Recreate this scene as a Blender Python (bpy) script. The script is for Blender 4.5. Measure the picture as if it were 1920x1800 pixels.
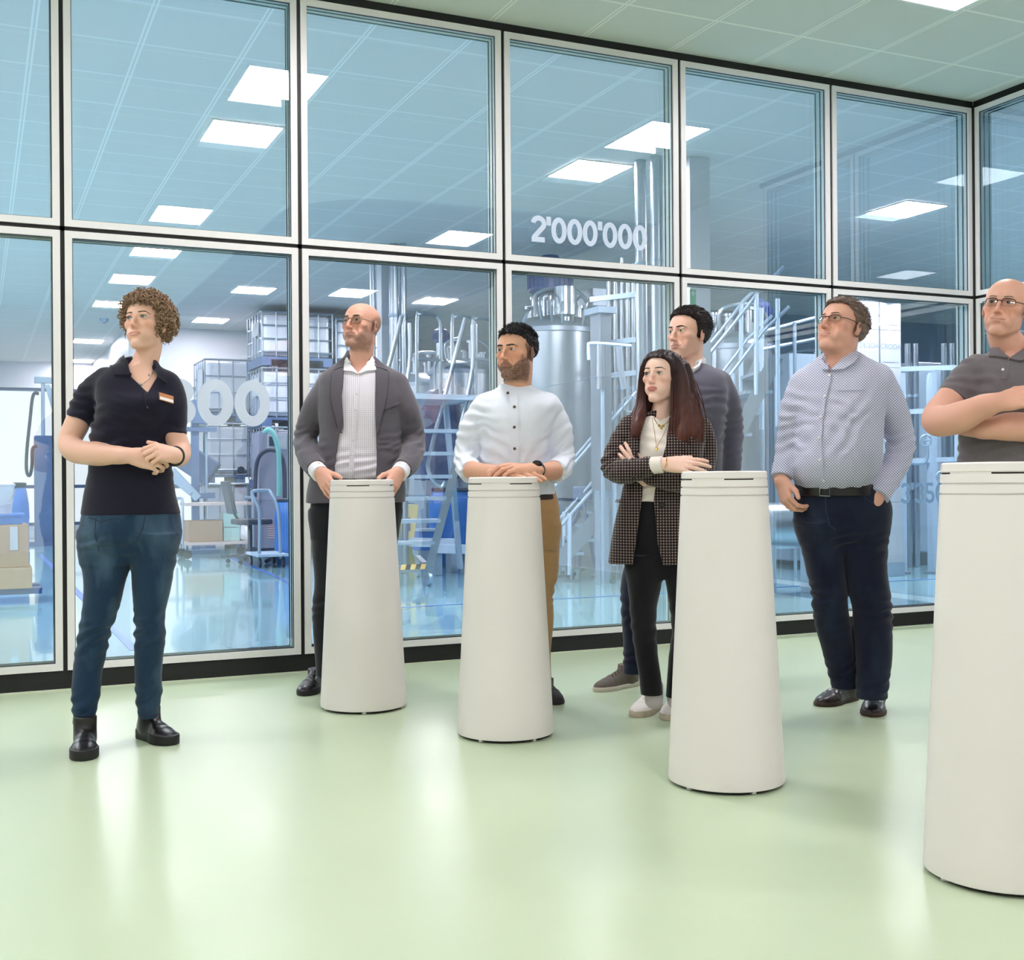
import bpy, bmesh, math, random
import numpy as np
from mathutils import Vector, Matrix

for o in list(bpy.data.objects):
    bpy.data.objects.remove(o)
SC = bpy.context.scene
COL = SC.collection
random.seed(7)

# ------------------------------------------------------------------ camera
FPX, YAW, PITCH, ROLL = 2211.0, .426, .0006, -.0076
_cy, _sy, _cp, _sp, _cr, _sr = math.cos(YAW), math.sin(YAW), math.cos(PITCH), math.sin(PITCH), math.cos(ROLL), math.sin(ROLL)
FWD = np.array([_sy*_cp, _cy*_cp, _sp])
_r = np.array([_cy, -_sy, 0.])
_u = np.cross(_r, FWD)
RGT = _cr*_r + _sr*_u
UPV = -_sr*_r + _cr*_u
EYE = np.array([0., 0., 1.])
cam_data = bpy.data.cameras.new('camera')
cam_data.sensor_fit = 'HORIZONTAL'
cam_data.sensor_width = 36.0
cam_data.lens = 36.0*FPX/1920.0
cam_data.clip_start = .05
cam = bpy.data.objects.new('camera', cam_data)
COL.objects.link(cam)
m = Matrix.Identity(4)
for i in range(3):
    m[i][0] = RGT[i]; m[i][1] = UPV[i]; m[i][2] = -FWD[i]; m[i][3] = EYE[i]
cam.matrix_world = m
SC.camera = cam

def ray(px, py):
    return FWD + RGT*((px-960)/FPX) - UPV*((py-900)/FPX)
def at(px, py, z):
    """point seen at pixel (px,py), z metres in front of the lens"""
    return EYE + ray(px, py)*z
def on(px, py, ax, val):
    d = ray(px, py)
    return EYE + d*((val-EYE[ax])/d[ax])

# ------------------------------------------------------------------ view, world
SC.view_settings.view_transform = 'Standard'
SC.view_settings.look = 'None'
SC.view_settings.gamma = 1.0
SC.view_settings.use_curve_mapping = False
SC.view_settings.exposure = 0.0
W = bpy.data.worlds.new('overcast_sky'); SC.world = W
W.use_nodes = True
W.node_tree.nodes['Background'].inputs[0].default_value = (.86, .93, 1.0, 1)
W.node_tree.nodes['Background'].inputs[1].default_value = 1.35
LAMP_OWN = 52.0      # emission of the ceiling panels in this room
LAMP_HALL = 190.0     # emission of the ceiling panels in the production hall

# ------------------------------------------------------------------ materials
def lin(c):
    c = c/255.0
    return c/12.92 if c <= .04045 else ((c+.055)/1.055)**2.4
def rgb(r, g, b):
    return (lin(r), lin(g), lin(b), 1.0)
MATS = {}
def mat(name, col, rough=.5, metal=0., spec=.5, coat=0., emit=0., bump=None, noise=None, alpha=None, sss=0., trans=0., attr=False, sheen=0.):
    if name in MATS: return MATS[name]
    M = bpy.data.materials.new(name); M.use_nodes = True
    nt = M.node_tree; b = nt.nodes['Principled BSDF']
    b.inputs['Base Color'].default_value = col
    b.inputs['Roughness'].default_value = rough
    b.inputs['Metallic'].default_value = metal
    b.inputs['Specular IOR Level'].default_value = spec
    if coat: b.inputs['Coat Weight'].default_value = coat; b.inputs['Coat Roughness'].default_value = .05
    if sss:
        b.inputs['Subsurface Weight'].default_value = sss
        b.inputs['Subsurface Radius'].default_value = (.012, .005, .003)
        b.inputs['Subsurface Scale'].default_value = 1.0
    if sheen: b.inputs['Sheen Weight'].default_value = sheen
    if trans: b.inputs['Transmission Weight'].default_value = trans
    if emit:
        b.inputs['Emission Color'].default_value = col
        b.inputs['Emission Strength'].default_value = emit
    tc = None
    def coords():
        return nt.nodes.new('ShaderNodeTexCoord').outputs['Object']
    if attr:
        a = nt.nodes.new('ShaderNodeAttribute'); a.attribute_name = 'pigment'
        nt.links.new(a.outputs['Color'], b.inputs['Base Color'])
    if noise:   # (scale, amount, second colour)
        sc_, amt, c2 = noise
        n = nt.nodes.new('ShaderNodeTexNoise'); n.inputs['Scale'].default_value = sc_; n.inputs['Detail'].default_value = 4
        nt.links.new(coords(), n.inputs['Vector'])
        mx = nt.nodes.new('ShaderNodeMix'); mx.data_type = 'RGBA'
        mx.inputs[6].default_value = col; mx.inputs[7].default_value = c2
        rp = nt.nodes.new('ShaderNodeMapRange'); rp.inputs[1].default_value = .35; rp.inputs[2].default_value = .65; rp.inputs[4].default_value = amt
        nt.links.new(n.outputs['Fac'], rp.inputs[0]); nt.links.new(rp.outputs[0], mx.inputs[0])
        nt.links.new(mx.outputs[2], b.inputs['Base Color'])
    if bump:    # (scale, strength, distance)
        n = nt.nodes.new('ShaderNodeTexNoise'); n.inputs['Scale'].default_value = bump[0]; n.inputs['Detail'].default_value = 5
        nt.links.new(coords(), n.inputs['Vector'])
        bp = nt.nodes.new('ShaderNodeBump'); bp.inputs['Strength'].default_value = bump[1]; bp.inputs['Distance'].default_value = bump[2]
        nt.links.new(n.outputs['Fac'], bp.inputs['Height']); nt.links.new(bp.outputs[0], b.inputs['Normal'])
    MATS[name] = M
    return M

class Nodes:
    def __init__(s, name, **kw):
        s.M = mat(name, (0.5, .5, .5, 1), **kw); s.nt = s.M.node_tree; s.b = s.nt.nodes['Principled BSDF']
        t = s.nt.nodes.new('ShaderNodeTexCoord'); x = s.nt.nodes.new('ShaderNodeSeparateXYZ')
        s.coord = t.outputs['Object']
        s.nt.links.new(t.outputs['Object'], x.inputs[0]); s.x, s.y, s.z = x.outputs
    def m(s, op, a, b=None, c=None):
        n = s.nt.nodes.new('ShaderNodeMath'); n.operation = op
        for i, v in enumerate((a, b, c)):
            if v is None: continue
            if isinstance(v, (int, float)): n.inputs[i].default_value = v
            else: s.nt.links.new(v, n.inputs[i])
        return n.outputs[0]
    def line(s, ch, off, step, w):
        f = s.m('FRACT', s.m('DIVIDE', s.m('SUBTRACT', ch, off-w/2), step))
        return s.m('LESS_THAN', f, w/step)
    def mix(s, fac, a, b):
        n = s.nt.nodes.new('ShaderNodeMix'); n.data_type = 'RGBA'
        if isinstance(fac, (int, float)): n.inputs[0].default_value = fac
        else: s.nt.links.new(fac, n.inputs[0])
        for i, v in ((6, a), (7, b)):
            if isinstance(v, tuple): n.inputs[i].default_value = v
            else: s.nt.links.new(v, n.inputs[i])
        return n.outputs[2]
    def noise(s, scale, detail=4, stretch=None):
        n = s.nt.nodes.new('ShaderNodeTexNoise'); n.inputs['Scale'].default_value = scale; n.inputs['Detail'].default_value = detail
        if stretch:
            mp = s.nt.nodes.new('ShaderNodeMapping'); mp.inputs['Scale'].default_value = stretch
            s.nt.links.new(s.coord, mp.inputs[0]); s.nt.links.new(mp.outputs[0], n.inputs['Vector'])
        else: s.nt.links.new(s.coord, n.inputs['Vector'])
        return n.outputs['Fac']
    def base(s, c): s.nt.links.new(c, s.b.inputs['Base Color'])
    def bump(s, h, strength, dist):
        bp = s.nt.nodes.new('ShaderNodeBump'); bp.inputs['Strength'].default_value = strength; bp.inputs['Distance'].default_value = dist
        s.nt.links.new(h, bp.inputs['Height']); s.nt.links.new(bp.outputs[0], s.b.inputs['Normal'])

# ------------------------------------------------------------------ mesh helpers
def link(o, parent=None):
    COL.objects.link(o)
    if parent is not None: o.parent = parent
    return o
def tag(o, label=None, cat=None, group=None, kind=None):
    if label: o['label'] = label
    if cat: o['category'] = cat
    if group: o['group'] = group
    if kind: o['kind'] = kind
    return o
def thing(name, label, cat, loc, group=None, rz=0.):
    o = bpy.data.objects.new(name, None); o.location = [float(v) for v in loc]; o.rotation_euler = (0, 0, rz); o.empty_display_size = .1
    link(o); return tag(o, label, cat, group)
class MB:
    """collects shapes in world (or local) coordinates, builds ONE mesh object"""
    def __init__(s): s.v = []; s.f = []; s.sm = []
    def add(s, vs, fs, smooth=False):
        o = len(s.v); s.v += [tuple(float(c) for c in v) for v in vs]
        for f in fs: s.f.append([i+o for i in f]); s.sm.append(smooth)
        return s
    def box(s, lo, hi, bev=0.):
        x0, y0, z0 = lo; x1, y1, z1 = hi
        if bev <= 0:
            return s.add([(x0,y0,z0),(x1,y0,z0),(x1,y1,z0),(x0,y1,z0),(x0,y0,z1),(x1,y0,z1),(x1,y1,z1),(x0,y1,z1)],
                  [(3,2,1,0),(4,5,6,7),(0,1,5,4),(1,2,6,5),(2,3,7,6),(3,0,4,7)])
        bm = bmesh.new(); bmesh.ops.create_cube(bm, size=1)
        for v in bm.verts: v.co = Vector(((x0+x1)/2+v.co.x*(x1-x0), (y0+y1)/2+v.co.y*(y1-y0), (z0+z1)/2+v.co.z*(z1-z0)))
        bmesh.ops.bevel(bm, geom=bm.edges[:], offset=bev, segments=2, affect='EDGES', profile=.6)
        bm.verts.index_update()
        s.add([v.co for v in bm.verts], [[v.index for v in f.verts] for f in bm.faces]); bm.free(); return s
    def cbox(s, c, size, bev=0.):
        return s.box([c[i]-size[i]/2 for i in range(3)], [c[i]+size[i]/2 for i in range(3)], bev)
    def tube(s, pts, r, n=8, closed=False, cap=True):
        P = [np.array(p, float) for p in pts]; N = len(P)
        R = r if isinstance(r, (list, tuple, np.ndarray)) else [r]*N
        rings = []; ref = None
        for i in range(N):
            a = P[i-1] if (i > 0 or closed) else P[i]; b = P[(i+1) % N] if (i < N-1 or closed) else P[i]
            t = b-a; t = t/(np.linalg.norm(t)+1e-12)
            if ref is None:
                ref = np.cross(t, [0, 0, 1.]); 
                if np.linalg.norm(ref) < .1: ref = np.cross(t, [1., 0, 0])
            ref = ref - t*(ref@t); ref = ref/(np.linalg.norm(ref)+1e-12); bi = np.cross(t, ref)
            k = 1.0
            if 0 < i < N-1 or closed:
                d1 = P[i]-P[i-1]; d2 = P[(i+1) % N]-P[i]
                cs = d1@d2/((np.linalg.norm(d1)*np.linalg.norm(d2))+1e-12); k = 1/max(.6, math.sqrt(max(.0, (1+cs)/2)))
            rings.append([P[i]+(ref*math.cos(q)+bi*math.sin(q))*R[i]*k for q in [2*math.pi*j/n for j in range(n)]])
        vs = [p for rg in rings for p in rg]; fs = []
        for i in range(N if closed else N-1):
            a = i*n; b = ((i+1) % N)*n
            for j in range(n): fs.append((a+j, a+(j+1) % n, b+(j+1) % n, b+j))
        if cap and not closed:
            fs.append(tuple(range(n))[::-1]); fs.append(tuple((N-1)*n+j for j in range(n)))
        return s.add(vs, fs, True)
    def rod(s, a, b, r, n=8): return s.tube([a, b], r, n)
    def lathe(s, prof, c=(0, 0, 0), n=32, axis='z'):
        vs = []; fs = []; k = len(prof)
        for j in range(n):
            q = 2*math.pi*j/n
            for (r, h) in prof:
                p = (r*math.cos(q), r*math.sin(q), h)
                if axis == 'x': p = (h, p[0], p[1])
                if axis == 'y': p = (p[0], h, p[1])
                vs.append((c[0]+p[0], c[1]+p[1], c[2]+p[2]))
        for j in range(n):
            a = j*k; b = ((j+1) % n)*k
            for i in range(k-1): fs.append((a+i, b+i, b+i+1, a+i+1))
        if prof[0][0] > 1e-6: fs.append(tuple(j*k for j in range(n))[::-1])
        if prof[-1][0] > 1e-6: fs.append(tuple(j*k+k-1 for j in range(n)))
        return s.add(vs, fs, True)
    def prism(s, poly, a0, a1, ax=1):
        """polygon in the two other axes, extruded along axis ax"""
        n = len(poly)
        def p3(u, w, d):
            q = [0, 0, 0]; o = [i for i in range(3) if i != ax]; q[o[0]] = u; q[o[1]] = w; q[ax] = d; return q
        vs = [p3(u, w, a0) for u, w in poly] + [p3(u, w, a1) for u, w in poly]
        fs = [tuple(range(n)), tuple(range(2*n-1, n-1, -1))] + [(i, n+i, n+(i+1) % n, (i+1) % n) for i in range(n)]
        return s.add(vs, fs)
    def bar(s, a, b, w, h, up=(0, 0, 1)):
        """rectangular bar from a to b, w wide sideways, h high"""
        a = np.array(a, float); b = np.array(b, float); t = b-a; t /= np.linalg.norm(t)
        sd = np.cross(t, up); 
        if np.linalg.norm(sd) < 1e-4: sd = np.cross(t, (1, 0, 0))
        sd /= np.linalg.norm(sd); u = np.cross(sd, t)
        vs = [q+sd*x*w/2+u*y*h/2 for q in (a, b) for x, y in ((-1,-1),(1,-1),(1,1),(-1,1))]
        return s.add(vs, [(3,2,1,0),(4,5,6,7),(0,1,5,4),(1,2,6,5),(2,3,7,6),(3,0,4,7)])
    def build(s, name, M, parent=None, loc=None, smooth_angle=40):
        me = bpy.data.meshes.new(name)
        off = np.zeros(3)
        if parent is not None:
            off = np.array(world_loc(parent))
        if loc is not None: off = np.array(loc, float)
        me.from_pydata([(v[0]-off[0], v[1]-off[1], v[2]-off[2]) for v in s.v], [], s.f)
        me.polygons.foreach_set('use_smooth', s.sm)
        bm = bmesh.new(); bm.from_mesh(me); bmesh.ops.recalc_face_normals(bm, faces=bm.faces[:])
        for e in bm.edges:
            if len(e.link_faces) == 2 and e.calc_face_angle(0) > math.radians(smooth_angle): e.smooth = False
        bm.to_mesh(me); bm.free()
        me.materials.append(M)
        o = bpy.data.objects.new(name, me)
        if parent is None and loc is not None: o.location = [float(v) for v in loc]
        return link(o, parent)
def world_loc(o):
    v = np.array(o.location[:]); 
    while o.parent is not None:
        o = o.parent; v = v+np.array(o.location[:])
    return v
def copy_tree(o, parent=None, loc=None, label=None):
    c = o.copy(); COL.objects.link(c)
    if parent is not None: c.parent = parent
    if loc is not None: c.location = [float(v) for v in loc]
    if label: c['label'] = label
    for ch in [q for q in bpy.data.objects if q.parent == o]: copy_tree(ch, c)
    return c
def structure(o): o['kind'] = 'structure'; return o
# ------------------------------------------------------------------ the setting
YW = 6.109                 # room-side face of the glazed partition
ZT, ZM = 3.600, 2.243      # ceiling, transom
XC = 6.299                 # corner
JX = [-1.968, -.791, .3856, 1.558, 2.735, 3.912, 5.068, XC]
M_fl = Nodes('green_epoxy_floor', rough=.27, spec=.15)
M_fl.base(M_fl.mix(M_fl.m('MULTIPLY', M_fl.noise(1.3, 3), .5), rgb(189, 204, 173), rgb(195, 208, 179)))
M_fl.b.inputs['Coat Weight'].default_value = .02; M_fl.b.inputs['Coat Roughness'].default_value = .1
M_hf = Nodes('light_blue_epoxy_floor', rough=.12, spec=.6)
M_hf.base(M_hf.mix(M_hf.m('MULTIPLY', M_hf.noise(2.1, 3), .5), rgb(134, 184, 202), rgb(146, 192, 208)))
M_hf.b.inputs['Coat Weight'].default_value = .5; M_hf.b.inputs['Coat Roughness'].default_value = .04
def ceil_mat(name, base, linec, x0, xs, y0, ys, w):
    n = Nodes(name, rough=.6, spec=.3)
    lx = n.m('MAXIMUM', n.line(n.x, x0-.012, xs, w*.6), n.line(n.x, x0+.012, xs, w*.6))
    l = n.m('MAXIMUM', lx, n.line(n.y, y0, ys, w))
    n.base(n.mix(l, base, linec)); return n.M
M_ceil = ceil_mat('metal_ceiling_tiles', rgb(206, 214, 206), rgb(232, 238, 228), 3.843, .5885, 5.605, .68, .02)
M_ceil_dark = ceil_mat('grey_ceiling_tiles', rgb(120, 124, 126), rgb(150, 154, 156), 3.843, .5885, 5.605, .68, .02)
M_ceil_hall = ceil_mat('hall_ceiling_tiles', rgb(214, 209, 208), rgb(236, 232, 232), 3.843, .5885, 8.49, .62, .02)
M_white = mat('white_wall_paint', rgb(226, 228, 228), .6)
M_hwall = mat('hall_white_wall_panel', rgb(204, 204, 214), .45)
M_black = mat('black_rubber_joint', rgb(14, 14, 16), .5)
M_alu = mat('white_aluminium_frame', rgb(230, 228, 227), .38)
M_reveal = mat('pale_aluminium_reveal', rgb(196, 212, 212), .4)
M_lamp = mat('lit_lamp_panel', (1, .925, .985, 1), .5, emit=LAMP_OWN)
M_hlamp = mat('lit_hall_lamp_panel', (1, .965, 1, 1), .5, emit=LAMP_HALL)

M_hlamp_soft = mat('softer_lit_hall_lamp_panel', (1, .965, 1, 1), .5, emit=LAMP_HALL*.42)
def poly(name, pts, z, M, flip=False):
    mb = MB(); n = len(pts)
    v = [(x, y, z) for x, y in pts]
    mb.add(v, [tuple(range(n)) if not flip else tuple(range(n))[::-1]])
    me = bpy.data.meshes.new(name); me.from_pydata(mb.v, [], mb.f); me.materials.append(M)
    return structure(link(bpy.data.objects.new(name, me)))
def rect(x0, y0, x1, y1): return [(x0, y0), (x1, y0), (x1, y1), (x0, y1)]
XL, YB = -5.5, -6.5        # left and back walls of this room
YR = 3.2                   # the glazing on the right ends here
poly('floor', rect(XL, YB, XC, YW+.02), 0, M_fl.M)
# the light metal ceiling ends in a rounded inner corner; a grey field follows behind it
arc = [(2.65+1.1-1.1*math.cos(a), 1.95-1.1+1.1*math.sin(a)) for a in [math.pi/2*i/12 for i in range(13)]]
light = [(XL, YW+.1), (XL, YB), (2.65, YB)] + arc + [(XC+.1, 1.95), (XC+.1, YW+.1)]
poly('ceiling', light, ZT, M_ceil)
dark = [(2.65, YB), (XC+.1, YB), (XC+.1, 1.95)] + arc[::-1]
poly('ceiling', dark, ZT, M_ceil_dark)
def wall(name, lo, hi, M): return structure(MB().box(lo, hi).build(name, M, loc=[(lo[i]+hi[i])/2 for i in range(3)]))
wall('wall_left', (XL-.15, YB, 0), (XL, YW, ZT), M_white)
wall('wall_back', (XL-.15, YB-.15, 0), (XC+.15, YB, ZT), M_white)
wall('wall_right', (XC+.02, YB, 0), (XC+.17, YR, ZT), M_white)
wall('wall_front', (XL-.15, YW+.0, 0), (JX[0]-.01, YW+.15, ZT), M_white)
# production hall behind the glass
HX0, HX1, HY1 = -9.0, 15.0, 27.0
GY = YW+.14
poly('floor', [(HX0, GY), (XC+.14, GY), (XC+.14, YR-3), (HX1, YR-3), (HX1, HY1), (HX0, HY1)], -.002, M_hf.M)
poly('ceiling', [(HX0, GY), (XC+.14, GY), (XC+.14, YR-3), (HX1, YR-3), (HX1, HY1), (HX0, HY1)], ZT+.001, M_ceil_hall)
wall('wall_hall_left', (HX0-.15, GY-.1, 0), (HX0, HY1, ZT), M_hwall)
wall('wall_hall_near', (HX0, GY-.1, 0), (XL-.15, GY, ZT), M_hwall)
wall('wall_hall_right', (HX1, YR-3, 0), (HX1+.15, HY1, ZT), mat('hall_grey_wall', rgb(140, 150, 164), .5))
wall('wall_hall_end', (XC+.17, YR-3.15, 0), (HX1, YR-3, ZT), MATS['hall_grey_wall'])
# far wall: sill, window band, white lintel above; steps forward to the right
def window_wall(tagname, x0, x1, y, zs, zh):
    wall('wall_%s_lintel' % tagname, (x0, y, zh), (x1, y+.25, ZT), M_hwall)
    wall('wall_%s_sill' % tagname, (x0, y, 0), (x1, y+.25, zs), M_hwall)
window_wall('far', HX0, 2.3, HY1, .12, 3.05)
wall('wall_return', (2.3, 20.4, 0), (2.5, HY1, ZT), M_hwall)
window_wall('middle', 2.5, 5.2, 20.3, .12, 2.62)
wall('wall_far_right', (5.2, 20.3, 0), (HX1, 20.5, ZT), M_hwall)
wall('wall_hall_added_dark', (9.2, 15.2, 0), (HX1, 15.35, ZT), mat('hall_blue_grey_wall', rgb(104, 122, 152), .5))  # added dark wall, put in to darken the right part of the hall
M_dkframe = mat('dark_grey_window_frame', rgb(70, 92, 128), .4)
def far_window(n, x0, x1, y, zs, zh, step):
    mb = MB(); k = max(1, round((x1-x0)/step))
    for i in range(k+1):
        x = x0+(x1-x0)*i/k; mb.box((x-.035, y+.05, zs), (x+.035, y+.15, zh))
    for z in (zs+.03, .95, zh-.03): mb.box((x0, y+.05, z-.035), (x1, y+.15, z+.035))
    structure(mb.build('window_%d' % n, M_dkframe))
far_window(20, HX0, 2.3, HY1, .12, 3.05, 2.3)
far_window(21, 2.5, 5.2, 20.3, .12, 2.62, 2.7)

# ---- glazed partition
def glass_mat(name, tint, refl, rcol):
    M = bpy.data.materials.new(name); M.use_nodes = True; nt = M.node_tree; nt.nodes.clear()
    out = nt.nodes.new('ShaderNodeOutputMaterial'); mx = nt.nodes.new('ShaderNodeMixShader')
    tr = nt.nodes.new('ShaderNodeBsdfTransparent'); tr.inputs[0].default_value = tint
    gl = nt.nodes.new('ShaderNodeBsdfGlossy'); gl.inputs['Roughness'].default_value = .0; gl.inputs[0].default_value = rcol
    lw = nt.nodes.new('ShaderNodeFresnel'); lw.inputs[0].default_value = 1.5
    mr = nt.nodes.new('ShaderNodeMapRange'); mr.inputs[1].default_value = .04; mr.inputs[2].default_value = 1.0; mr.inputs[3].default_value = refl; mr.inputs[4].default_value = 1.0
    nt.links.new(lw.outputs[0], mr.inputs[0]); nt.links.new(mr.outputs[0], mx.inputs[0])
    nt.links.new(tr.outputs[0], mx.inputs[1]); nt.links.new(gl.outputs[0], mx.inputs[2]); nt.links.new(mx.outputs[0], out.inputs[0])
    MATS[name] = M; return M
M_glass = glass_mat('bluish_glass_pane', (.962, .974, .978, 1), .22, (.86, .96, .98, 1))
M_glass2 = glass_mat('bluish_glass_pane_inner', (.96, .976, .98, 1), .07, (.86, .96, .98, 1))
M_spacer = mat('dark_glazing_spacer', rgb(38, 50, 56), .5)
GJ, FW, DEP = .0105, .034, .125
WN = [0]
def glazing(T, w, z0, z1):
    """one glazed unit; T maps (along, depth, up) to the world, along runs 0..w"""
    WN[0] += 1
    root = bpy.data.objects.new('window_%d' % WN[0], None); root.location = [float(v) for v in T(w/2, 0, z0)]; link(root); structure(root)
    def ring(a, b, c, d, e0, e1, mb):   # rectangular ring between outer (a..b, c..d) inset e0..; depth e
        pass
    def frame(mb, x0, x1, zz0, zz1, t, d0, d1):
        for (bx0, bx1, bz0, bz1) in ((x0, x0+t, zz0, zz1), (x1-t, x1, zz0, zz1), (x0+t, x1-t, zz0, zz0+t), (x0+t, x1-t, zz1-t, zz1)):
            c = [T(x, d, z) for z in (bz0, bz1) for d in (d0, d1) for x in (bx0, bx1)]
            mb.add([c[0], c[1], c[3], c[2], c[4], c[5], c[7], c[6]], [(3,2,1,0),(4,5,6,7),(0,1,5,4),(1,2,6,5),(2,3,7,6),(3,0,4,7)])
    mb = MB(); frame(mb, GJ, w-GJ, z0+GJ, z1-GJ, FW, 0, .03); mb.build('frame', M_alu, root)
    mb = MB(); frame(mb, GJ+.002, w-GJ-.002, z0+GJ+.002, z1-GJ-.002, FW-.003, .03, DEP); mb.build('reveal', M_reveal, root)
    mb = MB()
    for d in (.012, .052, .098): frame(mb, GJ+FW-.002, w-GJ-FW+.002, z0+GJ+FW-.002, z1-GJ-FW+.002, .006, d, d+.006)
    mb.build('spacer', M_spacer, root)
    a, b, c, d = GJ+FW, w-GJ-FW, z0+GJ+FW, z1-GJ-FW
    for dd, M in ((.020, M_glass), (.105, M_glass2)):
        me = MB(); me.add([T(a, dd, c), T(b, dd, c), T(b, dd, d), T(a, dd, d)], [(0, 1, 2, 3)]).build('glass_pane', M, root)
    return root
ZB = .085
PANES = {}
for i in range(len(JX)-1):
    x0, x1 = JX[i], JX[i+1]
    T = lambda u, d, z, x0=x0: (x0+u, YW+d, z)
    PANES[i, 0] = glazing(T, x1-x0, ZB, ZM)
    PANES[i, 1] = glazing(T, x1-x0, ZM, ZT-.035)
for k in range(2):
    y1 = YW-1.177*k
    T = lambda u, d, z, y1=y1: (XC+d, y1-u, z)
    glazing(T, 1.177, ZB, ZM); glazing(T, 1.177, ZM, ZT-.035)
# black joints behind the frames, kick plates, head channel
def trim(n, lo, hi): return structure(MB().box(lo, hi).build('trim_%d' % n, M_black, loc=[(lo[i]+hi[i])/2 for i in range(3)]))
n = 0
for x in JX[:-1]:
    n += 1; trim(n, (x-GJ-.001, YW+.012, ZB), (x+GJ+.001, YW+DEP-.01, ZT-.03))
n += 1; trim(n, (XC-.012, YW-.012, 0), (XC+DEP-.01, YW+DEP-.01, ZT-.03))
n += 1; trim(n, (JX[0], YW+.012, ZM-GJ-.001), (XC, YW+DEP-.01, ZM+GJ+.001))
n += 1; trim(n, (JX[0], YW+.004, ZT-.04), (XC, YW+DEP, ZT))
for k in (1, 2):
    n += 1; y = YW-1.177*k; trim(n, (XC+.012, y-GJ, ZB), (XC+DEP-.01, y+GJ, ZT-.03))
n += 1; trim(n, (XC+.012, YR+.5, ZM-GJ-.001), (XC+DEP-.01, YW, ZM+GJ+.001))
n += 1; trim(n, (XC+.004, YR+.5, ZT-.04), (XC+DEP, YW, ZT))
wall('wall_right_end', (XC+.02, YR, 0), (XC+.17, YW-2*1.177, ZT), M_white)
structure(MB().box((JX[0], YW+.012, 0), (XC, YW+DEP, ZB+.004)).build('baseboard_front', M_black))
structure(MB().box((XC+.012, YR+.5, 0), (XC+DEP, YW, ZB+.004)).build('baseboard_right', M_black))
mb = MB(); mb.box((JX[0], YW-.012, .0), (XC, YW+.012, .006)); structure(mb.build('trim_%d' % (n+1), mat('pale_floor_seal', rgb(206, 216, 190), .5)))

# ---- digits on the glass (white matt film)
def glyph(ch):
    """stroke centre lines in a 0..w x 0..1 box"""
    def arc(cx, cy, rx, ry, a0, a1, n=22): return [(cx+rx*math.cos(math.radians(a0+(a1-a0)*i/n)), cy+ry*math.sin(math.radians(a0+(a1-a0)*i/n))) for i in range(n+1)]
    if ch == '0': return [arc(.30, .5, .205, .41, 90, 450, 40)], .60
    if ch == '8': return [arc(.30, .73, .175, .18, 90, 450, 30), arc(.30, .30, .205, .21, 90, 450, 30)], .60
    if ch == '2': return [arc(.29, .70, .20, .21, 175, -35, 20)+[(.12, .17), (.10, .085)], [(.03, .085), (.52, .085)]], .58
    if ch == '3': return [arc(.28, .715, .185, .195, 165, -80, 20), arc(.28, .30, .205, .215, 85, -165, 20)], .58
    if ch == '5': return [[(.48, .915), (.15, .915), (.11, .50)], arc(.28, .31, .205, .225, 130, -165, 20)], .58
    if ch == '1': return [[(.10, .76), (.27, .80), (.27, 0)]], .42
    if ch == "'": return [[(.09, 1.0), (.09, .66)]], .18
def digits(text, x0, z0, h, par, sw=.17, wid=1.0):
    mb = MB(); x = 0
    for ch in text:
        st, w = glyph(ch)
        for si, s in enumerate(st):
            P = [np.array([(x+a*wid)*h, b*h]) for a, b in s]; closed = np.linalg.norm(P[0]-P[-1]) < 1e-6
            L = []
            for i in range(len(P)):
                if closed: a, b = P[i-1 if i else -2], P[(i+1) if i < len(P)-1 else 1]
                else: a, b = P[max(i-1, 0)], P[min(i+1, len(P)-1)]
                t = b-a; t /= np.linalg.norm(t); q = np.array([-t[1], t[0]])*sw*h/2
                L.append((P[i]+q, P[i]-q))
            for i in range(len(L)-1):
                c = [L[i][0], L[i][1], L[i+1][1], L[i+1][0]]
                mb.add([(x0+p[0], YW+.0185-.0004*si, z0+p[1]) for p in c], [(0, 1, 2, 3)])
        x += w*wid
    return mb
M_film = mat('white_matt_film', rgb(206, 218, 236), .7, emit=0)
digits("2'000'000", 2.912, 2.378, .150, PANES[4, 1], .195, 1.14).build('number_lettering', M_film, PANES[4, 1])['label'] = "white film digits reading 2'000'000"
digits("1'800", .640, 1.298, .228, PANES[2, 0], .235, 1.39).build('number_lettering', M_film, PANES[2, 0])['label'] = "white film digits partly hidden, ending in 800"
digits("3'350", 5.640, .825, .142, PANES[6, 0], .16, 1.12).build('number_lettering', mat('pale_blue_film', rgb(130, 165, 205), .7), PANES[6, 0])['label'] = "pale blue film digits reading 3'350"

# ---- ceiling lamps
def lamp(x, y, label, group, M, sx=.49, sy=.56, name='ceiling_lamp'):
    root = thing(name, label, 'lamp', (x, y, ZT), group)
    fr = MB(); z0, z1 = ZT-.012, ZT-.001
    for (a, b, c, d) in ((-1, -1, 1, -.94), (-1, .94, 1, 1), (-1, -.94, -.94, .94), (.94, -.94, 1, .94)):
        fr.box((x+a*(sx/2+.02), y+b*(sy/2+.02), z0), (x+c*(sx/2+.02), y+d*(sy/2+.02), z1))
    fr.build('frame', M_alu, root)
    MB().box((x-sx/2, y-sy/2, ZT-.009), (x+sx/2, y+sy/2, ZT-.002)).build('diffuser', M, root)
    return root
own_rows = {4.65: 'nearest the glazed partition', .63: 'in the middle of the room', -3.3: 'towards the back wall'}
own_cols = {-4.1: 'far left', -1.15: 'left', 1.81: 'centre', 4.71: 'right'}
for y, ry in own_rows.items():
    for x, rx in own_cols.items():
        lamp(x, y, 'square ceiling light panel %s, %s column%s' % (ry, rx, ', cut by the top edge' if (y > 4 and x > 4) else ''), 'ceiling light panels of the showroom', M_lamp)
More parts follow.
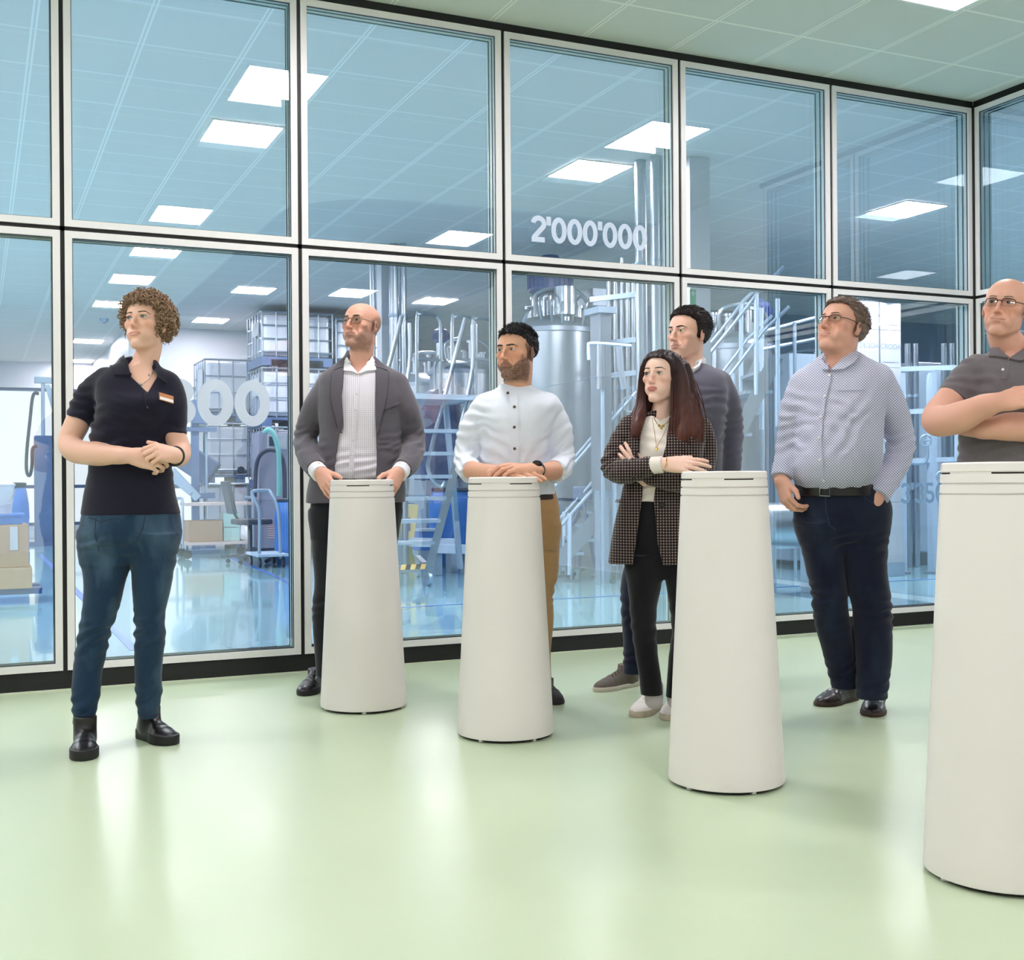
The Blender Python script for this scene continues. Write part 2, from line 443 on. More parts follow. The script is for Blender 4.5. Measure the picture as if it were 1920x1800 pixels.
hall = [(1.806, 8.81, 'large hall light panel behind the second upper window from the left'), (4.70, 8.73, 'hall light panel seen above the digits on the glass'),
        (8.20, 8.80, 'hall light panel behind the last upper window before the corner'), (1.84, 13.66, 'hall light panel just under the transom, above the curly-haired woman'),
        (3.41, 15.9, 'small hall light panel high behind the white containers'), (6.02, 15.9, 'hall light panel above the mobile ladder platform'),
        (1.80, 17.9, 'hall light panel at the left edge of the curly hair'), (3.41, 19.1, 'small hall light panel near the white end wall'),
        (1.86, 22.7, 'narrow hall light panel beside the woman\'s face on the left'), (2.0, 26.4, 'farthest hall light panel, just above the far window'),
        (-2.2, 13.7, 'hall light panel far on the left side'), (-2.2, 18.5, 'added light panel brightening the hall, left of the picture, before the far window'), (-5.0, 10.0, 'added light panel brightening the hall, far left outside the picture, near the glass'), (-5.0, 15.0, 'added light panel brightening the hall, far left outside the picture, mid hall'), (-.6, 11.2, 'hall light panel just left of the picture'), (-2.2, 8.8, 'hall light panel on the left behind the first window'), (11.5, 9.5, 'added light panel brightening the hall, far right, outside the picture'), (11.5, 5.6, 'added light panel brightening the hall beside the right glass wall, outside the picture'),]  # some panels out of view are added to brighten the hall's sides
for x, y, lb in hall:
    lamp(x, y, lb, 'ceiling light panels of the hall', M_hlamp if (x > 3.5 or x < 0) else M_hlamp_soft)
# floor tape in the hall
M_tape = mat('blue_floor_tape', rgb(40, 92, 170), .4)
for i, (a, b, lb) in enumerate((((3.0, 8.92), (10.5, 8.87), 'blue floor tape running parallel to the glass'), ((.86, 7.4), (.81, 18.2), 'blue floor tape running away behind the dark-haired guide'), ((2.82, 11.2), (3.12, 16.4), 'blue floor tape running past the trolley'))):
    p, q = np.array(a), np.array(b); t = (q-p)/np.linalg.norm(q-p); s_ = np.array([-t[1], t[0]])*.03
    MB().add([(*(p+s_), .0), (*(p-s_), .0), (*(q-s_), .0), (*(q+s_), .0)], [(0, 1, 2, 3)]).build('floor_tape', M_tape); tag(bpy.data.objects[-1] if False else COL.objects[-1], lb, 'floor tape', 'blue tape lines on the hall floor')

# ------------------------------------------------------------------ podiums
M_pod = mat('warm_white_podium_lacquer', rgb(230, 224, 220), .42, bump=(220, .05, .001))
M_gap = mat('dark_shadow_gap', rgb(58, 44, 38), .7)
def podium(x, y, h, rot, label):
    root = thing('podium', label, 'podium', (x, y, 0), 'conical white podiums')
    rb, rt = .1905, .139
    def rr(z): return rb+(rt-rb)*((z-.016)/(h-.016))
    z1, z2, z3 = h-.026, h-.053, h-.079
    prof = [(rb-.012, .012), (rb-.001, .012), (rr(.018), .018)]
    for zz in np.linspace(.05, z3-.0025, 14): prof.append((rr(zz), zz))
    prof += [(rr(z3)-.004, z3-.002), (rr(z3)-.004, z3+.002), (rr(z3), z3+.0025), (rr(z2), z2-.0025), (rr(z2)-.004, z2-.002), (rr(z2)-.004, z2+.002), (rr(z2), z2+.0025), (rr(z1), z1-.003), (.0, z1-.003)]
    MB().lathe([(p[0], p[1]) for p in prof], (x, y, 0), 96).build('body', M_pod, root)
    MB().lathe([(0, z1-.0031), (rt-.008, z1-.003), (rt-.008, z1+.001), (0, z1+.001)], (x, y, 0), 64).build('shadow_gap', M_gap, root)
    lid = MB().lathe([(.0, z1+.001), (rr(z1)-.003, z1+.001), (rr(z1), z1+.004), (rt, h-.004), (rt-.003, h-.001), (rt-.006, h), (0, h)], (x, y, 0), 96)
    lid.build('lid', M_pod, root)
    # four rests under the lid interrupt the dark slit
    for k in range(4):
        mb = MB(); a0 = rot+k*math.pi/2-.42; pts = [(x+(rt-.0005)*math.cos(a0+.84*i/14), y+(rt-.0005)*math.sin(a0+.84*i/14)) for i in range(15)]
        for i in range(14): mb.add([(*pts[i], z1-.004), (*pts[i+1], z1-.004), (*pts[i+1], z1+.0025), (*pts[i], z1+.0025)], [(0, 1, 2, 3)])
        mb.build('lid_rest', M_pod, root)
    MB().lathe([(rb-.02, .006), (rb-.012, .006), (rb-.012, .013)], (x, y, 0), 64).build('base_ring', M_black, root)
    for k in range(5):
        a = rot+.3+k*2*math.pi/5
        MB().lathe([(.008, 0), (.011, .002), (.011, .012)], (x+(rb-.02)*math.cos(a), y+(rb-.02)*math.sin(a), 0), 12).build('glide', mat('white_plastic_glide', rgb(215, 215, 210), .4), root)
    return root
podium(1.560, 5.052, 1.010, .35, 'white conical podium gripped by the man in the grey blazer')
podium(1.896, 4.257, 1.015, .9, 'white conical podium under the folded hands of the man in the white shirt')
podium(2.251, 3.263, 1.026, .55, 'white conical podium beside the woman in the checked blazer')
_p4 = on(1880, 1638, 2, 0)
podium(_p4[0], _p4[1], 1.037, .2, 'nearest and largest white conical podium, cut by the right picture edge')
# ------------------------------------------------------------------ distance-field sculpting
def _smin(a, b, k):
    if k <= 0: return np.minimum(a, b)
    h = np.maximum(k-np.abs(a-b), 0)/k
    return np.minimum(a, b)-h*h*k*.25
class Prim:
    def __init__(s, fn, lo, hi): s.fn, s.lo, s.hi = fn, np.array(lo, float), np.array(hi, float)
def ellipsoid(c, r, M=None):
    c = np.array(c, float); r = np.array(r, float); M = np.eye(3) if M is None else M
    def fn(P):
        q = (P-c)@M; k0 = np.sqrt(((q/r)**2).sum(1)); k1 = np.sqrt(((q/(r*r))**2).sum(1))
        return np.where(k1 > 1e-9, k0*(k0-1)/np.maximum(k1, 1e-9), -r.min())
    e = np.sqrt(((M*r)**2).sum(1)); return Prim(fn, c-e, c+e)
def cone(a, b, ra, rb, flat=None):
    """round cone; flat=(direction, factor) squeezes it along a direction"""
    a = np.array(a, float); b = np.array(b, float); ab = b-a; L2 = max(ab@ab, 1e-12)
    if flat is not None: fd = np.array(flat[0], float); fd = fd/np.linalg.norm(fd); ff = flat[1]
    def fn(P):
        t = np.clip(((P-a)@ab)/L2, 0, 1); q = P-a-t[:, None]*ab
        if flat is not None:
            w = q@fd; q = q+np.outer(w*(1/ff-1), fd)
            return (np.sqrt((q*q).sum(1))-(ra+(rb-ra)*t))*min(1, ff*1.15)
        return np.sqrt((q*q).sum(1))-(ra+(rb-ra)*t)
    R = max(ra, rb); return Prim(fn, np.minimum(a, b)-R, np.maximum(a, b)+R)
def chain(pts, rad, k=.0, flat=None):
    pr = [cone(pts[i], pts[i+1], rad[i], rad[i+1], flat) for i in range(len(pts)-1)]
    def fn(P):
        d = pr[0].fn(P)
        for q in pr[1:]: d = _smin(d, q.fn(P), k)
        return d
    return Prim(fn, np.min([p.lo for p in pr], 0), np.max([p.hi for p in pr], 0))
def smooth_path(pts, rad, n=5):
    """Catmull-Rom resampling of a limb and its radii"""
    P = [np.array(p, float) for p in pts]; out = []; ro = []
    for i in range(len(P)-1):
        p0, p1, p2, p3 = P[max(i-1, 0)], P[i], P[i+1], P[min(i+2, len(P)-1)]
        for j in range(n):
            t = j/n; out.append(.5*((2*p1)+(p2-p0)*t+(2*p0-5*p1+4*p2-p3)*t*t+(3*p1-p0-3*p2+p3)*t**3)); ro.append(rad[i]+(rad[i+1]-rad[i])*(3*t*t-2*t**3))
    out.append(P[-1]); ro.append(rad[-1]); return out, ro
def box3(c, r, M=None, rd=.003):
    c = np.array(c, float); r = np.array(r, float); M = np.eye(3) if M is None else M
    def fn(P):
        q = np.abs((P-c)@M)-(r-rd); return np.sqrt((np.maximum(q, 0)**2).sum(1))+np.minimum(q.max(1), 0)-rd
    e = (np.abs(M)*r).sum(1); return Prim(fn, c-e, c+e)
def field(ops):
    def f(P):
        d = np.full(len(P), .4)
        for op, p, k in ops:
            m = .05+k
            idx = np.nonzero(((P > p.lo-m) & (P < p.hi+m)).all(1))[0]
            if len(idx) == 0:
                if op == 'i': d[:] = .4
                continue
            di = p.fn(P[idx])
            if op == 'u': d[idx] = _smin(d[idx], di, k)
            elif op == 's': d[idx] = -_smin(-d[idx], di, k)
            elif op == 'i':
                dd = np.full(len(P), .4); dd[idx] = di; d = -_smin(-d, -dd, k)
            elif op == 'd': d[idx] = d[idx]+di          # displacement
        return d
    lo = np.min([p.lo for op, p, k in ops if op == 'u'], 0); hi = np.max([p.hi for op, p, k in ops if op == 'u'], 0)
    return f, lo, hi
def surface_net(f, lo, hi, h):
    B = 4; H = h*B
    lo = lo-2*H; n = np.ceil((hi+2*H-lo)/H).astype(int)
    g = np.stack(np.meshgrid(*[np.arange(k) for k in n], indexing='ij'), -1).reshape(-1, 3)
    cen = lo+(g+.5)*H-h*.5
    dc = f(cen)
    act = np.abs(dc) < H*1.35
    D = np.where(dc < 0, -1., 1.).astype(np.float32).reshape(n)
    D = np.repeat(np.repeat(np.repeat(D, B, 0), B, 1), B, 2)
    ga = g[act]*B
    off = np.stack(np.meshgrid(*[np.arange(B)]*3, indexing='ij'), -1).reshape(-1, 3)
    for s in range(0, len(ga), 20000):
        ii = (ga[s:s+20000, None, :]+off[None]).reshape(-1, 3)
        D[ii[:, 0], ii[:, 1], ii[:, 2]] = f(lo+ii*h)
    S = D < 0
    c = np.zeros(np.array(D.shape)-1, np.uint8)
    for i in (0, 1):
        for j in (0, 1):
            for k in (0, 1): c += S[i:c.shape[0]+i, j:c.shape[1]+j, k:c.shape[2]+k]
    cells = np.argwhere((c > 0) & (c < 8))
    idx = np.full(c.shape, -1, np.int32); idx[cells[:, 0], cells[:, 1], cells[:, 2]] = np.arange(len(cells))
    acc = np.zeros((len(cells), 3)); cnt = np.zeros(len(cells))
    corners = np.array([(i, j, k) for i in (0, 1) for j in (0, 1) for k in (0, 1)])
    val = [D[cells[:, 0]+q[0], cells[:, 1]+q[1], cells[:, 2]+q[2]].astype(float) for q in corners]
    for a in range(8):
        for b in range(a+1, 8):
            if np.abs(corners[a]-corners[b]).sum() != 1: continue
            m = (val[a] < 0) != (val[b] < 0)
            t = val[a][m]/(val[a][m]-val[b][m])
            acc[m] += corners[a]+t[:, None]*(corners[b]-corners[a]); cnt[m] += 1
    V = lo+(cells+acc/cnt[:, None])*h
    F = []
    for ax in range(3):
        o1, o2 = (ax+1) % 3, (ax+2) % 3
        sl0 = [slice(None)]*3; sl1 = [slice(None)]*3
        sl0[ax] = slice(0, -1); sl1[ax] = slice(1, None)
        A, Bq = S[tuple(sl0)], S[tuple(sl1)]
        e = np.argwhere(A != Bq)
        e = e[(e[:, o1] > 0) & (e[:, o2] > 0)]
        flip = A[e[:, 0], e[:, 1], e[:, 2]]
        q = []
        for d1, d2 in ((1, 1), (0, 1), (0, 0), (1, 0)):
            cc = e.copy(); cc[:, o1] -= d1; cc[:, o2] -= d2
            ok = (cc < np.array(c.shape)).all(1) & (cc >= 0).all(1)
            ii = np.full(len(cc), -1); cv = cc[ok]; ii[ok] = idx[cv[:, 0], cv[:, 1], cv[:, 2]]; q.append(ii)
        Q = np.stack(q, 1); good = (Q >= 0).all(1); Q = Q[good]; fl = flip[good]
        Q[~fl] = Q[~fl][:, ::-1]
        F.append(Q)
    return V, np.concatenate(F)
def grad(f, P, e=.0012):
    g = np.stack([f(P+np.eye(3)[i]*e)-f(P-np.eye(3)[i]*e) for i in range(3)], 1)
    return g/(np.linalg.norm(g, axis=1, keepdims=True)+1e-9)
def smooth_mesh(V, F, it=2, lam=.5):
    for _ in range(it):
        acc = np.zeros_like(V); c = np.zeros(len(V))
        for i in range(4):
            for j in ((i+1) % 4, (i-1) % 4):
                np.add.at(acc, F[:, i], V[F[:, j]]); np.add.at(c, F[:, i], 1)
        V = V+(acc/np.maximum(c, 1)[:, None]-V)*lam
    return V
def big_mesh(name, V, F, M, parent, colors=None):
    off = world_loc(parent) if parent is not None else np.zeros(3)
    me = bpy.data.meshes.new(name)
    me.vertices.add(len(V)); me.vertices.foreach_set('co', (V-off).astype(np.float32).ravel())
    me.loops.add(F.size); me.loops.foreach_set('vertex_index', F.astype(np.int32).ravel())
    me.polygons.add(len(F)); me.polygons.foreach_set('loop_start', np.arange(0, F.size, F.shape[1], dtype=np.int32))
    me.polygons.foreach_set('use_smooth', np.ones(len(F), bool))
    me.update(calc_edges=True); me.validate()
    if colors is not None:
        at_ = me.attributes.new('pigment', 'FLOAT_COLOR', 'POINT')
        c4 = np.ones((len(V), 4), np.float32); c4[:, :3] = colors; at_.data.foreach_set('color', c4.ravel())
    me.materials.append(M)
    return link(bpy.data.objects.new(name, me), parent)
# cheap vectorised value noise
def _hash(i, j, k): 
    n = (i*374761393+j*668265263+k*2147483647*7+1013904223) & 0xffffffff
    n = ((n ^ (n >> 13))*1274126177) & 0xffffffff
    return ((n ^ (n >> 16)) & 0xffff)/32767.5-1
def vnoise(P):
    P = np.asarray(P, float); i = np.floor(P).astype(np.int64); f = P-i; f = f*f*(3-2*f); r = 0
    for a in (0, 1):
        for b in (0, 1):
            for c in (0, 1):
                w = (f[:, 0] if a else 1-f[:, 0])*(f[:, 1] if b else 1-f[:, 1])*(f[:, 2] if c else 1-f[:, 2])
                r = r+w*_hash(i[:, 0]+a, i[:, 1]+b, i[:, 2]+c)
    return r
def fbm(P, o=3): return sum(vnoise(P*2**i+i*17.3)/2**i for i in range(o))

# ------------------------------------------------------------------ people
def unit(v): v = np.array(v, float); return v/np.linalg.norm(v)
class Person:
    def __init__(s, px, z, label):
        s.z = z; p = at(px, 900, z); s.O = np.array([p[0], p[1], 0.])
        d = ray(px, 900); s.et = -unit([d[0], d[1], 0]); s.ez = np.array([0, 0, 1.]); s.ex = np.cross(s.ez, s.et)   # ex: to the right in the picture
        s.root = thing('person', label, 'person', s.O)
        s.skin = []; s.px = z/FPX
    def w(s, px, py, dy=0.): return at(px, py, s.z-dy)
    def floor(s, px, py): return on(px, py, 2, 0)
    def dirn(s, x, y, z): return unit(s.ex*x+s.et*y+s.ez*z)      # right, towards the camera, up
    def frame(s, yaw, pitch=0., roll=0.):
        """columns: side, forward, up; yaw turns the front to the left of the picture"""
        a, b, c = math.radians(yaw), math.radians(pitch), math.radians(roll)
        fh = s.et*math.cos(a)-s.ex*math.sin(a); sd = s.ex*math.cos(a)+s.et*math.sin(a)
        fw = fh*math.cos(b)+s.ez*math.sin(b); up = s.ez*math.cos(b)-fh*math.sin(b)
        sd2 = sd*math.cos(c)+up*math.sin(c); up2 = up*math.cos(c)-sd*math.sin(c)
        return np.stack([sd2, fw, up2], 1)
    def loft(s, sec, n=2.3, grow=0.):
        """sections (py, left px, right px, half depth m, dy, [depth-centre shift]) -> upright lofted solid"""
        zz = []; cx = []; cv = []; aa = []; bb = []
        for q in sec:
            py, xl, xr, b, dy = q
            P = s.w((xl+xr)/2, py, dy); d = P-s.O
            zz.append(P[2]); cx.append(d@s.ex); cv.append(d@s.et); aa.append((xr-xl)/2*(s.z-dy)/FPX+grow); bb.append(b+grow)
        o = np.argsort(zz); zz = np.array(zz)[o]; ar = [np.array(v)[o] for v in (cx, cv, aa, bb)]
        zs = np.linspace(zz[0], zz[-1], 90)
        def cub(y):
            m = np.gradient(y, zz); i = np.clip(np.searchsorted(zz, zs)-1, 0, len(zz)-2); h = zz[i+1]-zz[i]; t = (zs-zz[i])/h
            return (2*t**3-3*t**2+1)*y[i]+(t**3-2*t**2+t)*h*m[i]+(-2*t**3+3*t**2)*y[i+1]+(t**3-t**2)*h*m[i+1]
        CX, CV, A, Bd = [cub(v) for v in ar]; A = np.maximum(A, .01); Bd = np.maximum(Bd, .01)
        def fn(P):
            d = P-s.O; u = d@s.ex; v = d@s.et; z = P[:, 2]
            a = np.interp(z, zs, A); b = np.interp(z, zs, Bd)
            k = (np.abs((u-np.interp(z, zs, CX))/a)**n+np.abs((v-np.interp(z, zs, CV))/b)**n+1e-9)**(1/n)
            r = (k-1)*np.minimum(a, b)*(.55+.45*np.minimum(1, np.minimum(a, b)/np.maximum(a, b)*1.4))
            return np.maximum(r, np.maximum(z-zs[-1]-grow, zs[0]-z-grow))
        pts = np.array([s.O+s.ex*(x+sx*a)+s.et*(v+sv*b)+s.ez*z for x, v, a, b, z in zip(CX, CV, A, Bd, zs) for sx in (-1, 1) for sv in (-1, 1)])
        return Prim(fn, pts.min(0)-grow, pts.max(0)+grow)
    def limb(s, pts, k=.0, n=5, flat=None, grow=0.):
        """pts: (px, py, dy, radius m)"""
        P, R = smooth_path([s.w(*q[:3]) for q in pts], [q[3]+grow for q in pts], n)
        return chain(P, R, k, flat)
    def polyprism(s, poly, dmin, dmax):
        """solid behind a pixel polygon between dy=dmin and dmax (towards the camera)"""
        Q = np.array(poly, float)
        def fn(P):
            d = P-EYE; z = d@FWD; u = 960+FPX*(d@RGT)/z; v = 900-FPX*(d@UPV)/z
            best = np.full(len(P), 1e9); ins = np.zeros(len(P), bool)
            for i in range(len(Q)):
                a, b = Q[i], Q[(i+1) % len(Q)]; e = b-a; w0, w1 = u-a[0], v-a[1]
                t = np.clip((w0*e[0]+w1*e[1])/max(e@e, 1e-9), 0, 1)
                best = np.minimum(best, (w0-t*e[0])**2+(w1-t*e[1])**2)
                c = (a[1] > v) != (b[1] > v)
                if abs(e[1]) > 1e-9: ins ^= c & (u < e[0]*(v-a[1])/e[1]+a[0])
            d2 = np.sqrt(best)*np.where(ins, -1, 1)*z/FPX
            y = s.z-z
            return np.maximum(d2, np.maximum(y-dmax, dmin-y))
        c = np.array([s.w(p[0], p[1], dy) for p in poly for dy in (dmin, dmax)]); return Prim(fn, c.min(0), c.max(0))
    def build(s, name, ops, h, M, parent=None, color=None, disp=None, smooth=1):
        f, lo, hi = field(ops); V, F = surface_net(f, lo, hi, h)
        V = smooth_mesh(V, F, smooth)
        if disp is not None:
            N = grad(f, V, .004); V = V+N*disp(V, N)[:, None]
        C = color(V) if color is not None else None
        o = big_mesh(name, V, F, M, parent or s.root, C); o['_'] = 1; del o['_']
        return o, f
    def cast(s, f, px, py, start=.5):
        """first point of field f along the sight line through a pixel"""
        px = np.atleast_1d(np.array(px, float)); py = np.atleast_1d(np.array(py, float))
        d = FWD[None]+np.outer((px-960)/FPX, RGT)-np.outer((py-900)/FPX, UPV); n = np.linalg.norm(d, axis=1); d = d/n[:, None]
        t = (s.z-start)*n
        for _ in range(70):
            P = EYE+d*t[:, None]; q = f(P); t = t+np.clip(q, -.02, .05)*.8
        return EYE+d*t[:, None], -d
    def strip(s, f, A, B, M, name, parent=None, n=24, m=6, off=.003, thick=.004, na=None):
        """cloth strip between two pixel polylines laid onto field f (lapels, plackets, collars)"""
        def res(L, n):
            L = np.array(L, float); q = np.r_[0, np.cumsum(np.linalg.norm(np.diff(L, axis=0), axis=1))]
            t = np.linspace(0, q[-1], n); return np.stack([np.interp(t, q, L[:, 0]), np.interp(t, q, L[:, 1])], 1)
        a, b = res(A, n), res(B, n)
        G = np.stack([a+(b-a)*(j/(m-1)) for j in range(m)], 1).reshape(-1, 2)
        P, nrm = s.cast(f, G[:, 0], G[:, 1]); N = grad(f, P, .004)
        V1 = P+N*(off+thick); V0 = P-N*.002
        V = np.concatenate([V1, V0]); K = n*m; F = []
        for i in range(n-1):
            for j in range(m-1):
                q = [i*m+j, i*m+j+1, (i+1)*m+j+1, (i+1)*m+j]; F.append(q); F.append([K+x for x in q[::-1]])
        ring = [j for j in range(m)]+[i*m+m-1 for i in range(1, n)]+[(n-1)*m+j for j in range(m-2, -1, -1)]+[i*m for i in range(n-2, 0, -1)]
        for i in range(len(ring)): p, q = ring[i], ring[(i+1) % len(ring)]; F.append([q, p, K+p, K+q])
        mb = MB(); mb.add(V, F, True); return mb.build(name, M, parent or s.root, smooth_angle=50)
    def button(s, f, px, py, M, r=.0055, name='button', parent=None, lift=.004):
        P, d = s.cast(f, px, py); N = grad(f, P, .006)[0]; c = P[0]
        mb = MB(); mb.tube([c+N*(lift-.003), c+N*lift, c+N*(lift+.002), c+N*(lift+.0022)], [r, r, r*.85, r*.35], 14); return mb.build(name, M, parent or s.root)

def head_ops(p, c, M, s, o):
    """o: dict of face proportions"""
    g = lambda k, d: o.get(k, d)
    W = lambda v: c+M@(np.array(v, float)*s)
    def E(loc, r, R=None): return ellipsoid(W(loc), np.array(r)*s, M if R is None else M@R)
    def Cn(a, b, ra, rb): return cone(W(a), W(b), ra*s, rb*s)
    jw, fw = g('jaw', 1.), g('face', 1.)
    rot = lambda ax, a: np.array(Matrix.Rotation(math.radians(a), 3, ax))
    L = []
    L.append(('u', E((0, -.016, .040), (.0775*fw, .098, .080)), 0))
    L.append(('u', E((0, .022, .035), (.066*fw, .070, .066)), .02*s))
    L.append(('u', E((0, .028, -.020), (.061*fw, .058, .072)), .02*s))
    L.append(('u', E((0, .030, -.070), (.048*jw, .048, .043)), .02*s))
    for sx in (-1, 1):
        L.append(('u', E((sx*.047*jw, .004, -.056), (.017, .028, .026)), .020*s))
        L.append(('u', Cn((sx*.046*jw, .006, -.074), (sx*.014*jw, .070, -.104), .0125, .0115), .014*s))
        L.append(('u', E((sx*.044*fw, .054, -.012), (.022, .022, .016)), .018*s))
        L.append(('u', E((sx*.030*jw, .058, -.055), (.024, .022, .026)), .018*s))
    L.append(('u', E((0, .074, -.098), (.022*jw, .0185, .0165)), .016*s))
    L.append(('u', E((0, .066, -.060), (.036, .022, .025)), .018*s))
    br = g('brow', .010)
    L.append(('u', Cn((-.036, .074, .026), (-.012, .083, .023), br*.9, br), .012*s))
    L.append(('u', Cn((.036, .074, .026), (.012, .083, .023), br*.9, br), .012*s))
    for sx in (-1, 1):
        L.append(('s', E((sx*.031, .094, .009), (.0185, .014, .0125)), .010*s))
    ny, nz = g('nose_y', .110), g('nose_z', -.030)
    nw = g('nose_w', 1.)
    L.append(('u', Cn((0, .086, .018), (0, (.085+ny)/2+.003, -.004), .0058*nw, .0062*nw), .009*s))
    L.append(('u', Cn((0, (.085+ny)/2+.002, -.004), (0, ny-.002, nz+.003), .0062*nw, .0080*nw), .006*s))
    L.append(('u', E((0, ny-.002, nz), (.0098*nw, .0105, .0088)), .006*s))
    for sx in (-1, 1):
        L.append(('u', E((sx*.0115*nw, ny-.0155, nz-.002), (.0062*nw, .0100, .0074)), .006*s))
        L.append(('s', E((sx*.0062*nw, ny-.0085, nz-.0100), (.0036, .0052, .0042)), .002*s))
    # lids round the eyeballs
    for sx in (-1, 1):
        ex, ey, ez = sx*.031, .0745, .009
        lid = E((ex, ey, ez), (.0152, .0148, .0136))
        ap = g('eye_open', .0052)
        cut = E((ex+sx*.0005, ey+.012, ez-.0004), (.0138, .014, ap))
        L.append(('u', Prim(lambda P, a=lid.fn, b=cut.fn: np.maximum(a(P), -b(P)), lid.lo, lid.hi), .004*s))
        L.append(('s', cut, .0015*s))
        L.append(('u', Cn((ex-.013, ey+.0085, ez+.0115), (ex+.013, ey+.0085, ez+.0115), .0028, .0028), .006*s))
    # mouth
    mz, mw, lp, sm = g('mouth_z', -.0600), g('mouth_w', .0250), g('lip', .0055), g('smile', 0)
    def arc(y0, y1, z0, z1, w): return [W((w*t, y1+(y0-y1)*(1-t*t), z0+(z1-z0)*t*t)) for t in np.linspace(-1, 1, 9)]
    rr = [lp*s*(1-.62*abs(t)**1.6) for t in np.linspace(-1, 1, 9)]
    L.append(('u', chain(arc(.0885, .0765, mz+.0042, mz+.0005+sm, mw), [q*.92 for q in rr], .002), .006*s))
    L.append(('u', chain(arc(.0878, .0765, mz-.0062, mz-.0010+sm, mw*.9), [q*1.08 for q in rr], .002), .006*s))
    L.append(('s', chain(arc(.0942, .0805, mz-.0006, mz-.0002+sm, mw*1.0), [max(.0012, g('gap', .0012)*(1-abs(t)))*s+.0009 for t in np.linspace(-1, 1, 9)], .0), .0022*s))
    L.append(('s', E((0, .090, mz-.0170), (.017, .006, .0045)), .009*s))
    if g('fold', True):
      for sx in (-1, 1): L.append(('s', E((sx*(mw+.010), .0815, mz+.009), (.0025, .005, .013), rot('Y', sx*-24)), .016*s))
    # ears
    for sx in (-1, 1):
        if g('ears', True):
            R = rot('Z', sx*-22)@rot('X', 8)
            L.append(('u', E((sx*.0765*fw, -.010, -.002), (.0075, .0185, .0305), R), .006*s))
            L.append(('s', E((sx*.0845*fw, -.006, .002), (.0055, .0100, .0175), R), .005*s))
            L.append(('u', E((sx*.0745*fw, -.003, -.026), (.0065, .0090, .0095), R), .005*s))
    return L
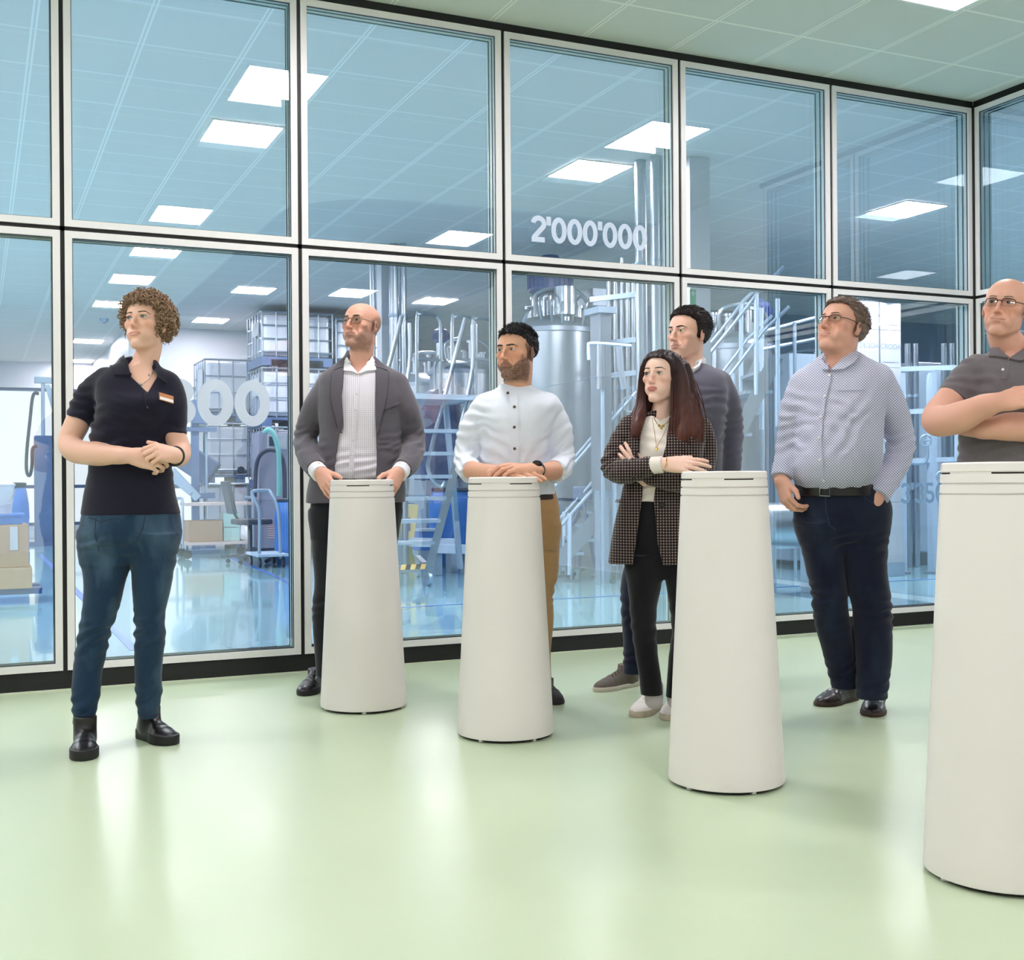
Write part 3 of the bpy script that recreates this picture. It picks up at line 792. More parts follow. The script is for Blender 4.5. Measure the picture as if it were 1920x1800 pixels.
class Head:
    def __init__(s, p, px, py, dy, hpx, yaw, pitch, roll=0., **o):
        s.p = p; s.o = o; s.s = hpx*(p.z-dy)/FPX/.236; s.c = p.w(px, py, dy); s.M = p.frame(yaw, pitch, roll)
        s.ops = head_ops(p, s.c, s.M, s.s, o)
    def W(s, v): return s.c+s.M@(np.array(v, float)*s.s)
    def loc(s, P): return ((P-s.c)@s.M)/s.s
    def neck(s, base, r0, r1, k=.014):
        """from under the skull down to a world point"""
        s.ops.append(('u', chain(*smooth_path([s.W((0, -.032, -.030)), s.W((0, -.026, -.095)), base], [r0*.98, r0, r1], 5)), k*s.s))
    def pigment(s, P, skin, **k):
        """natural skin colour, lips, beard shadow, cropped hair"""
        L = s.loc(P); n = len(P); C = np.tile(np.array(skin[:3]), (n, 1)).astype(float)
        near = (np.abs(L) < .16).all(1)
        def blend(mask, col): C[:] = C*(1-mask[:, None])+np.array(col[:3])*mask[:, None]
        x, y, z = L.T
        mott = np.clip(.5+.5*fbm(P*60, 2), 0, 1)
        blend(mott*.10, np.array(skin[:3])*np.array([1.02, .84, .78]))
        g = lambda cx, cy, cz, r: np.exp(-(((x-cx)/r)**2+((y-cy)/r)**2+((z-cz)/r)**2))*near
        red = np.array(skin[:3])*np.array([1.0, .66, .58])
        blend(np.clip(.42*(g(.04, .07, -.02, .026)+g(-.04, .07, -.02, .026))+.5*g(0, .11, -.03, .018), 0, 1), red)
        blend(.45*np.clip(1-np.abs(np.abs(x)-.080)/.012, 0, 1)*near*(y < .03)*(y > -.04), red)
        mz, mw, lp = s.o.get('mouth_z', -.06), s.o.get('mouth_w', .0250), s.o.get('lip', .0055)
        q = (x/(mw*1.02))**2+((z-(mz-.001)-s.o.get('smile', 0)*(x/mw)**2)/(lp*1.95))**2
        bd = k.get('beard')
        if bd is not None:
            zt = np.interp(np.abs(x), [0, .018, .034, .05, .066, .075], [-.040, -.041, -.058, -.045, -.012, .03])
            m = np.clip((zt-z)/.010, 0, 1)*np.clip((y+.025)/.015, 0, 1)*np.clip((z+.135)/.02, 0, 1)*near
            m = m*np.clip(.85+.28*fbm(P*300, 2), 0, 1)*k.get('beard_amount', .7)
            blend(m, bd)
        blend(np.clip((1.15-q)/.25, 0, 1)*near*(y > .06)*k.get('lip_amount', .75), k.get('lips', red*.8))
        cr = k.get('crop')     # close cropped hair painted by its own pigment on the scalp
        if cr is not None:
            yy = [-.13, -.09, -.05, -.012, .004, .02, .06]; lo_ = k['crop_low']; hi_ = k['crop_high']
            m = np.clip((z-np.interp(y, yy, lo_))/.012, 0, 1)*np.clip((np.interp(y, yy, hi_)-z)/.02, 0, 1)*near*np.clip((.0805-np.abs(x))/.003, 0, 1)
            blend(m*np.clip(.8+.35*fbm(P*300, 2), 0, 1)*k.get('crop_amount', .7), cr)
        return C
    def eyes(s, look, iris, parent=None):
        """look: gaze offset (side, up)"""
        Mt = mat('eyeball', (.8, .8, .8, 1), .08, attr=True, coat=.6)
        for sx in (-1, 1):
            c = s.W((sx*.031, .0745, .009)); r = .0128*s.s
            gz = unit(s.M@np.array([look[0], 1, look[1]]))
            a = unit(np.cross(gz, [0, 0, 1.])); b = np.cross(a, gz); V = []; F = []; Cc = []
            nl, nn = 22, 20; V.append(c+gz*r); Cc.append((.004, .004, .004))
            for i in range(1, nl):
                t = math.pi*(i/nl)**1.35
                for j in range(nn):
                    q = 2*math.pi*j/nn
                    V.append(c+r*(gz*math.cos(t)+(a*math.cos(q)+b*math.sin(q))*math.sin(t)))
                    rr = t
                    Cc.append((.004, .004, .004) if rr < .19 else (tuple(iris[:3]) if rr < .52 else ((.02, .02, .02) if rr < .56 else (.56, .52, .49))))
            mb = MB(); n0 = len(V)
            for j in range(nn): F.append((0, 1+j, 1+(j+1) % nn))
            for i in range(nl-2):
                for j in range(nn): F.append((1+i*nn+j, 1+(i+1)*nn+j, 1+(i+1)*nn+(j+1) % nn, 1+i*nn+(j+1) % nn))
            mb.add(V, F, True); o_ = mb.build('eye', Mt, parent or s.p.root)
            at_ = o_.data.attributes.new('pigment', 'FLOAT_COLOR', 'POINT')
            for i, cc in enumerate(Cc): at_.data[i].color = (*cc, 1)
    def brows(s, M, th=.0032, lift=0., inner=.013, parent=None):
        for sx in (-1, 1):
            pts = [(sx*inner, .0905, .0268+lift), (sx*.022, .0895, .0288+lift), (sx*.033, .0850, .0302+lift), (sx*.043, .0770, .0288+lift), (sx*.053, .0650, .0218+lift)]
            hf, _, _ = field(s.ops); proj = []
            for q in pts:
                w_ = s.W((q[0], .125, q[2]))[None]
                for _ in range(40): w_ = w_-s.M[:, 1]*np.clip(hf(w_), -.01, .02)[:, None]*.8
                proj.append(w_[0]+s.M[:, 1]*th*.05*s.s)
            P, R = smooth_path(proj, [th*.45*s.s, th*.66*s.s, th*.62*s.s, th*.48*s.s, th*.22*s.s], 4)
            f, lo, hi = field([('u', chain(P, R, .002, (s.M[:, 1], .6)), 0)])
            V, F = surface_net(f, lo, hi, .0012)
            V = V+grad(f, V)*(.0006*fbm(V*900, 2))[:, None]
            big_mesh('eyebrow', V, F, M, parent or s.p.root)
    def lashes(s, M, parent=None):
        for sx in (-1, 1):
            ex, ey, ez = sx*.031, .0745, .009; ap = s.o.get('eye_open', .0052)
            pts = [(ex+sx*.0128*math.cos(a), ey+.0132-.004*abs(math.cos(a))**2, ez+ap*.92*math.sin(a)) for a in [math.pi*i/10 for i in range(11)]]
            MB().tube([s.W(q) for q in pts], .0009*s.s, 5).build('eyelash', M, parent or s.p.root)
    def hair(s, M, lines, top=.012, side=.006, back=.010, h=.0028, noise=.003, comb=(1, .25, .6), scale=120, lift=0., extra=None, front=None, parent=None, name='hair', recede=0.):
        """lines: hairline height over y as (ys, zs); hair shell round the skull"""
        sc = s.s
        c0 = ellipsoid(s.W((0, -.020, .042+lift)), np.array([.0775*s.o.get('face', 1)+side, .099+back, .079+top])*sc, s.M)
        c1 = ellipsoid(s.W((0, .020, .040+lift)), np.array([.066*s.o.get('face', 1)+side, .073+top*.5, .067+top])*sc, s.M)
        ys, zs = lines
        def fn(P):
            L = s.loc(P); d = _smin(c0.fn(P), c1.fn(P), .02*sc)
            zl = np.interp(L[:, 1], ys, zs)
            if recede: zl = zl+recede*np.clip((np.abs(L[:, 0])-.02)/.03, 0, 1)*(L[:, 1] > .03)
            zl = zl+.0022*vnoise(L*np.array([220, 220, 60]))
            return np.maximum(d, (zl-L[:, 2])*sc*.8)
        ops = [('u', Prim(fn, np.minimum(c0.lo, c1.lo), np.maximum(c0.hi, c1.hi)), 0)]+(extra or [])
        f, lo, hi = field(ops); V, F = surface_net(f, lo, hi, h); V = smooth_mesh(V, F, 1)
        L = s.loc(V)
        V = V+grad(f, V, .003)*(noise*sc*fbm(L*scale*np.array(comb), 3))[:, None]
        return big_mesh(name, V, F, M, parent or s.p.root)
    def tufts(s, ho, M, n, ln, r, comb, lift=.35, zmin=.03, seed=1, jit=.35):
        """short strands lying over a hair shell"""
        V = np.zeros(len(ho.data.vertices)*3); ho.data.vertices.foreach_get('co', V); V = V.reshape(-1, 3)+world_loc(s.p.root)
        L = s.loc(V); V = V[(L[:, 2] > zmin)]; rng = np.random.RandomState(seed); mb = MB(); c0 = s.W((0, -.01, .03))
        for i in rng.choice(len(V), min(n, len(V)), replace=False):
            a = V[i]; o_ = unit(a-c0); d = unit(s.M@np.array(comb, float)+rng.randn(3)*jit); d = unit(d-o_*(d@o_)+o_*lift*rng.uniform(.3, 1.2)); l = ln*rng.uniform(.6, 1.3)
            mb.tube([a-o_*.002, a+d*l*.5+o_*.001, a+d*l-o_*l*.12], [r, r*.9, r*.2], 4, cap=False)
        mb.build('strands', M, ho)
    def glasses(s, Mf, w=.0205, hgt=.0150, rim=.0011, ez=.006, ey=.0960, rimless_bottom=False, square=2.6, name='eyeglasses'):
        root = bpy.data.objects.new(name, None); root.empty_display_size = .05; link(root, s.p.root)
        off = s.W((0, ey, ez))-s.p.O; root.location = off
        Mg = glass_mat('spectacle_lens', (.97, .98, .98, 1), .05, (1, 1, 1, 1)) if 'spectacle_lens' not in MATS else MATS['spectacle_lens']
        fr = MB()
        for sx in (-1, 1):
            pts = []
            for i in range(28):
                a = 2*math.pi*i/28; ca, sa = math.cos(a), math.sin(a); e = 2/square
                x = sx*.0315+w*np.sign(ca)*abs(ca)**e; zz = ez+hgt*np.sign(sa)*abs(sa)**e
                pts.append(s.W((x, ey-.010*(abs(x)/.055)**2*1.6, zz)))
            if rimless_bottom: fr.tube(pts[0:15], rim*s.s, 6); fr.tube(pts[14:]+pts[:1], rim*s.s*.35, 5)
            else: fr.tube(pts, rim*s.s, 6, closed=True)
            ce = np.mean(pts, 0); lens = MB(); lens.add([ce]+pts, [(0, 1+i, 1+(i+1) % 28) for i in range(28)], True); lens.build('lens', Mg, root)
            xe = sx*(.0315+w)
            MB().tube([s.W((xe, ey-.017, ez+hgt*.35)), s.W((sx*.070*s.o.get('face', 1), ey-.035, ez+.006)), s.W((sx*.0800*s.o.get('face', 1), .03, ez+.006)), s.W((sx*.0805*s.o.get('face', 1), -.005, ez+.005)), s.W((sx*.079, -.022, ez-.016))], rim*1.1*s.s, 6).build('temple', Mf, root)
        fr.tube([s.W((-.0315+w, ey-.001, ez+.004)), s.W((-.005, ey+.004, ez+.0065)), s.W((.005, ey+.004, ez+.0065)), s.W((.0315-w, ey-.001, ez+.004))], rim*s.s, 6)
        fr.build('frame', Mf, root); return root

def hand_ops(Wr, d, n, t, curl, sz=1., spread=1., thumb=(.75, .65, -.15), tcurl=25, kk=.004):
    """Wr wrist centre, d towards the knuckles, n out of the back of the hand, t towards the thumb.
    curl: per finger (index..little) three bend angles"""
    d = unit(d); n = np.array(n, float); n = unit(n-d*(n@d)); t = np.array(t, float); t = unit(t-d*(t@d)-n*(t@n))
    A = lambda a, b, c: Wr+(d*a+n*b+t*c)*sz
    L = [('u', chain([A(-.02, 0, 0), A(.012, 0, 0)], [.026*sz, .026*sz], 0, (n, .72)), .012)]
    roots = [(.090, .004, .0285), (.094, .006, .0095), (.090, .004, -.0100), (.081, .001, -.0280)]
    for (a, b, c) in roots:
        L.append(('u', cone(A(.012, -.001, c*.55), A(a-.004, b-.003, c), .0165*sz, .0112*sz), .012))
    L.append(('u', ellipsoid(A(.045, -.006, .000), np.array([.042, .0145, .036])*sz, np.stack([d, n, t], 1)), .012))
    L.append(('u', cone(A(.018, -.006, .020), A(.048, -.010, .036), .0165*sz, .0135*sz), .012))
    ln = [(.043, .026, .020), (.048, .030, .021), (.044, .028, .021), (.034, .021, .018)]
    for i, (a, b, c) in enumerate(roots):
        p = A(a-.002, b-.002, c); ang = 0; fan = math.radians((6, 1, -4, -10)[i]*spread); r = (.0094, .0096, .0090, .0080)[i]*sz
        pts = [p]; rad = [r*1.12]
        for k in range(3):
            ang += math.radians(curl[i][k])
            dd = (d*math.cos(fan)+t*math.sin(fan))*math.cos(ang)-n*math.sin(ang)
            p = p+dd*ln[i][k]*sz; pts.append(p); rad.append(r*(1.0, .90, .78)[k])
        L.append(('u', chain(pts, rad, .003), kk))
    p = A(.040, -.010, .033); dd = unit(d*thumb[0]+t*thumb[1]+n*thumb[2]); ax = unit(np.cross(dd, n)); pts = [A(.020, -.008, .018), p]; rad = [.0155*sz, .0128*sz]
    ang = 0
    for k, l in enumerate((.036, .030)):
        ang += math.radians(tcurl)*(0 if k == 0 else 1)
        q = unit(dd*math.cos(ang)+unit(d-dd*(d@dd))*math.sin(ang)); p = p+q*l*sz; pts.append(p); rad.append((.0110, .0088)[k]*sz)
    L.append(('u', chain(pts, rad, .004), .006))
    return L
def fold(c, ax, half, amp, wl, ph=0., rad=.12, tw=None):
    """soft creases running round a limb near a joint"""
    c = np.array(c, float); ax = unit(ax)
    tw = unit(np.cross(ax, [.3, .5, .8])) if tw is None else unit(tw)
    def fn(V, N):
        q = V-c; s_ = q@ax; r = np.linalg.norm(q-np.outer(s_, ax), axis=1)
        w = np.exp(-(s_/half)**2)*np.clip(1.6-r/rad, 0, 1)
        return amp*w*(np.sin(2*math.pi*(s_+.45*(q@tw)+.02*vnoise(V*14))/wl+ph))*(.65+.5*vnoise(V*11+3.1))
    return fn
def cloth(folds=(), amp=.0025, scale=(7, 7, 4), ridge=.0, rs=16):
    def fn(V, N):
        d = amp*fbm(V*np.array(scale), 3)
        if ridge: d = d+ridge*(1-np.abs(fbm(V*rs*np.array([1, 1, .6])+9, 2))*2.2)
        for q in folds: d = d+q(V, N)
        return d
    return fn
# ---- shoes
def shoe(p, heel, toe, M, Msole, L=None, wid=1., hgt=1., shaft=.10, sole=.022, sole_grow=.003, ankle=None, ar=.045, name='shoe', label=None, toe_round=2.0, lace=None, heelblock=0., tongue=None):
    """heel, toe: floor points (world); one shoe with upper and sole"""
    heel = np.array(heel, float); toe = np.array(toe, float); heel[2] = toe[2] = 0
    d = unit(toe-heel); L = np.linalg.norm(toe-heel) if L is None else L
    lt = np.array([-d[1], d[0], 0]); 
    T = np.linspace(0, 1, 41)
    hw = np.interp(T, [0, .04, .12, .3, .5, .66, .78, .88, .95, 1], [.004, .020, .031, .033, .037, .047, .046, .038, .026, .004])*wid
    ht = np.interp(T, [0, .05, .15, .3, .45, .6, .75, .88, .96, 1], [.055, .075, .085, .088, .080, .064, .051, .042, .033, .018])*hgt
    root = bpy.data.objects.new(name, None); root.empty_display_size = .05; link(root, p.root); root.location = heel-p.O
    if label: root['label'] = label
    def upper(P):
        q = P-heel; l = q@d; u = q@lt; z = q[:, 2]; t = np.clip(l/L, 0, 1)
        a = np.interp(t, T, hw); b = np.interp(t, T, ht); z0 = sole*.7
        k = (np.abs(u/a)**2.3+np.abs(np.maximum(z-z0, 0)/np.maximum(b-z0, .01))**2.3+1e-9)**(1/2.3)
        r = (k-1)*np.minimum(a, b)
        return np.maximum(np.maximum(r, z0-z), np.maximum(-l, l-L))
    c = np.array([heel+d*l+lt*u+np.array([0, 0, z]) for l in (0, L) for u in (-.06, .06) for z in (0, .1)])
    an = heel+d*.075+np.array([0, 0, shaft]) if ankle is None else np.array(ankle, float)
    ops = [('u', Prim(upper, c.min(0), c.max(0)), 0), ('u', cone(heel+d*.075+np.array([0, 0, .05]), an, .040*wid, ar), .02)]
    top = an[2]
    ops.append(('i', Prim(lambda P: P[:, 2]-top, c.min(0)-.2, c.max(0)+np.array([.2, .2, .3])), .004))
    f, lo, hi = field(ops); V, F = surface_net(f, lo, hi, .0035); V = smooth_mesh(V, F, 1)
    V = V+grad(f, V)*(.0012*np.sin((V@d-heel@d)*180)*np.exp(-((((V-heel)@d)/L-.66)/.10)**2)*(V[:, 2] > .03))[:, None]
    big_mesh('upper', V, F, M, root)
    pr = [(l*L*1.01-.001, w+sole_grow) for l, w in zip(T, hw)]
    ol = [heel+d*l+lt*w for l, w in pr]+[heel+d*l-lt*w for l, w in pr[::-1]]
    mb = MB(); n = len(ol); z1 = sole
    lv = [0, .004, z1-.004, z1, z1+.001]; gr = [-.003, 0, 0, -.002, -.008]
    cen = heel+d*L*.5
    for zz, g_ in zip(lv, gr):
        for q in ol:
            v = q-cen; mb.v.append(tuple(cen+v*(1+g_/max(np.linalg.norm(v), .02))+np.array([0, 0, zz])))
    for i in range(len(lv)-1):
        for j in range(n): mb.f.append([i*n+j, i*n+(j+1) % n, (i+1)*n+(j+1) % n, (i+1)*n+j]); mb.sm.append(True)
    mb.f.append(list(range(n))[::-1]); mb.sm.append(False); mb.f.append([(len(lv)-1)*n+j for j in range(n)]); mb.sm.append(False)
    mb.build('sole', Msole, root)
    if lace is not None:
        for i in range(lace[1]):
            t = .40+.27*i/lace[1]; hz = np.interp(t, T, ht)+.001; w_ = .020*wid
            a_ = [heel+d*(t*L)+lt*(w_*x)+np.array([0, 0, hz-.012*abs(x)**2.2]) for x in np.linspace(-1, 1, 9)]
            b_ = [q+d*.012*math.sin(math.pi*k/8-math.pi/2) for k, q in enumerate(a_)]
            MB().tube(b_, lace[2] if len(lace) > 2 else .0028, 6).build('lace', lace[0], root)
    return root
# ------------------------------------------------------------------ equipment in the production hall
M_steel = mat('brushed_steel', rgb(176, 186, 198), .28, metal=1., bump=(60, .05, .002))
M_steel2 = mat('satin_steel', rgb(150, 162, 178), .4, metal=.9)
M_gal = mat('galvanised_metal', rgb(156, 176, 196), .45, metal=.6)
M_ltpaint = mat('pale_blue_grey_paint', rgb(170, 192, 214), .5)
M_dkblue = mat('slate_blue_paint', rgb(78, 102, 142), .5)
M_blue = mat('blue_plastic', rgb(54, 112, 188), .4)
M_bmotor = mat('blue_motor_enamel', rgb(30, 66, 138), .4)
M_card = mat('brown_cardboard', rgb(168, 140, 118), .85, noise=(12, .3, rgb(150, 124, 104)))
M_wplastic = mat('milky_plastic', rgb(192, 198, 212), .35, spec=.5)
M_dkpl = mat('dark_grey_plastic', rgb(44, 54, 74), .5)
M_wcard = mat('white_carton', rgb(176, 182, 192), .7)
M_teal = mat('teal_hose', rgb(120, 186, 186), .3)
M_dhose = mat('dark_hose', rgb(36, 48, 70), .45)
def V3(*a): return np.array(a, float)
def base_at(px, z): p = at(px, 900, z); return V3(p[0], p[1], 0)
def hgt(py, px, z): return at(px, py, z)[2]
def hall_things():
    # ---- intermediate bulk containers
    def ibc(c, w, d, z0, z1, label, first=None):
        root = thing('bulk_container', label, 'container', (c[0], c[1], z0), 'stacked bulk containers')
        x0, x1, y0, y1 = c[0]-w/2, c[0]+w/2, c[1]-d/2, c[1]+d/2
        MB().box((x0+.03, y0+.03, z0+.14), (x1-.03, y1-.03, z1-.03), .05).build('tank', M_wplastic, root)
        pl = MB(); pl.box((x0, y0, z0+.09), (x1, y1, z0+.13))
        for k in (0, .5, 1): pl.box((x0+k*(w-.14), y0, z0), (x0+k*(w-.14)+.14, y1, z0+.09))
        pl.build('pallet', M_dkblue, root)
        cg = MB()
        for k in range(6):
            x = x0+w*k/5; cg.rod((x, y0, z0+.13), (x, y0, z1), .011, 6); cg.rod((x, y1, z0+.13), (x, y1, z1), .011, 6)
        for k in range(1, 5):
            y = y0+d*k/5; cg.rod((x0, y, z0+.13), (x0, y, z1), .011, 6); cg.rod((x1, y, z0+.13), (x1, y, z1), .011, 6)
        for k in range(4):
            z = z0+.2+(z1-z0-.2)*k/3; cg.tube([(x0, y0, z), (x1, y0, z), (x1, y1, z), (x0, y1, z)], .0065 if 0 < k < 3 else .012, 6, closed=True)
        cg.build('cage', M_steel2, root)
        MB().lathe([(0, 0), (.10, 0), (.10, .05), (.0, .05)], (c[0], c[1], z1-.04), 20).build('cap', M_dkpl, root)
        MB().box((x0-.012, y0+.15, z0+.45), (x0-.008, y0+.55, z1-.12)).build('label_plate', M_wcard, root)
        MB().tube([(c[0], y0+.05, z0+.2), (c[0], y0-.06, z0+.2)], .05, 12).build('valve', M_dkpl, root)
        return root
    b = base_at(545, 17.7)
    a = b+V3(-.62, 1.10, 0)
    for z0, z1, lb in ((.0, .98, 'lowest white bulk container of the nearer stack behind the digits'), (1.0, 1.90, 'middle white bulk container of the stack behind the digits'), (1.93, 2.87, 'top white bulk container of the stack behind the digits')):
        ibc(a, 1.05, .95, z0, z1, lb)
    for z0, z1, lb in ((.0, .9, 'lowest bulk container of the tall stack left of the bald man'), (.92, 1.80, 'second bulk container of the tall stack left of the bald man'), (1.82, 2.66, 'third bulk container of the tall stack left of the bald man'), (2.70, 3.48, 'topmost bulk container near the ceiling, left of the bald man')):
        ibc(b, 1.05, .95, z0, z1, lb)
    c = b+V3(1.08, 0, 0)
    for z0, z1, lb in ((.0, .9, 'lowest bulk container of the stack hidden behind the bald man'), (.92, 1.80, 'second bulk container of the stack behind the bald man'), (1.82, 2.6, 'third bulk container behind the bald man, at his shoulder'), (2.64, 3.42, 'topmost bulk container beside the bald man\'s head')):
        ibc(c, 1.0, .95, z0, z1, lb)
    # ---- cardboard boxes, bucket, drum at the far left
    g = V3(.32, 11.1, 0)
    pt = thing('pallet_truck', 'hand pallet truck under the big cardboard box at the left edge', 'pallet truck', g)
    MB().box((g[0]-.6, g[1]-.30, .07), (g[0]+.18, g[1]-.14, .12)).build('fork', M_bmotor, pt); MB().box((g[0]-.6, g[1]+.14, .07), (g[0]+.18, g[1]+.30, .12)).build('fork', M_bmotor, pt)
    for yy in (-.22, .22): MB().tube([(g[0]-.34, g[1]+yy-.04, .045), (g[0]-.34, g[1]+yy+.04, .045)], .045, 14).build('wheel', M_dkpl, pt)
    MB().box((g[0]-.74, g[1]-.3, .06), (g[0]-.58, g[1]+.3, .35)).build('head', M_bmotor, pt); MB().tube([(g[0]-.68, g[1], .3), (g[0]-.75, g[1], 1.0), (g[0]-.78, g[1], 1.1)], .02, 8).build('drawbar', M_bmotor, pt)
    def carton(lo, hi, label, M=None, name='cardboard_box', group=None):
        c0 = [(lo[i]+hi[i])/2 for i in range(2)]+[lo[2]]
        r = thing(name, label, 'box', c0, group); MB().box(lo, hi, .006).build('carton', M or M_card, r)
        ym = (lo[1]+hi[1])/2
        t = MB(); t.box((lo[0]+.001, ym-.03, hi[2]-.001), (hi[0]-.001, ym+.03, hi[2]+.0012)); t.build('tape', mat('brown_packing_tape', rgb(150, 116, 88), .35), r)
        return r
    r = carton((-.19, 10.72, .125), (.42, 11.42, .30), 'low wide cardboard box on the pallet truck, at the left edge')
    r = carton((-.17, 10.76, .302), (.395, 11.38, .66), 'tall cardboard box with a white label strip at the left edge')
    MB().box((.25, 10.752, .45), (.31, 10.7595, .645)).build('label_strip', M_wcard, r)
    bx = thing('crate', 'flat blue crate on top of the cardboard box at the left edge', 'crate', (.11, 11.05, .662)); MB().box((-.13, 10.8, .662), (.35, 11.3, .75), .008).build('tray', M_blue, bx); MB().box((-.15, 10.78, .735), (.37, 11.32, .752), .004).build('rim', M_blue, bx)
    bk = thing('bucket', 'white bucket standing on the blue crate at the left edge', 'bucket', (.14, 10.99, .753)); MB().lathe([(.0, 0), (.13, 0), (.155, .23), (.162, .235), (.162, .25), (.12, .27), (0, .275)], (.14, 10.99, .753), 32).build('pail', M_wplastic, bk)
    MB().tube([(-.023, 10.99, .96), (.02, 10.88, .84), (.14, 10.82, .80), (.26, 10.88, .84), (.303, 10.99, .96)], .004, 6).build('handle', M_steel2, bk)
    def drum(c, rr, h, label, group='blue plastic drums', z0=0., lid=True, M=None):
        r = thing('drum', label, 'drum', (c[0], c[1], z0), group)
        pr = [(0, 0), (rr*.9, 0), (rr*.97, h*.03), (rr, h*.15), (rr*1.02, h*.32), (rr, h*.34), (rr, h*.64), (rr*1.02, h*.66), (rr*.99, h*.80), (rr*.9, h*.93), (rr*.82, h*.955), (0, h*.955)]
        MB().lathe(pr, (c[0], c[1], z0), 32).build('barrel', M or M_blue, r)
        if lid: MB().lathe([(0, h*.955), (rr*.88, h*.955), (rr*.9, h*.965), (rr*.9, h*.995), (rr*.85, h), (0, h)], (c[0], c[1], z0), 32).build('lid', M_dkpl, r)
        return r
    drum(base_at(8, 11.35), .22, 1.02, 'tall blue drum with dark lid behind the white bucket at the left edge')
    drum(base_at(548, 14.6), .22, .80, 'blue drum with a white label beside the hand cart')
    # ---- filling column with hose, far left
    c = base_at(84, 19.5)
    r = thing('pump_column', 'slate blue machine column with hose in front of the far window', 'machine', c)
    MB().box((c[0]-.16, c[1]-.15, 0), (c[0]+.16, c[1]+.15, 1.80), .01).build('housing', M_dkblue, r); MB().box((c[0]-.35, c[1]-.3, 0), (c[0]+.35, c[1]+.3, .05)).build('base', M_dkblue, r)
    MB().tube([(c[0]-.02, c[1], 1.8), (c[0]-.02, c[1], 2.75)], .03, 8).build('mast', M_gal, r)
    MB().bar((c[0]-.15, c[1], 2.72), (c[0]+.35, c[1], 2.72), .14, .10).build('head', M_gal, r)
    MB().bar((c[0]+.05, c[1], 2.65), (c[0]+.22, c[1], 2.0), .05, .08).build('arm', M_ltpaint, r); MB().tube([(c[0]+.14, c[1]-.1, 1.8), (c[0]+.14, c[1]-.1, 2.5)], .02, 8).build('riser', M_gal, r)
    P, R = smooth_path([at(x, y, 19.3) for x, y in ((72, 738), (62, 742), (56, 790), (50, 850), (50, 884), (56, 891), (60, 872), (61, 842), (70, 836))], [.028]*9, 6); MB().tube(P, R, 8).build('hose', M_dhose, r)
    # ---- drum lifter right of the guide
    c = base_at(366, 16.9)
    r = thing('drum_lifter', 'slate blue lifting mast with slanted chute right of the guide', 'machine', c)
    MB().box((c[0]-.05, c[1]-.05, 0), (c[0]+.05, c[1]+.05, 2.0)).build('mast', M_dkblue, r); MB().rod((c[0]+.16, c[1], .75), (c[0]+.16, c[1], 2.3), .018).build('guide_rod', M_gal, r)
    MB().box((c[0]-.18, c[1]-.09, 1.74), (c[0]+.30, c[1]+.09, 1.80)).build('bracket', M_dkblue, r); MB().box((c[0]-.05, c[1]-.12, .78), (c[0]+.26, c[1]+.08, .86)).build('bracket', M_dkblue, r); MB().cbox((c[0]+.06, c[1], 2.02), (.2, .2, .34)).build('motor', M_dkblue, r)
    pa, pb = at(332, 846, 17.35), at(398, 890, 17.35); MB().bar(pa, pb, .25, .36).build('chute', M_dkblue, r)
    pa, pb = at(322, 882, 16.6), at(372, 935, 16.6); MB().bar(pa, pb, .07, .10).build('lever_arm', M_gal, r); pa, pb = at(322, 896, 16.55), at(358, 926, 16.55); MB().bar(pa, pb, .04, .06).build('lever_arm', M_gal, r)
    MB().box((c[0]-.3, c[1]-.25, 0), (c[0]+.3, c[1]+.25, .05)).build('base', M_dkblue, r)
    # ---- trolley with its load
    c = base_at(402, 15.9); wX = .92
    r = thing('trolley', 'two-deck platform trolley carrying a cardboard box, behind the guide', 'trolley', c)
    for z in (.20, .72): MB().box((c[0]-wX/2+.05, c[1]-.28, z-.02), (c[0]+wX/2, c[1]+.28, z+.02), .004).build('deck', mat('beech_deck', rgb(196, 178, 176), .5), r)
    for sx in (-1, 1):
        x = c[0]+sx*wX/2; MB().tube([(x, c[1]-.26, .14), (x, c[1]-.26, .74), (x, c[1]-.22, .80), (x, c[1]+.22, .80), (x, c[1]+.26, .74), (x, c[1]+.26, .14)], .016, 8).build('handle', M_gal, r)
        for sy in (-1, 1): MB().tube([(x-sx*.06, c[1]+sy*.24-.015, .06), (x-sx*.06, c[1]+sy*.24+.015, .06)], .06, 16).rod((x-sx*.06, c[1]+sy*.24, .06), (x-sx*.06, c[1]+sy*.24, .19), .014).build('caster', M_dkpl, r)
    carton((c[0]-.38, c[1]-.24, .222), (c[0]+.06, c[1]+.22, .50), 'open cardboard box on the lower deck of the trolley')
    t = thing('tray', 'greenish glass tray rack on the trolley', 'tray', (c[0]+.17, c[1], .222)); MB().box((c[0]+.08, c[1]-.2, .222), (c[0]+.30, c[1]+.1, .40), .01).build('lower_tray', mat('pale_green_glass', rgb(170, 204, 200), .2), t); MB().box((c[0]+.08, c[1]-.2, .41), (c[0]+.30, c[1]+.1, .60), .01).build('upper_tray', MATS['pale_green_glass'], t)
    f, lo, hi = field([('u', ellipsoid((c[0]+.38, c[1]-.1, .31), (.10, .14, .11)), 0), ('u', ellipsoid((c[0]+.35, c[1]-.14, .36), (.05, .07, .08)), .03)])
    V, F = surface_net(f, lo, hi, .012); V = V+grad(f, V)*(.012*fbm(V*14, 2))[:, None]; V[:, 2] = np.maximum(V[:, 2], .222); o = big_mesh('sack', V, F, mat('white_film_sack', rgb(220, 220, 228), .4), None); tag(o, 'crumpled white plastic sack on the trolley', 'sack')
    # ---- office chair
    c = base_at(468, 14.7)
    r = thing('office_chair', 'dark swivel chair between trolley and hand cart', 'chair', c)
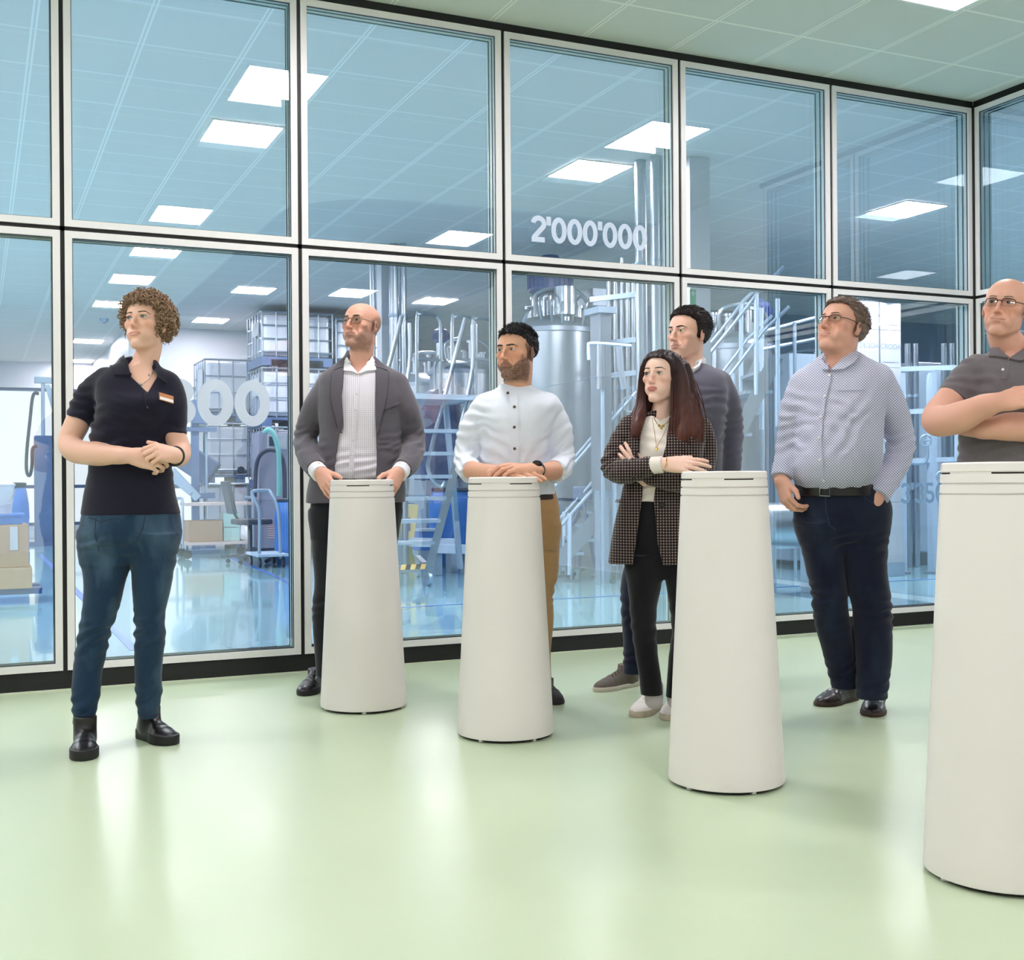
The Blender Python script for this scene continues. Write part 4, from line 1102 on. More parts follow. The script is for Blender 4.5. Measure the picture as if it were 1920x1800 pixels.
    MB().lathe([(.03, .10), (.03, .48)], (c[0], c[1], 0), 14).build('column', M_dkpl, r); MB().box((c[0]-.2, c[1]-.22, .48), (c[0]+.24, c[1]+.22, .55), .025).build('seat', M_dkpl, r)
    MB().bar((c[0]-.22, c[1], .62), (c[0]-.30, c[1], 1.02), .40, .05, up=(1, 0, .2)).build('backrest', M_dkpl, r); MB().bar((c[0]-.12, c[1], .5), (c[0]-.24, c[1], .7), .05, .03, up=(1, 0, .3)).build('back_bar', M_dkpl, r)
    for k in range(5):
        a_ = k*2*math.pi/5+.3; e = (c[0]+.27*math.cos(a_), c[1]+.27*math.sin(a_)); MB().bar((c[0], c[1], .11), (*e, .085), .05, .03).tube([(e[0], e[1]-.015, .028), (e[0], e[1]+.015, .028)], .028, 12).build('foot', M_dkpl, r)
    # ---- control cabinet with hoses
    c = base_at(516, 16.4)
    r = thing('control_cabinet', 'grey control cabinet with small screen and arched dark hose', 'cabinet', c)
    MB().box((c[0]-.27, c[1]-.2, .10), (c[0]+.27, c[1]+.2, 1.68), .008).build('housing', mat('grey_violet_paint', rgb(140, 142, 164), .5), r); MB().box((c[0]-.27, c[1]-.2, 0), (c[0]+.27, c[1]+.2, .10)).build('plinth', M_dkpl, r)
    MB().box((c[0]-.16, c[1]-.212, 1.46), (c[0]+.12, c[1]-.2, 1.66), .003).build('panel', M_wcard, r); MB().box((c[0]-.13, c[1]-.217, 1.50), (c[0]-.01, c[1]-.2125, 1.63)).build('screen', M_dkpl, r)
    gr = MB()
    for k in range(9): gr.box((c[0]-.16, c[1]-.212, .24+k*.03), (c[0]+.12, c[1]-.2, .255+k*.03))
    gr.build('vent_grille', mat('pinkish_vent', rgb(196, 170, 176), .6), r)
    P, R = smooth_path([at(x, y, 15.95) for x, y in ((478, 932), (480, 880), (486, 856), (500, 845), (516, 845), (528, 856), (533, 880), (534, 934))], [.028]*8, 6); MB().tube(P, R, 8).build('dark_hose', M_dhose, r)
    P, R = smooth_path([at(x, y, 15.9) for x, y in ((495, 812), (502, 806), (510, 810), (518, 828), (523, 860), (523, 930))], [.034]*6, 6); MB().tube(P, R, 8).build('teal_hose', M_teal, r)
    # ---- hand cart
    z_ = 13.9; r = thing('hand_cart', 'tubular steel hand cart in front of the control cabinet', 'cart', at(506, 1050, z_))
    dq = V3(.12, .30, 0)
    for off in (V3(0, 0, 0),):
        P, R = smooth_path([at(486, 1040, z_), at(486, 962, z_), at(474, 930, z_), at(474, 922, z_), at(480, 920, z_), at(500, 920, z_+.1), at(507, 924, z_+.1), at(522, 960, z_+.1), at(526, 1048, z_+.1)], [.020]*9, 4); MB().tube(P, R, 8).build('handle', M_gal, r)
    q = at(506, 1040, z_); MB().box((q[0]-.16, q[1]-.1, .13), (q[0]+.20, q[1]+.6, .16)).build('platform', M_ltpaint, r)
    for sx in (-.12, .16):
        for sy in (0., .5): MB().tube([(q[0]+sx-.015, q[1]+sy, .055), (q[0]+sx+.015, q[1]+sy, .055)], .055, 14).rod((q[0]+sx, q[1]+sy, .055), (q[0]+sx, q[1]+sy, .13), .012).build('caster', M_dkpl, r)
    # ---- white column and steel risers
    def column(px, z, w, label):
        c = base_at(px, z); r = thing('column', label, 'column', c); MB().box((c[0]-w/2, c[1]-w/2, 0), (c[0]+w/2, c[1]+w/2, ZT-.002)).build('shaft', M_hwall, r); MB().box((c[0]-w/2-.008, c[1]-w/2-.008, 0), (c[0]+w/2+.008, c[1]+w/2+.008, .1)).build('plinth', M_gal, r); return c
    column(727, 13.2, .17, 'white column behind the bald man\'s left shoulder')
    cs = column(1304, 9.6, .19, 'white column with a green first aid sign behind the young man in grey')
    sg = thing('first_aid_sign', 'narrow green sign with white cross on the white column', 'sign', (cs[0]-.05, cs[1]-.1, 2.4)); y_ = cs[1]-.096
    x_ = cs[0]-.075; zz = at(1296, 560, 9.5)[2]
    MB().box((x_-.028, y_-.004, zz-.07), (x_+.028, y_, zz+.07)).build('plate', mat('green_sign', rgb(34, 150, 104), .5), sg)
    cr = MB(); cr.box((x_-.006, y_-.0055, zz+.02), (x_+.006, y_-.004, zz+.06)); cr.box((x_-.019, y_-.0056, zz+.034), (x_+.019, y_-.004, zz+.046)); cr.build('cross', M_wcard, sg)
    def riser(px, z, rr, label, M=M_steel, group='steel riser pipes', z1=None, name='pipe'):
        c = base_at(px, z); z1 = ZT-.002 if z1 is None else z1; r = thing(name, label, 'pipe', c, group); MB().lathe([(rr, .0), (rr, z1)], (c[0], c[1], 0), 20).build('tube', M, r); mb = MB()
        for k in (.9, 1.9, 2.8):
            if k < z1: mb.lathe([(rr, k), (rr*1.18, k), (rr*1.18, k+.03), (rr, k+.03)], (c[0], c[1], 0), 20)
        mb.build('clamp', M_gal, r); return c
    for px, rr, lb in ((701, .03, 'thin steel pipe left of the white column'), (741, .05, 'steel pipe just right of the white column'), (759, .035, 'second steel pipe right of the white column')): riser(px, 12.9, rr, lb)
    # ---- stainless vessels
    def vessel(px, z, rr, z0, z1, label, dome=.16, legs=True, motor=None, extras=True):
        c = base_at(px, z); r = thing('mixing_vessel', label, 'tank', c, 'stainless mixing vessels')
        MB().lathe([(0, z0-rr*.35), (rr*.5, z0-rr*.28), (rr*.85, z0-rr*.1), (rr, z0), (rr, z1)], (c[0], c[1], 0), 48).build('shell', M_steel, r)
        MB().lathe([(rr, z1), (rr*1.05, z1), (rr*1.05, z1+.05), (rr, z1+.05)], (c[0], c[1], 0), 48).build('flange', M_steel2, r)
        MB().lathe([(rr, z1+.05), (rr*.96, z1+.05+dome*.35), (rr*.75, z1+.05+dome*.75), (rr*.4, z1+.05+dome*.96), (0, z1+.05+dome)], (c[0], c[1], 0), 48).build('dome', M_steel, r)
        if legs:
            for k in range(3):
                a_ = k*2*math.pi/3+.4; x, y = c[0]+rr*.85*math.cos(a_), c[1]+rr*.85*math.sin(a_); MB().lathe([(.09, 0), (.09, .015), (.035, .02), (.035, z0+.1)], (x, y, 0), 14).build('leg', M_steel2, r)
        zt = z1+.05+dome
        if extras:
            for k in range(7):
                a_ = k*.9+.2; x, y = c[0]+rr*.62*math.cos(a_), c[1]+rr*.62*math.sin(a_); h = .10+.07*((k*7) % 3)
                MB().lathe([(.035, zt-.08), (.035, zt+h-.03), (.055, zt+h-.03), (.055, zt+h), (0, zt+h)], (x, y, 0), 14).build('nozzle', M_steel, r)
            P, R = smooth_path([V3(c[0]-rr*.62, c[1]-.1, zt), V3(c[0]-rr*.65, c[1]-.12, zt+.20), V3(c[0]-rr*.3, c[1]-.2, zt+.27), V3(c[0]+rr*.3, c[1]-.2, zt+.27), V3(c[0]+rr*.72, c[1]-.15, zt+.16), V3(c[0]+rr*.8, c[1]-.1, zt-.02)], [.022]*6, 5); MB().tube(P, R, 8).build('cross_pipe', M_steel, r)
            P, R = smooth_path([V3(c[0]-rr*.9, c[1]-.2, zt+.04), V3(c[0]-rr*1.05, c[1]-.25, zt-.05), V3(c[0]-rr*1.08, c[1]-.2, z1-.1), V3(c[0]-rr*1.06, c[1]-.2, z0+.2)], [.02]*4, 5); MB().tube(P, R, 8).build('drop_pipe', M_steel, r)
        if motor:
            mx, mz, mr, mh = motor; r2 = mr
            MB().lathe([(.07, zt-.03), (.07, zt+mz)], (c[0]+mx, c[1], 0), 16).build('drive_shaft_housing', M_steel, r)
            MB().lathe([(0, 0), (r2*.8, 0), (r2, .03), (r2, mh*.62), (r2*.92, mh*.66), (r2*.92, mh*.8), (r2*.5, mh*.9), (r2*.4, mh), (0, mh)], (c[0]+mx, c[1], zt+mz), 28).build('motor', M_bmotor, r)
            fn_ = MB()
            for k in range(24):
                a_ = k*math.pi/12; fn_.bar((c[0]+mx+r2*.98*math.cos(a_), c[1]+r2*.98*math.sin(a_), zt+mz+.05), (c[0]+mx+r2*.98*math.cos(a_), c[1]+r2*.98*math.sin(a_), zt+mz+mh*.6), .012, .04, up=(math.cos(a_), math.sin(a_), 0))
            fn_.build('cooling_fins', M_bmotor, r)
        return c, r, zt
    c, r, zt = vessel(1042, 13.0, .44, .75, 2.60, 'large stainless vessel with blue motor behind the man in the white shirt', motor=(-.05, .24, .24, .42))
    MB().lathe([(0, zt-.16), (.06, zt-.16), (.06, zt-.06), (.12, zt-.04), (.12, zt+.26), (0, zt+.26)], (c[0]-.05, c[1]-.36, 0), 28).build('condenser', M_steel, r)
    for k in range(5):
        P, R = smooth_path([V3(c[0]-.35+.12*k, c[1]-.40, zt-.10-.02*k), V3(c[0]-.40+.14*k, c[1]-.45, zt+.08), V3(c[0]-.3+.15*k, c[1]-.36, zt+.18)], [.016]*3, 5); MB().tube(P, R, 7).build('elbow_pipe', M_steel, r)
    MB().box((c[0]+.34, c[1]-.25, zt+.10), (c[0]+.52, c[1]+.1, zt+.30), .01).build('gearbox', M_steel2, r)
    vessel(1380, 12.8, .42, .75, 2.38, 'stainless vessel with blue motor right of the young man in grey', motor=(.30, .12, .15, .26))
    vessel(870, 16.2, .46, .7, 2.45, 'stainless vessel left of the bearded man, behind the ladder', motor=(-.32, .22, .10, .22))
    vessel(796, 17.0, .38, .7, 2.35, 'smaller stainless vessel behind the mobile ladder', motor=None)
    vessel(1505, 16.2, .55, .8, 2.25, 'wide stainless vessel behind the man in the dotted shirt', motor=None)
    # horizontal tank low behind the man in the dotted shirt
    q = at(1478, 985, 10.2); r = thing('receiver_tank', 'horizontal stainless tank low between the third podium and the dotted shirt', 'tank', (q[0], q[1], 0)); MB().lathe([(0, -.42), (.12, -.40), (.2, -.33), (.2, .33), (.12, .40), (0, .42)], (q[0]+.05, q[1], q[2]), 32, 'x').build('shell', M_steel, r)
    for s_ in (-.25, .25): MB().box((q[0]+s_-.03, q[1]-.12, 0), (q[0]+s_+.03, q[1]+.12, q[2]-.12)).build('saddle', M_ltpaint, r)
    # ---- ducts and manifold
    for px, z, rr, z1, lb in ((1205, 9.6, .048, ZT-.28, 'left of two large shiny ducts rising behind the digits'), (1236, 9.5, .056, ZT-.20, 'right of two large shiny ducts rising behind the digits')):
        c = base_at(px, z); r = thing('duct', lb, 'duct', c, 'large shiny ducts'); P, R = smooth_path([V3(c[0]+.05, c[1]+.35, .9), V3(c[0]+.01, c[1]+.06, 1.35), V3(c[0], c[1], 1.8), V3(c[0], c[1], 2.6), V3(c[0], c[1], ZT-.003)], [rr]*5, 8); MB().tube(P, R, 24).build('tube', M_steel, r)
        mb = MB()
        for k in (2.0, 2.75): mb.lathe([(rr, k), (rr*1.05, k), (rr*1.05, k+.02), (rr, k+.02)], (c[0], c[1], 0), 28)
        mb.build('seam_ring', M_gal, r); MB().lathe([(.03, 0), (.03, 1.0)], (c[0]+.05, c[1]+.35, 0), 10).build('stand', M_gal, r)
    for k, px in enumerate((1144, 1156, 1168, 1179, 1189)):
        riser(px, 11.8, .021+.004*(k % 2), ('manifold pipe nearest the large vessel', 'second manifold pipe from the large vessel', 'middle pipe of the five-pipe manifold', 'fourth manifold pipe, towards the shiny ducts', 'manifold pipe next to the shiny ducts')[k], group='manifold pipes behind the digits', z1=3.1+.06*(k % 3))
    c = base_at(1166, 11.6)
    for z_, lb in ((2.80, 'upper clamp bar of the pipe manifold'), (2.35, 'middle clamp bar of the pipe manifold'), (2.02, 'lower clamp bar of the pipe manifold')):
        pa, pb = at(1108, 900, 11.765), at(1196, 900, 11.765); r = thing('clamp_bar', lb, 'bar', (*((pa+pb)/2)[:2], z_), 'manifold clamp bars'); MB().bar((pa[0], pa[1], z_), (pb[0], pb[1], z_+.05), .03, .05).build('bar', M_gal, r)
    c = base_at(1128, 11.4); r = thing('pipe_cabinet', 'narrow steel housing between the large vessel and the manifold', 'cabinet', c); MB().box((c[0]-.06, c[1]-.1, .9), (c[0]+.06, c[1]+.1, 2.60), .005).build('housing', M_steel2, r); MB().box((c[0]-.10, c[1]-.14, 2.60), (c[0]+.10, c[1]+.14, 2.66)).build('cover', M_gal, r); MB().box((c[0]-.05, c[1]-.05, 0), (c[0]+.05, c[1]+.05, .9)).build('post', M_gal, r)
    r = thing('hose_bracket', 'bent steel bracket with hanging hose beside the large vessel', 'pipe', base_at(1150, 11.0))
    P, R = smooth_path([at(1104, 675, 11), at(1103, 650, 11), at(1107, 644, 11), at(1140, 645, 11), at(1176, 648, 11), at(1184, 648, 11)], [.016]*6, 5); MB().tube(P, R, 8).build('bracket', M_ltpaint, r)
    P, R = smooth_path([at(1160, 650, 10.9), at(1164, 690, 10.9), at(1170, 730, 10.9)], [.03]*3, 5); MB().tube(P, R, 8).build('hose', M_steel2, r); MB().rod(at(1126, 646, 11), at(1126, 730, 11), .045, 12).build('filter', M_steel, r); MB().rod(at(1130, 730, 11), base_at(1130, 11), .02).build('post', M_gal, r)
    # ---- fixed stair
    def stair(zd, rails, stringers, posts, treads, label, feet=(), dx=.75):
        r = thing('stair', label, 'stairs', base_at(posts[0][0], zd)); off = V3(.22, .55, 0)
        for o_ in (V3(0, 0, 0), off):
            for L in rails: P = [at(x, y, zd)+o_ for x, y in L]; MB().tube(P, .018, 8).build('handrail', M_gal, r)
            for (a_, b_, h) in stringers: MB().bar(at(*a_, zd)+o_, at(*b_, zd)+o_, .012, h).build('stringer', M_steel2, r)
            for (x, y0, y1) in posts: MB().rod(at(x, y0, zd)+o_, at(x, y1, zd)+o_, .022, 8).build('post', M_ltpaint, r)
            for (x, y) in feet: f_ = on(x, y, 2, 0) if False else at(x, y, zd)+o_; MB().lathe([(.085, 0), (.085, .012), (.02, .02), (.02, .12)], (f_[0], f_[1], 0), 18).build('foot', M_steel2, r)
        for (x, y) in treads: q = at(x, y, zd); MB().add([q+RGT*-.13, q+RGT*.13, q+RGT*.13+off, q+RGT*-.13+off, q+RGT*-.13-UPV*.03, q+RGT*.13-UPV*.03, q+RGT*.13+off-UPV*.03, q+RGT*-.13+off-UPV*.03], [(3,2,1,0),(4,5,6,7),(0,1,5,4),(1,2,6,5),(2,3,7,6),(3,0,4,7)]).build('tread', M_gal, r)
        return r
    st_ = stair(11.6, [[(1046, 992), (1140, 886), (1204, 805), (1290, 700)], [(1040, 912), (1204, 722), (1250, 668)]], [((1046, 1056), (1262, 812), .15)], [(1131, 893, 1088), (1068, 962, 1078), (1152, 880, 1060), (1206, 805, 1000)], [(1070, 1035), (1092, 1010), (1114, 985), (1136, 960), (1158, 936), (1180, 911), (1202, 886), (1224, 862)], 'pale metal stair with handrails left of the woman in the checked blazer', feet=((1072, 1080), (1138, 1090)))
    ce = at(1181, 757, 11.56); MB().tube([ce+RGT*.068*math.cos(t)+UPV*.078*math.sin(t) for t in np.linspace(0, 2*math.pi, 30)[:-1]], .006, 6, closed=True).build('cable_coil', M_gal, st_)
    stair(11.0, [[(1326, 668), (1372, 612), (1424, 545), (1470, 500)], [(1362, 712), (1432, 620), (1480, 575)]], [((1366, 850), (1456, 668), .13)], [(1418, 552, 740), (1458, 560, 800), (1374, 700, 1099)], [(1384, 812), (1404, 772), (1424, 732), (1442, 696)], 'steel stair up to the vessels right of the young man in grey')
    # ---- guarded platform
    r = thing('guard_rail', 'steel guard rail behind the man in the dotted shirt', 'railing', base_at(1500, 11.8))
    for y0, y1 in ((622, 588), (655, 630)): MB().rod(at(1428, y0, 11.8), at(1556, y1, 12.3), .018).build('rail', M_gal, r)
    for x, y in ((1430, 620), (1490, 604), (1554, 588)): MB().rod(at(x, y, 12), base_at(x, 12), .018).build('post', M_gal, r)
    r = thing('platform_cabinet', 'broad pale machine housing under the guard rail', 'machine', base_at(1497, 14.0)); q = base_at(1497, 14.0); MB().box((q[0]-.35, q[1]-.3, .05), (q[0]+.35, q[1]+.3, 2.45), .02).build('housing', M_ltpaint, r); MB().box((q[0]-.2, q[1]-.312, 1.6), (q[0]+.15, q[1]-.3, 2.1), .004).build('door', M_gal, r); MB().box((q[0]-.35, q[1]-.3, 0), (q[0]+.35, q[1]+.3, .05)).build('plinth', M_dkpl, r)
    # ---- white cartons
    zb = 12.0; cB = base_at(1672, zb); w_ = .242; dd = .40
    pal = thing('pallet', 'pallet carrying the tall stack of white cartons', 'pallet', cB); MB().box((cB[0]-.44, cB[1]-.03, 0), (cB[0]+.14, cB[1]+.75, .14)).build('deck', M_gal, pal)
    rows = [(.14, .75), (.752, 1.36), (1.362, 2.12), (2.122, 2.50), (2.502, 2.78)]
    for i, xo in enumerate((0., -.29)):
        for k, (z0, z1) in enumerate(rows):
            x0, x1 = cB[0]-w_/2+xo-.012, cB[0]+w_/2+xo+.014
            r = thing('carton', '%s white carton in the %s column of the carton stack' % (('lowest', 'second lowest', 'middle', 'second highest', 'topmost')[k], 'right' if i == 0 else 'left'), 'box', (cB[0]+xo, cB[1]+.2, z0), 'white cartons in the tall stack')
            MB().box((x0, cB[1], z0), (x1, cB[1]+dd, z1), .004).build('carton', M_wcard, r)
            if k >= 2:
                tx = bpy.data.curves.new('printed_name', 'FONT'); tx.body = 'CRODA'; tx.size = .075; tx.align_x = 'CENTER'; tx.extrude = .0002
                to0 = bpy.data.objects.new('printed_name', tx); link(to0); bpy.context.view_layer.update(); me_ = bpy.data.meshes.new_from_object(to0.evaluated_get(bpy.context.evaluated_depsgraph_get())); bpy.data.objects.remove(to0); to = bpy.data.objects.new('printed_name', me_); link(to, r); to.location = (.0, -.2-.0012, (z1-z0)*(.70 if k == 2 else .5)); to.rotation_euler = (math.pi/2, 0, 0); me_.materials.clear(); me_.materials.append(mat('grey_print', rgb(120, 132, 150), .6))
                MB().box((x0+.03, cB[1]-.0012, z0+.05), (x1-.03, cB[1]-.0005, z0+.056)).build('print_line', MATS['grey_print'], r)
    f, lo, hi = field([('u', ellipsoid((cB[0]-.04, cB[1]+.12, 2.855), (.20, .18, .075)), 0)]); V, F = surface_net(f, lo, hi, .012); V = V+grad(f, V)*(.010*fbm(V*16, 2))[:, None]; V[:, 2] = np.maximum(V[:, 2], 2.782); o = big_mesh('sack', V, F, M_wplastic, None); tag(o, 'full white sack lying on top of the carton stack', 'sack')
    # ---- framework at the right
    r = thing('skid_frame', 'pale machine frame standing left of the nearest podium', 'machine', base_at(1748, 12.6)); zf = 12.4
    for x in (1690, 1748, 1800): MB().bar(base_at(x, zf), base_at(x, zf)+V3(0, 0, 2.1), .075, .075).build('post', M_ltpaint, r)
    for y in (690, 770, 862): MB().bar(at(1670, y+3, zf), at(1826, y-2, zf), .05, .05).build('cross_bar', M_ltpaint, r)
    for x in (1690, 1748, 1800): q = base_at(x, zf); MB().lathe([(.09, 0), (.09, .012), (.03, .02), (.03, .08)], (q[0], q[1], 0), 16).build('foot', M_steel2, r)
    P, R = smooth_path([at(1704, 868, 12), at(1730, 868, 12), at(1738, 858, 12), at(1738, 838, 12), at(1734, 825, 12)], [.02]*5, 5); MB().tube(P, R, 8).build('pipe_bend', M_gal, r)
    for x, y in ((1736, 826), (1766, 894)):
        q = at(x, y, 11.9); MB().tube([q+RGT*.055*math.cos(t)+UPV*.055*math.sin(t) for t in np.linspace(0, 2*math.pi, 20)[:-1]], .008, 6, closed=True).rod(q-RGT*.05, q+RGT*.05, .006).build('hand_wheel', M_gal, r)
    for k, x in enumerate((1704, 1718, 1772, 1786)): riser(x, 13.2, .035, ('first', 'second', 'third', 'last')[k]+' upright pipe from the left behind the machine frame on the right', group='upright pipes behind the machine frame', z1=2.5)
    q = base_at(1722, 14.0); r = thing('switch_cabinet', 'grey switch cabinet behind the machine frame on the right', 'cabinet', q); MB().box((q[0]-.25, q[1]-.2, 0), (q[0]+.25, q[1]+.2, 2.35), .01).build('housing', M_steel2, r); MB().box((q[0]-.22, q[1]-.21, .15), (q[0]+.22, q[1]-.2, 2.25), .004).build('door', M_gal, r)
    q = base_at(1640, 13.6); r = thing('pump_unit', 'dark pump unit low behind the man in the dotted shirt', 'machine', q); MB().box((q[0]-.4, q[1]-.3, .15), (q[0]+.4, q[1]+.3, .75), .03).build('housing', M_dkblue, r); MB().lathe([(0, -.35), (.16, -.33), (.16, .33), (0, .35)], (q[0], q[1], .95), 24, 'x').build('motor', M_bmotor, r); MB().box((q[0]-.45, q[1]-.35, 0), (q[0]+.45, q[1]+.35, .15)).build('base', M_dkpl, r)
    # ---- mobile ladder platform
    zl = 11.35; r = thing('mobile_ladder', 'mobile steel step ladder with handrails between the bald and the bearded man', 'ladder', base_at(800, zl)); off = V3(-.62, .06, 0)
    for o_ in (V3(0, 0, 0), off):
        MB().bar(at(800, 1082, zl)+o_, at(888, 748, zl)+o_, .05, .075).build('stringer', M_steel, r)
        P, R = smooth_path([at(834, 902, zl)+o_, at(828, 912, zl)+o_, at(812, 900, zl)+o_, at(803, 880, zl)+o_, at(806, 852, zl)+o_, at(838, 728, zl)+o_, at(872, 596, zl)+o_], [.021]*7, 5); MB().tube(P, R, 8).build('handrail', M_steel, r)
        P, R = smooth_path([at(846, 890, zl)+o_, at(868, 780, zl)+o_, at(886, 690, zl)+o_, at(886, 610, zl)+o_], [.021]*4, 5); MB().tube(P, R, 8).build('handrail', M_steel, r)
    for y in (805, 847, 890, 931, 973, 1014):
        x = 800+(1082-y)/334*88; q = at(x, y, zl); MB().add([q+v for v in (V3(0, -.02, 0), off+V3(0, -.02, 0), off+V3(.05, .2, 0), V3(.05, .2, 0), V3(0, -.02, -.035), off+V3(0, -.02, -.035), off+V3(.05, .2, -.035), V3(.05, .2, -.035))], [(3,2,1,0),(4,5,6,7),(0,1,5,4),(1,2,6,5),(2,3,7,6),(3,0,4,7)]).build('tread', M_gal, r)
    pf = at(888, 745, zl); MB().box((pf[0]-.66, pf[1]-.05, pf[2]-.03), (pf[0]+.06, pf[1]+.8, pf[2]+.02)).build('platform', M_gal, r)
    for o_ in (V3(0, .75, 0), off+V3(0, .75, 0)): MB().bar(pf+o_, V3(pf[0]+o_[0]+.15, pf[1]+o_[1], .1), .05, .05).build('rear_leg', M_gal, r); MB().bar(at(850, 880, zl)+V3(o_[0], 0, 0), V3(pf[0]+o_[0]+.12, pf[1]+o_[1], .6), .035, .035).build('brace', M_gal, r)
    for x0_, x1_, yt in ((782, 826, 588), (848, 892, 592), (886, 930, 596)):
        P, R = smooth_path([at(x0_, 740, zl+.5), at(x0_, yt+14, zl+.5), at(x0_+5, yt+2, zl+.5), at(x0_+14, yt, zl+.55), at(x1_-10, yt+4, zl+.7), at(x1_-2, yt+12, zl+.7), at(x1_, yt+30, zl+.7), at(x1_, 740, zl+.7)], [.019]*8, 4); MB().tube(P, R, 8).rod(at(x0_, 672, zl+.5), at(x1_, 676, zl+.7), .016).build('guard_loop', M_steel, r)
    q = at(800, 1060, zl); MB().bar(q+V3(-.66, 0, -.03), q+V3(.02, 0, -.03), .05, .06).build('base_bar', M_steel2, r)
    for a_, b_, nm in ((q+V3(-.02, .0, -.0), V3(q[0]+.25, q[1]+.95, .2), 'side_bar'), (q+off, V3(q[0]-.40, q[1]+.95, .2), 'side_bar')): MB().bar(a_, b_, .05, .06).build(nm, M_steel2, r)
    for k in range(5):
        x0 = q[0]-.28+k*.05; MB().add([(x0, q[1]-.03, .16), (x0+.05, q[1]-.03, .16), (x0+.065, q[1]-.03, .21), (x0+.015, q[1]-.03, .21)], [(0, 1, 2, 3)]).build('hazard_stripe', mat('hazard_yellow', rgb(236, 196, 120), .5) if k % 2 == 0 else mat('hazard_black', rgb(50, 52, 66), .5), r)
    for v in (V3(.02, 0, 0), V3(-.60, 0, 0), V3(.25, .95, 0), V3(-.40, .95, 0)):
        cc = V3(q[0], q[1], 0)+v; MB().tube([(cc[0]-.018, cc[1], .065), (cc[0]+.018, cc[1], .065)], .065, 18).bar((cc[0], cc[1], .07), (cc[0], cc[1], .16), .06, .03, up=(1, 0, 0)).build('caster', M_gal, r)
    # ---- things behind the ladder
    drum(base_at(848, 14.1), .28, .92, 'large blue drum behind the mobile ladder')
    r = thing('storage_box', 'small blue lidded box behind the ladder steps', 'box', base_at(797, 13.75)); q = base_at(797, 13.75); MB().box((q[0]-.12, q[1]-.12, .20), (q[0]+.12, q[1]+.12, .42), .01).build('bin', M_blue, r); MB().box((q[0]-.13, q[1]-.13, .42), (q[0]+.13, q[1]+.13, .45), .006).build('lid', M_ltpaint, r); MB().box((q[0]-.14, q[1]-.14, 0), (q[0]+.14, q[1]+.14, .2)).build('stand', M_gal, r)
    q = base_at(756, 13.2); r = thing('floor_scale', 'yellow wedge-shaped machine right of the bald man\'s podium', 'machine', q); MB().prism([(q[0]-.12, .0), (q[0]+.16, .0), (q[0]+.05, .22), (q[0]+.13, .74), (q[0]-.10, .74), (q[0]-.14, .30)], q[1]-.14, q[1]+.14).build('housing', mat('pale_yellow_enamel', rgb(222, 206, 140), .5), r); MB().box((q[0]-.05, q[1]-.147, .45), (q[0]+.03, q[1]-.14, .6)).build('panel', M_dkblue, r)
    for x0, x1, y0, zz, lb in ((742, 856, 1016, 13.0, 'long pale rail low behind the ladder'), (812, 880, 1028, 12.6, 'short pale rail by the second podium')):
        pa, pb = at(x0, y0, zz), at(x1, y0+2, zz); r = thing('low_rail', lb, 'rail', (*((pa+pb)/2)[:2], 0), 'low rails behind the ladder'); MB().bar(pa, pb, .2, .09).build('bar', M_ltpaint, r)
        for e in (pa+(pb-pa)*.08, pa+(pb-pa)*.92): MB().box((e[0]-.04, e[1]-.08, 0), (e[0]+.04, e[1]+.08, pa[2]-.03)).build('support', M_gal, r)
    q = base_at(828, 15.0); r = thing('covered_machine', 'machine under a dark blue cover behind the ladder', 'machine', q)
    f, lo, hi = field([('u', ellipsoid((q[0], q[1]+.2, 1.85), (.28, .26, .33)), 0), ('u', box3((q[0], q[1]+.2, 1.35), (.25, .25, .35), None, .06), .1)]); V, F = surface_net(f, lo, hi, .02); V = V+grad(f, V)*(.015*fbm(V*9, 3))[:, None]; big_mesh('cover', V, F, mat('navy_tarpaulin', rgb(52, 70, 112), .5), r); MB().box((q[0]-.22, q[1]-.02, 0), (q[0]+.22, q[1]+.42, 1.05)).build('frame', M_gal, r)
    # tripod-like stand beside the stair
    q = base_at(1092, 12.25); r = thing('tripod_stand', 'dark tripod stand behind the stair, right of the tan trousers', 'stand', q)
    for k in range(3): a_ = k*2*math.pi/3+.5; MB().rod((q[0]+.32*math.cos(a_), q[1]+.32*math.sin(a_), .01), (q[0], q[1], .80), .018).build('leg', M_dkblue, r)
    MB().cbox((q[0], q[1], .86), (.16, .14, .16), .02).build('head', M_dkblue, r)
    # smoke detectors etc. on the hall ceiling
    for px, py, lb in ((195, 600, 'dark smoke detector on the hall ceiling left of the guide\'s face'),):
        q = on(px, py, 2, ZT-.02); r = thing('smoke_detector', lb, 'detector', (q[0], q[1], ZT)); MB().lathe([(0, ZT-.06), (.05, ZT-.06), (.07, ZT-.03), (.07, ZT-.001), (0, ZT-.001)], (q[0], q[1], 0), 20).build('case', M_ltpaint, r); MB().lathe([(0, ZT-.075), (.02, ZT-.075), (.02, ZT-.06)], (q[0], q[1], 0), 12).build('sensor', mat('red_lens', rgb(180, 90, 110), .4), r)
hall_things()
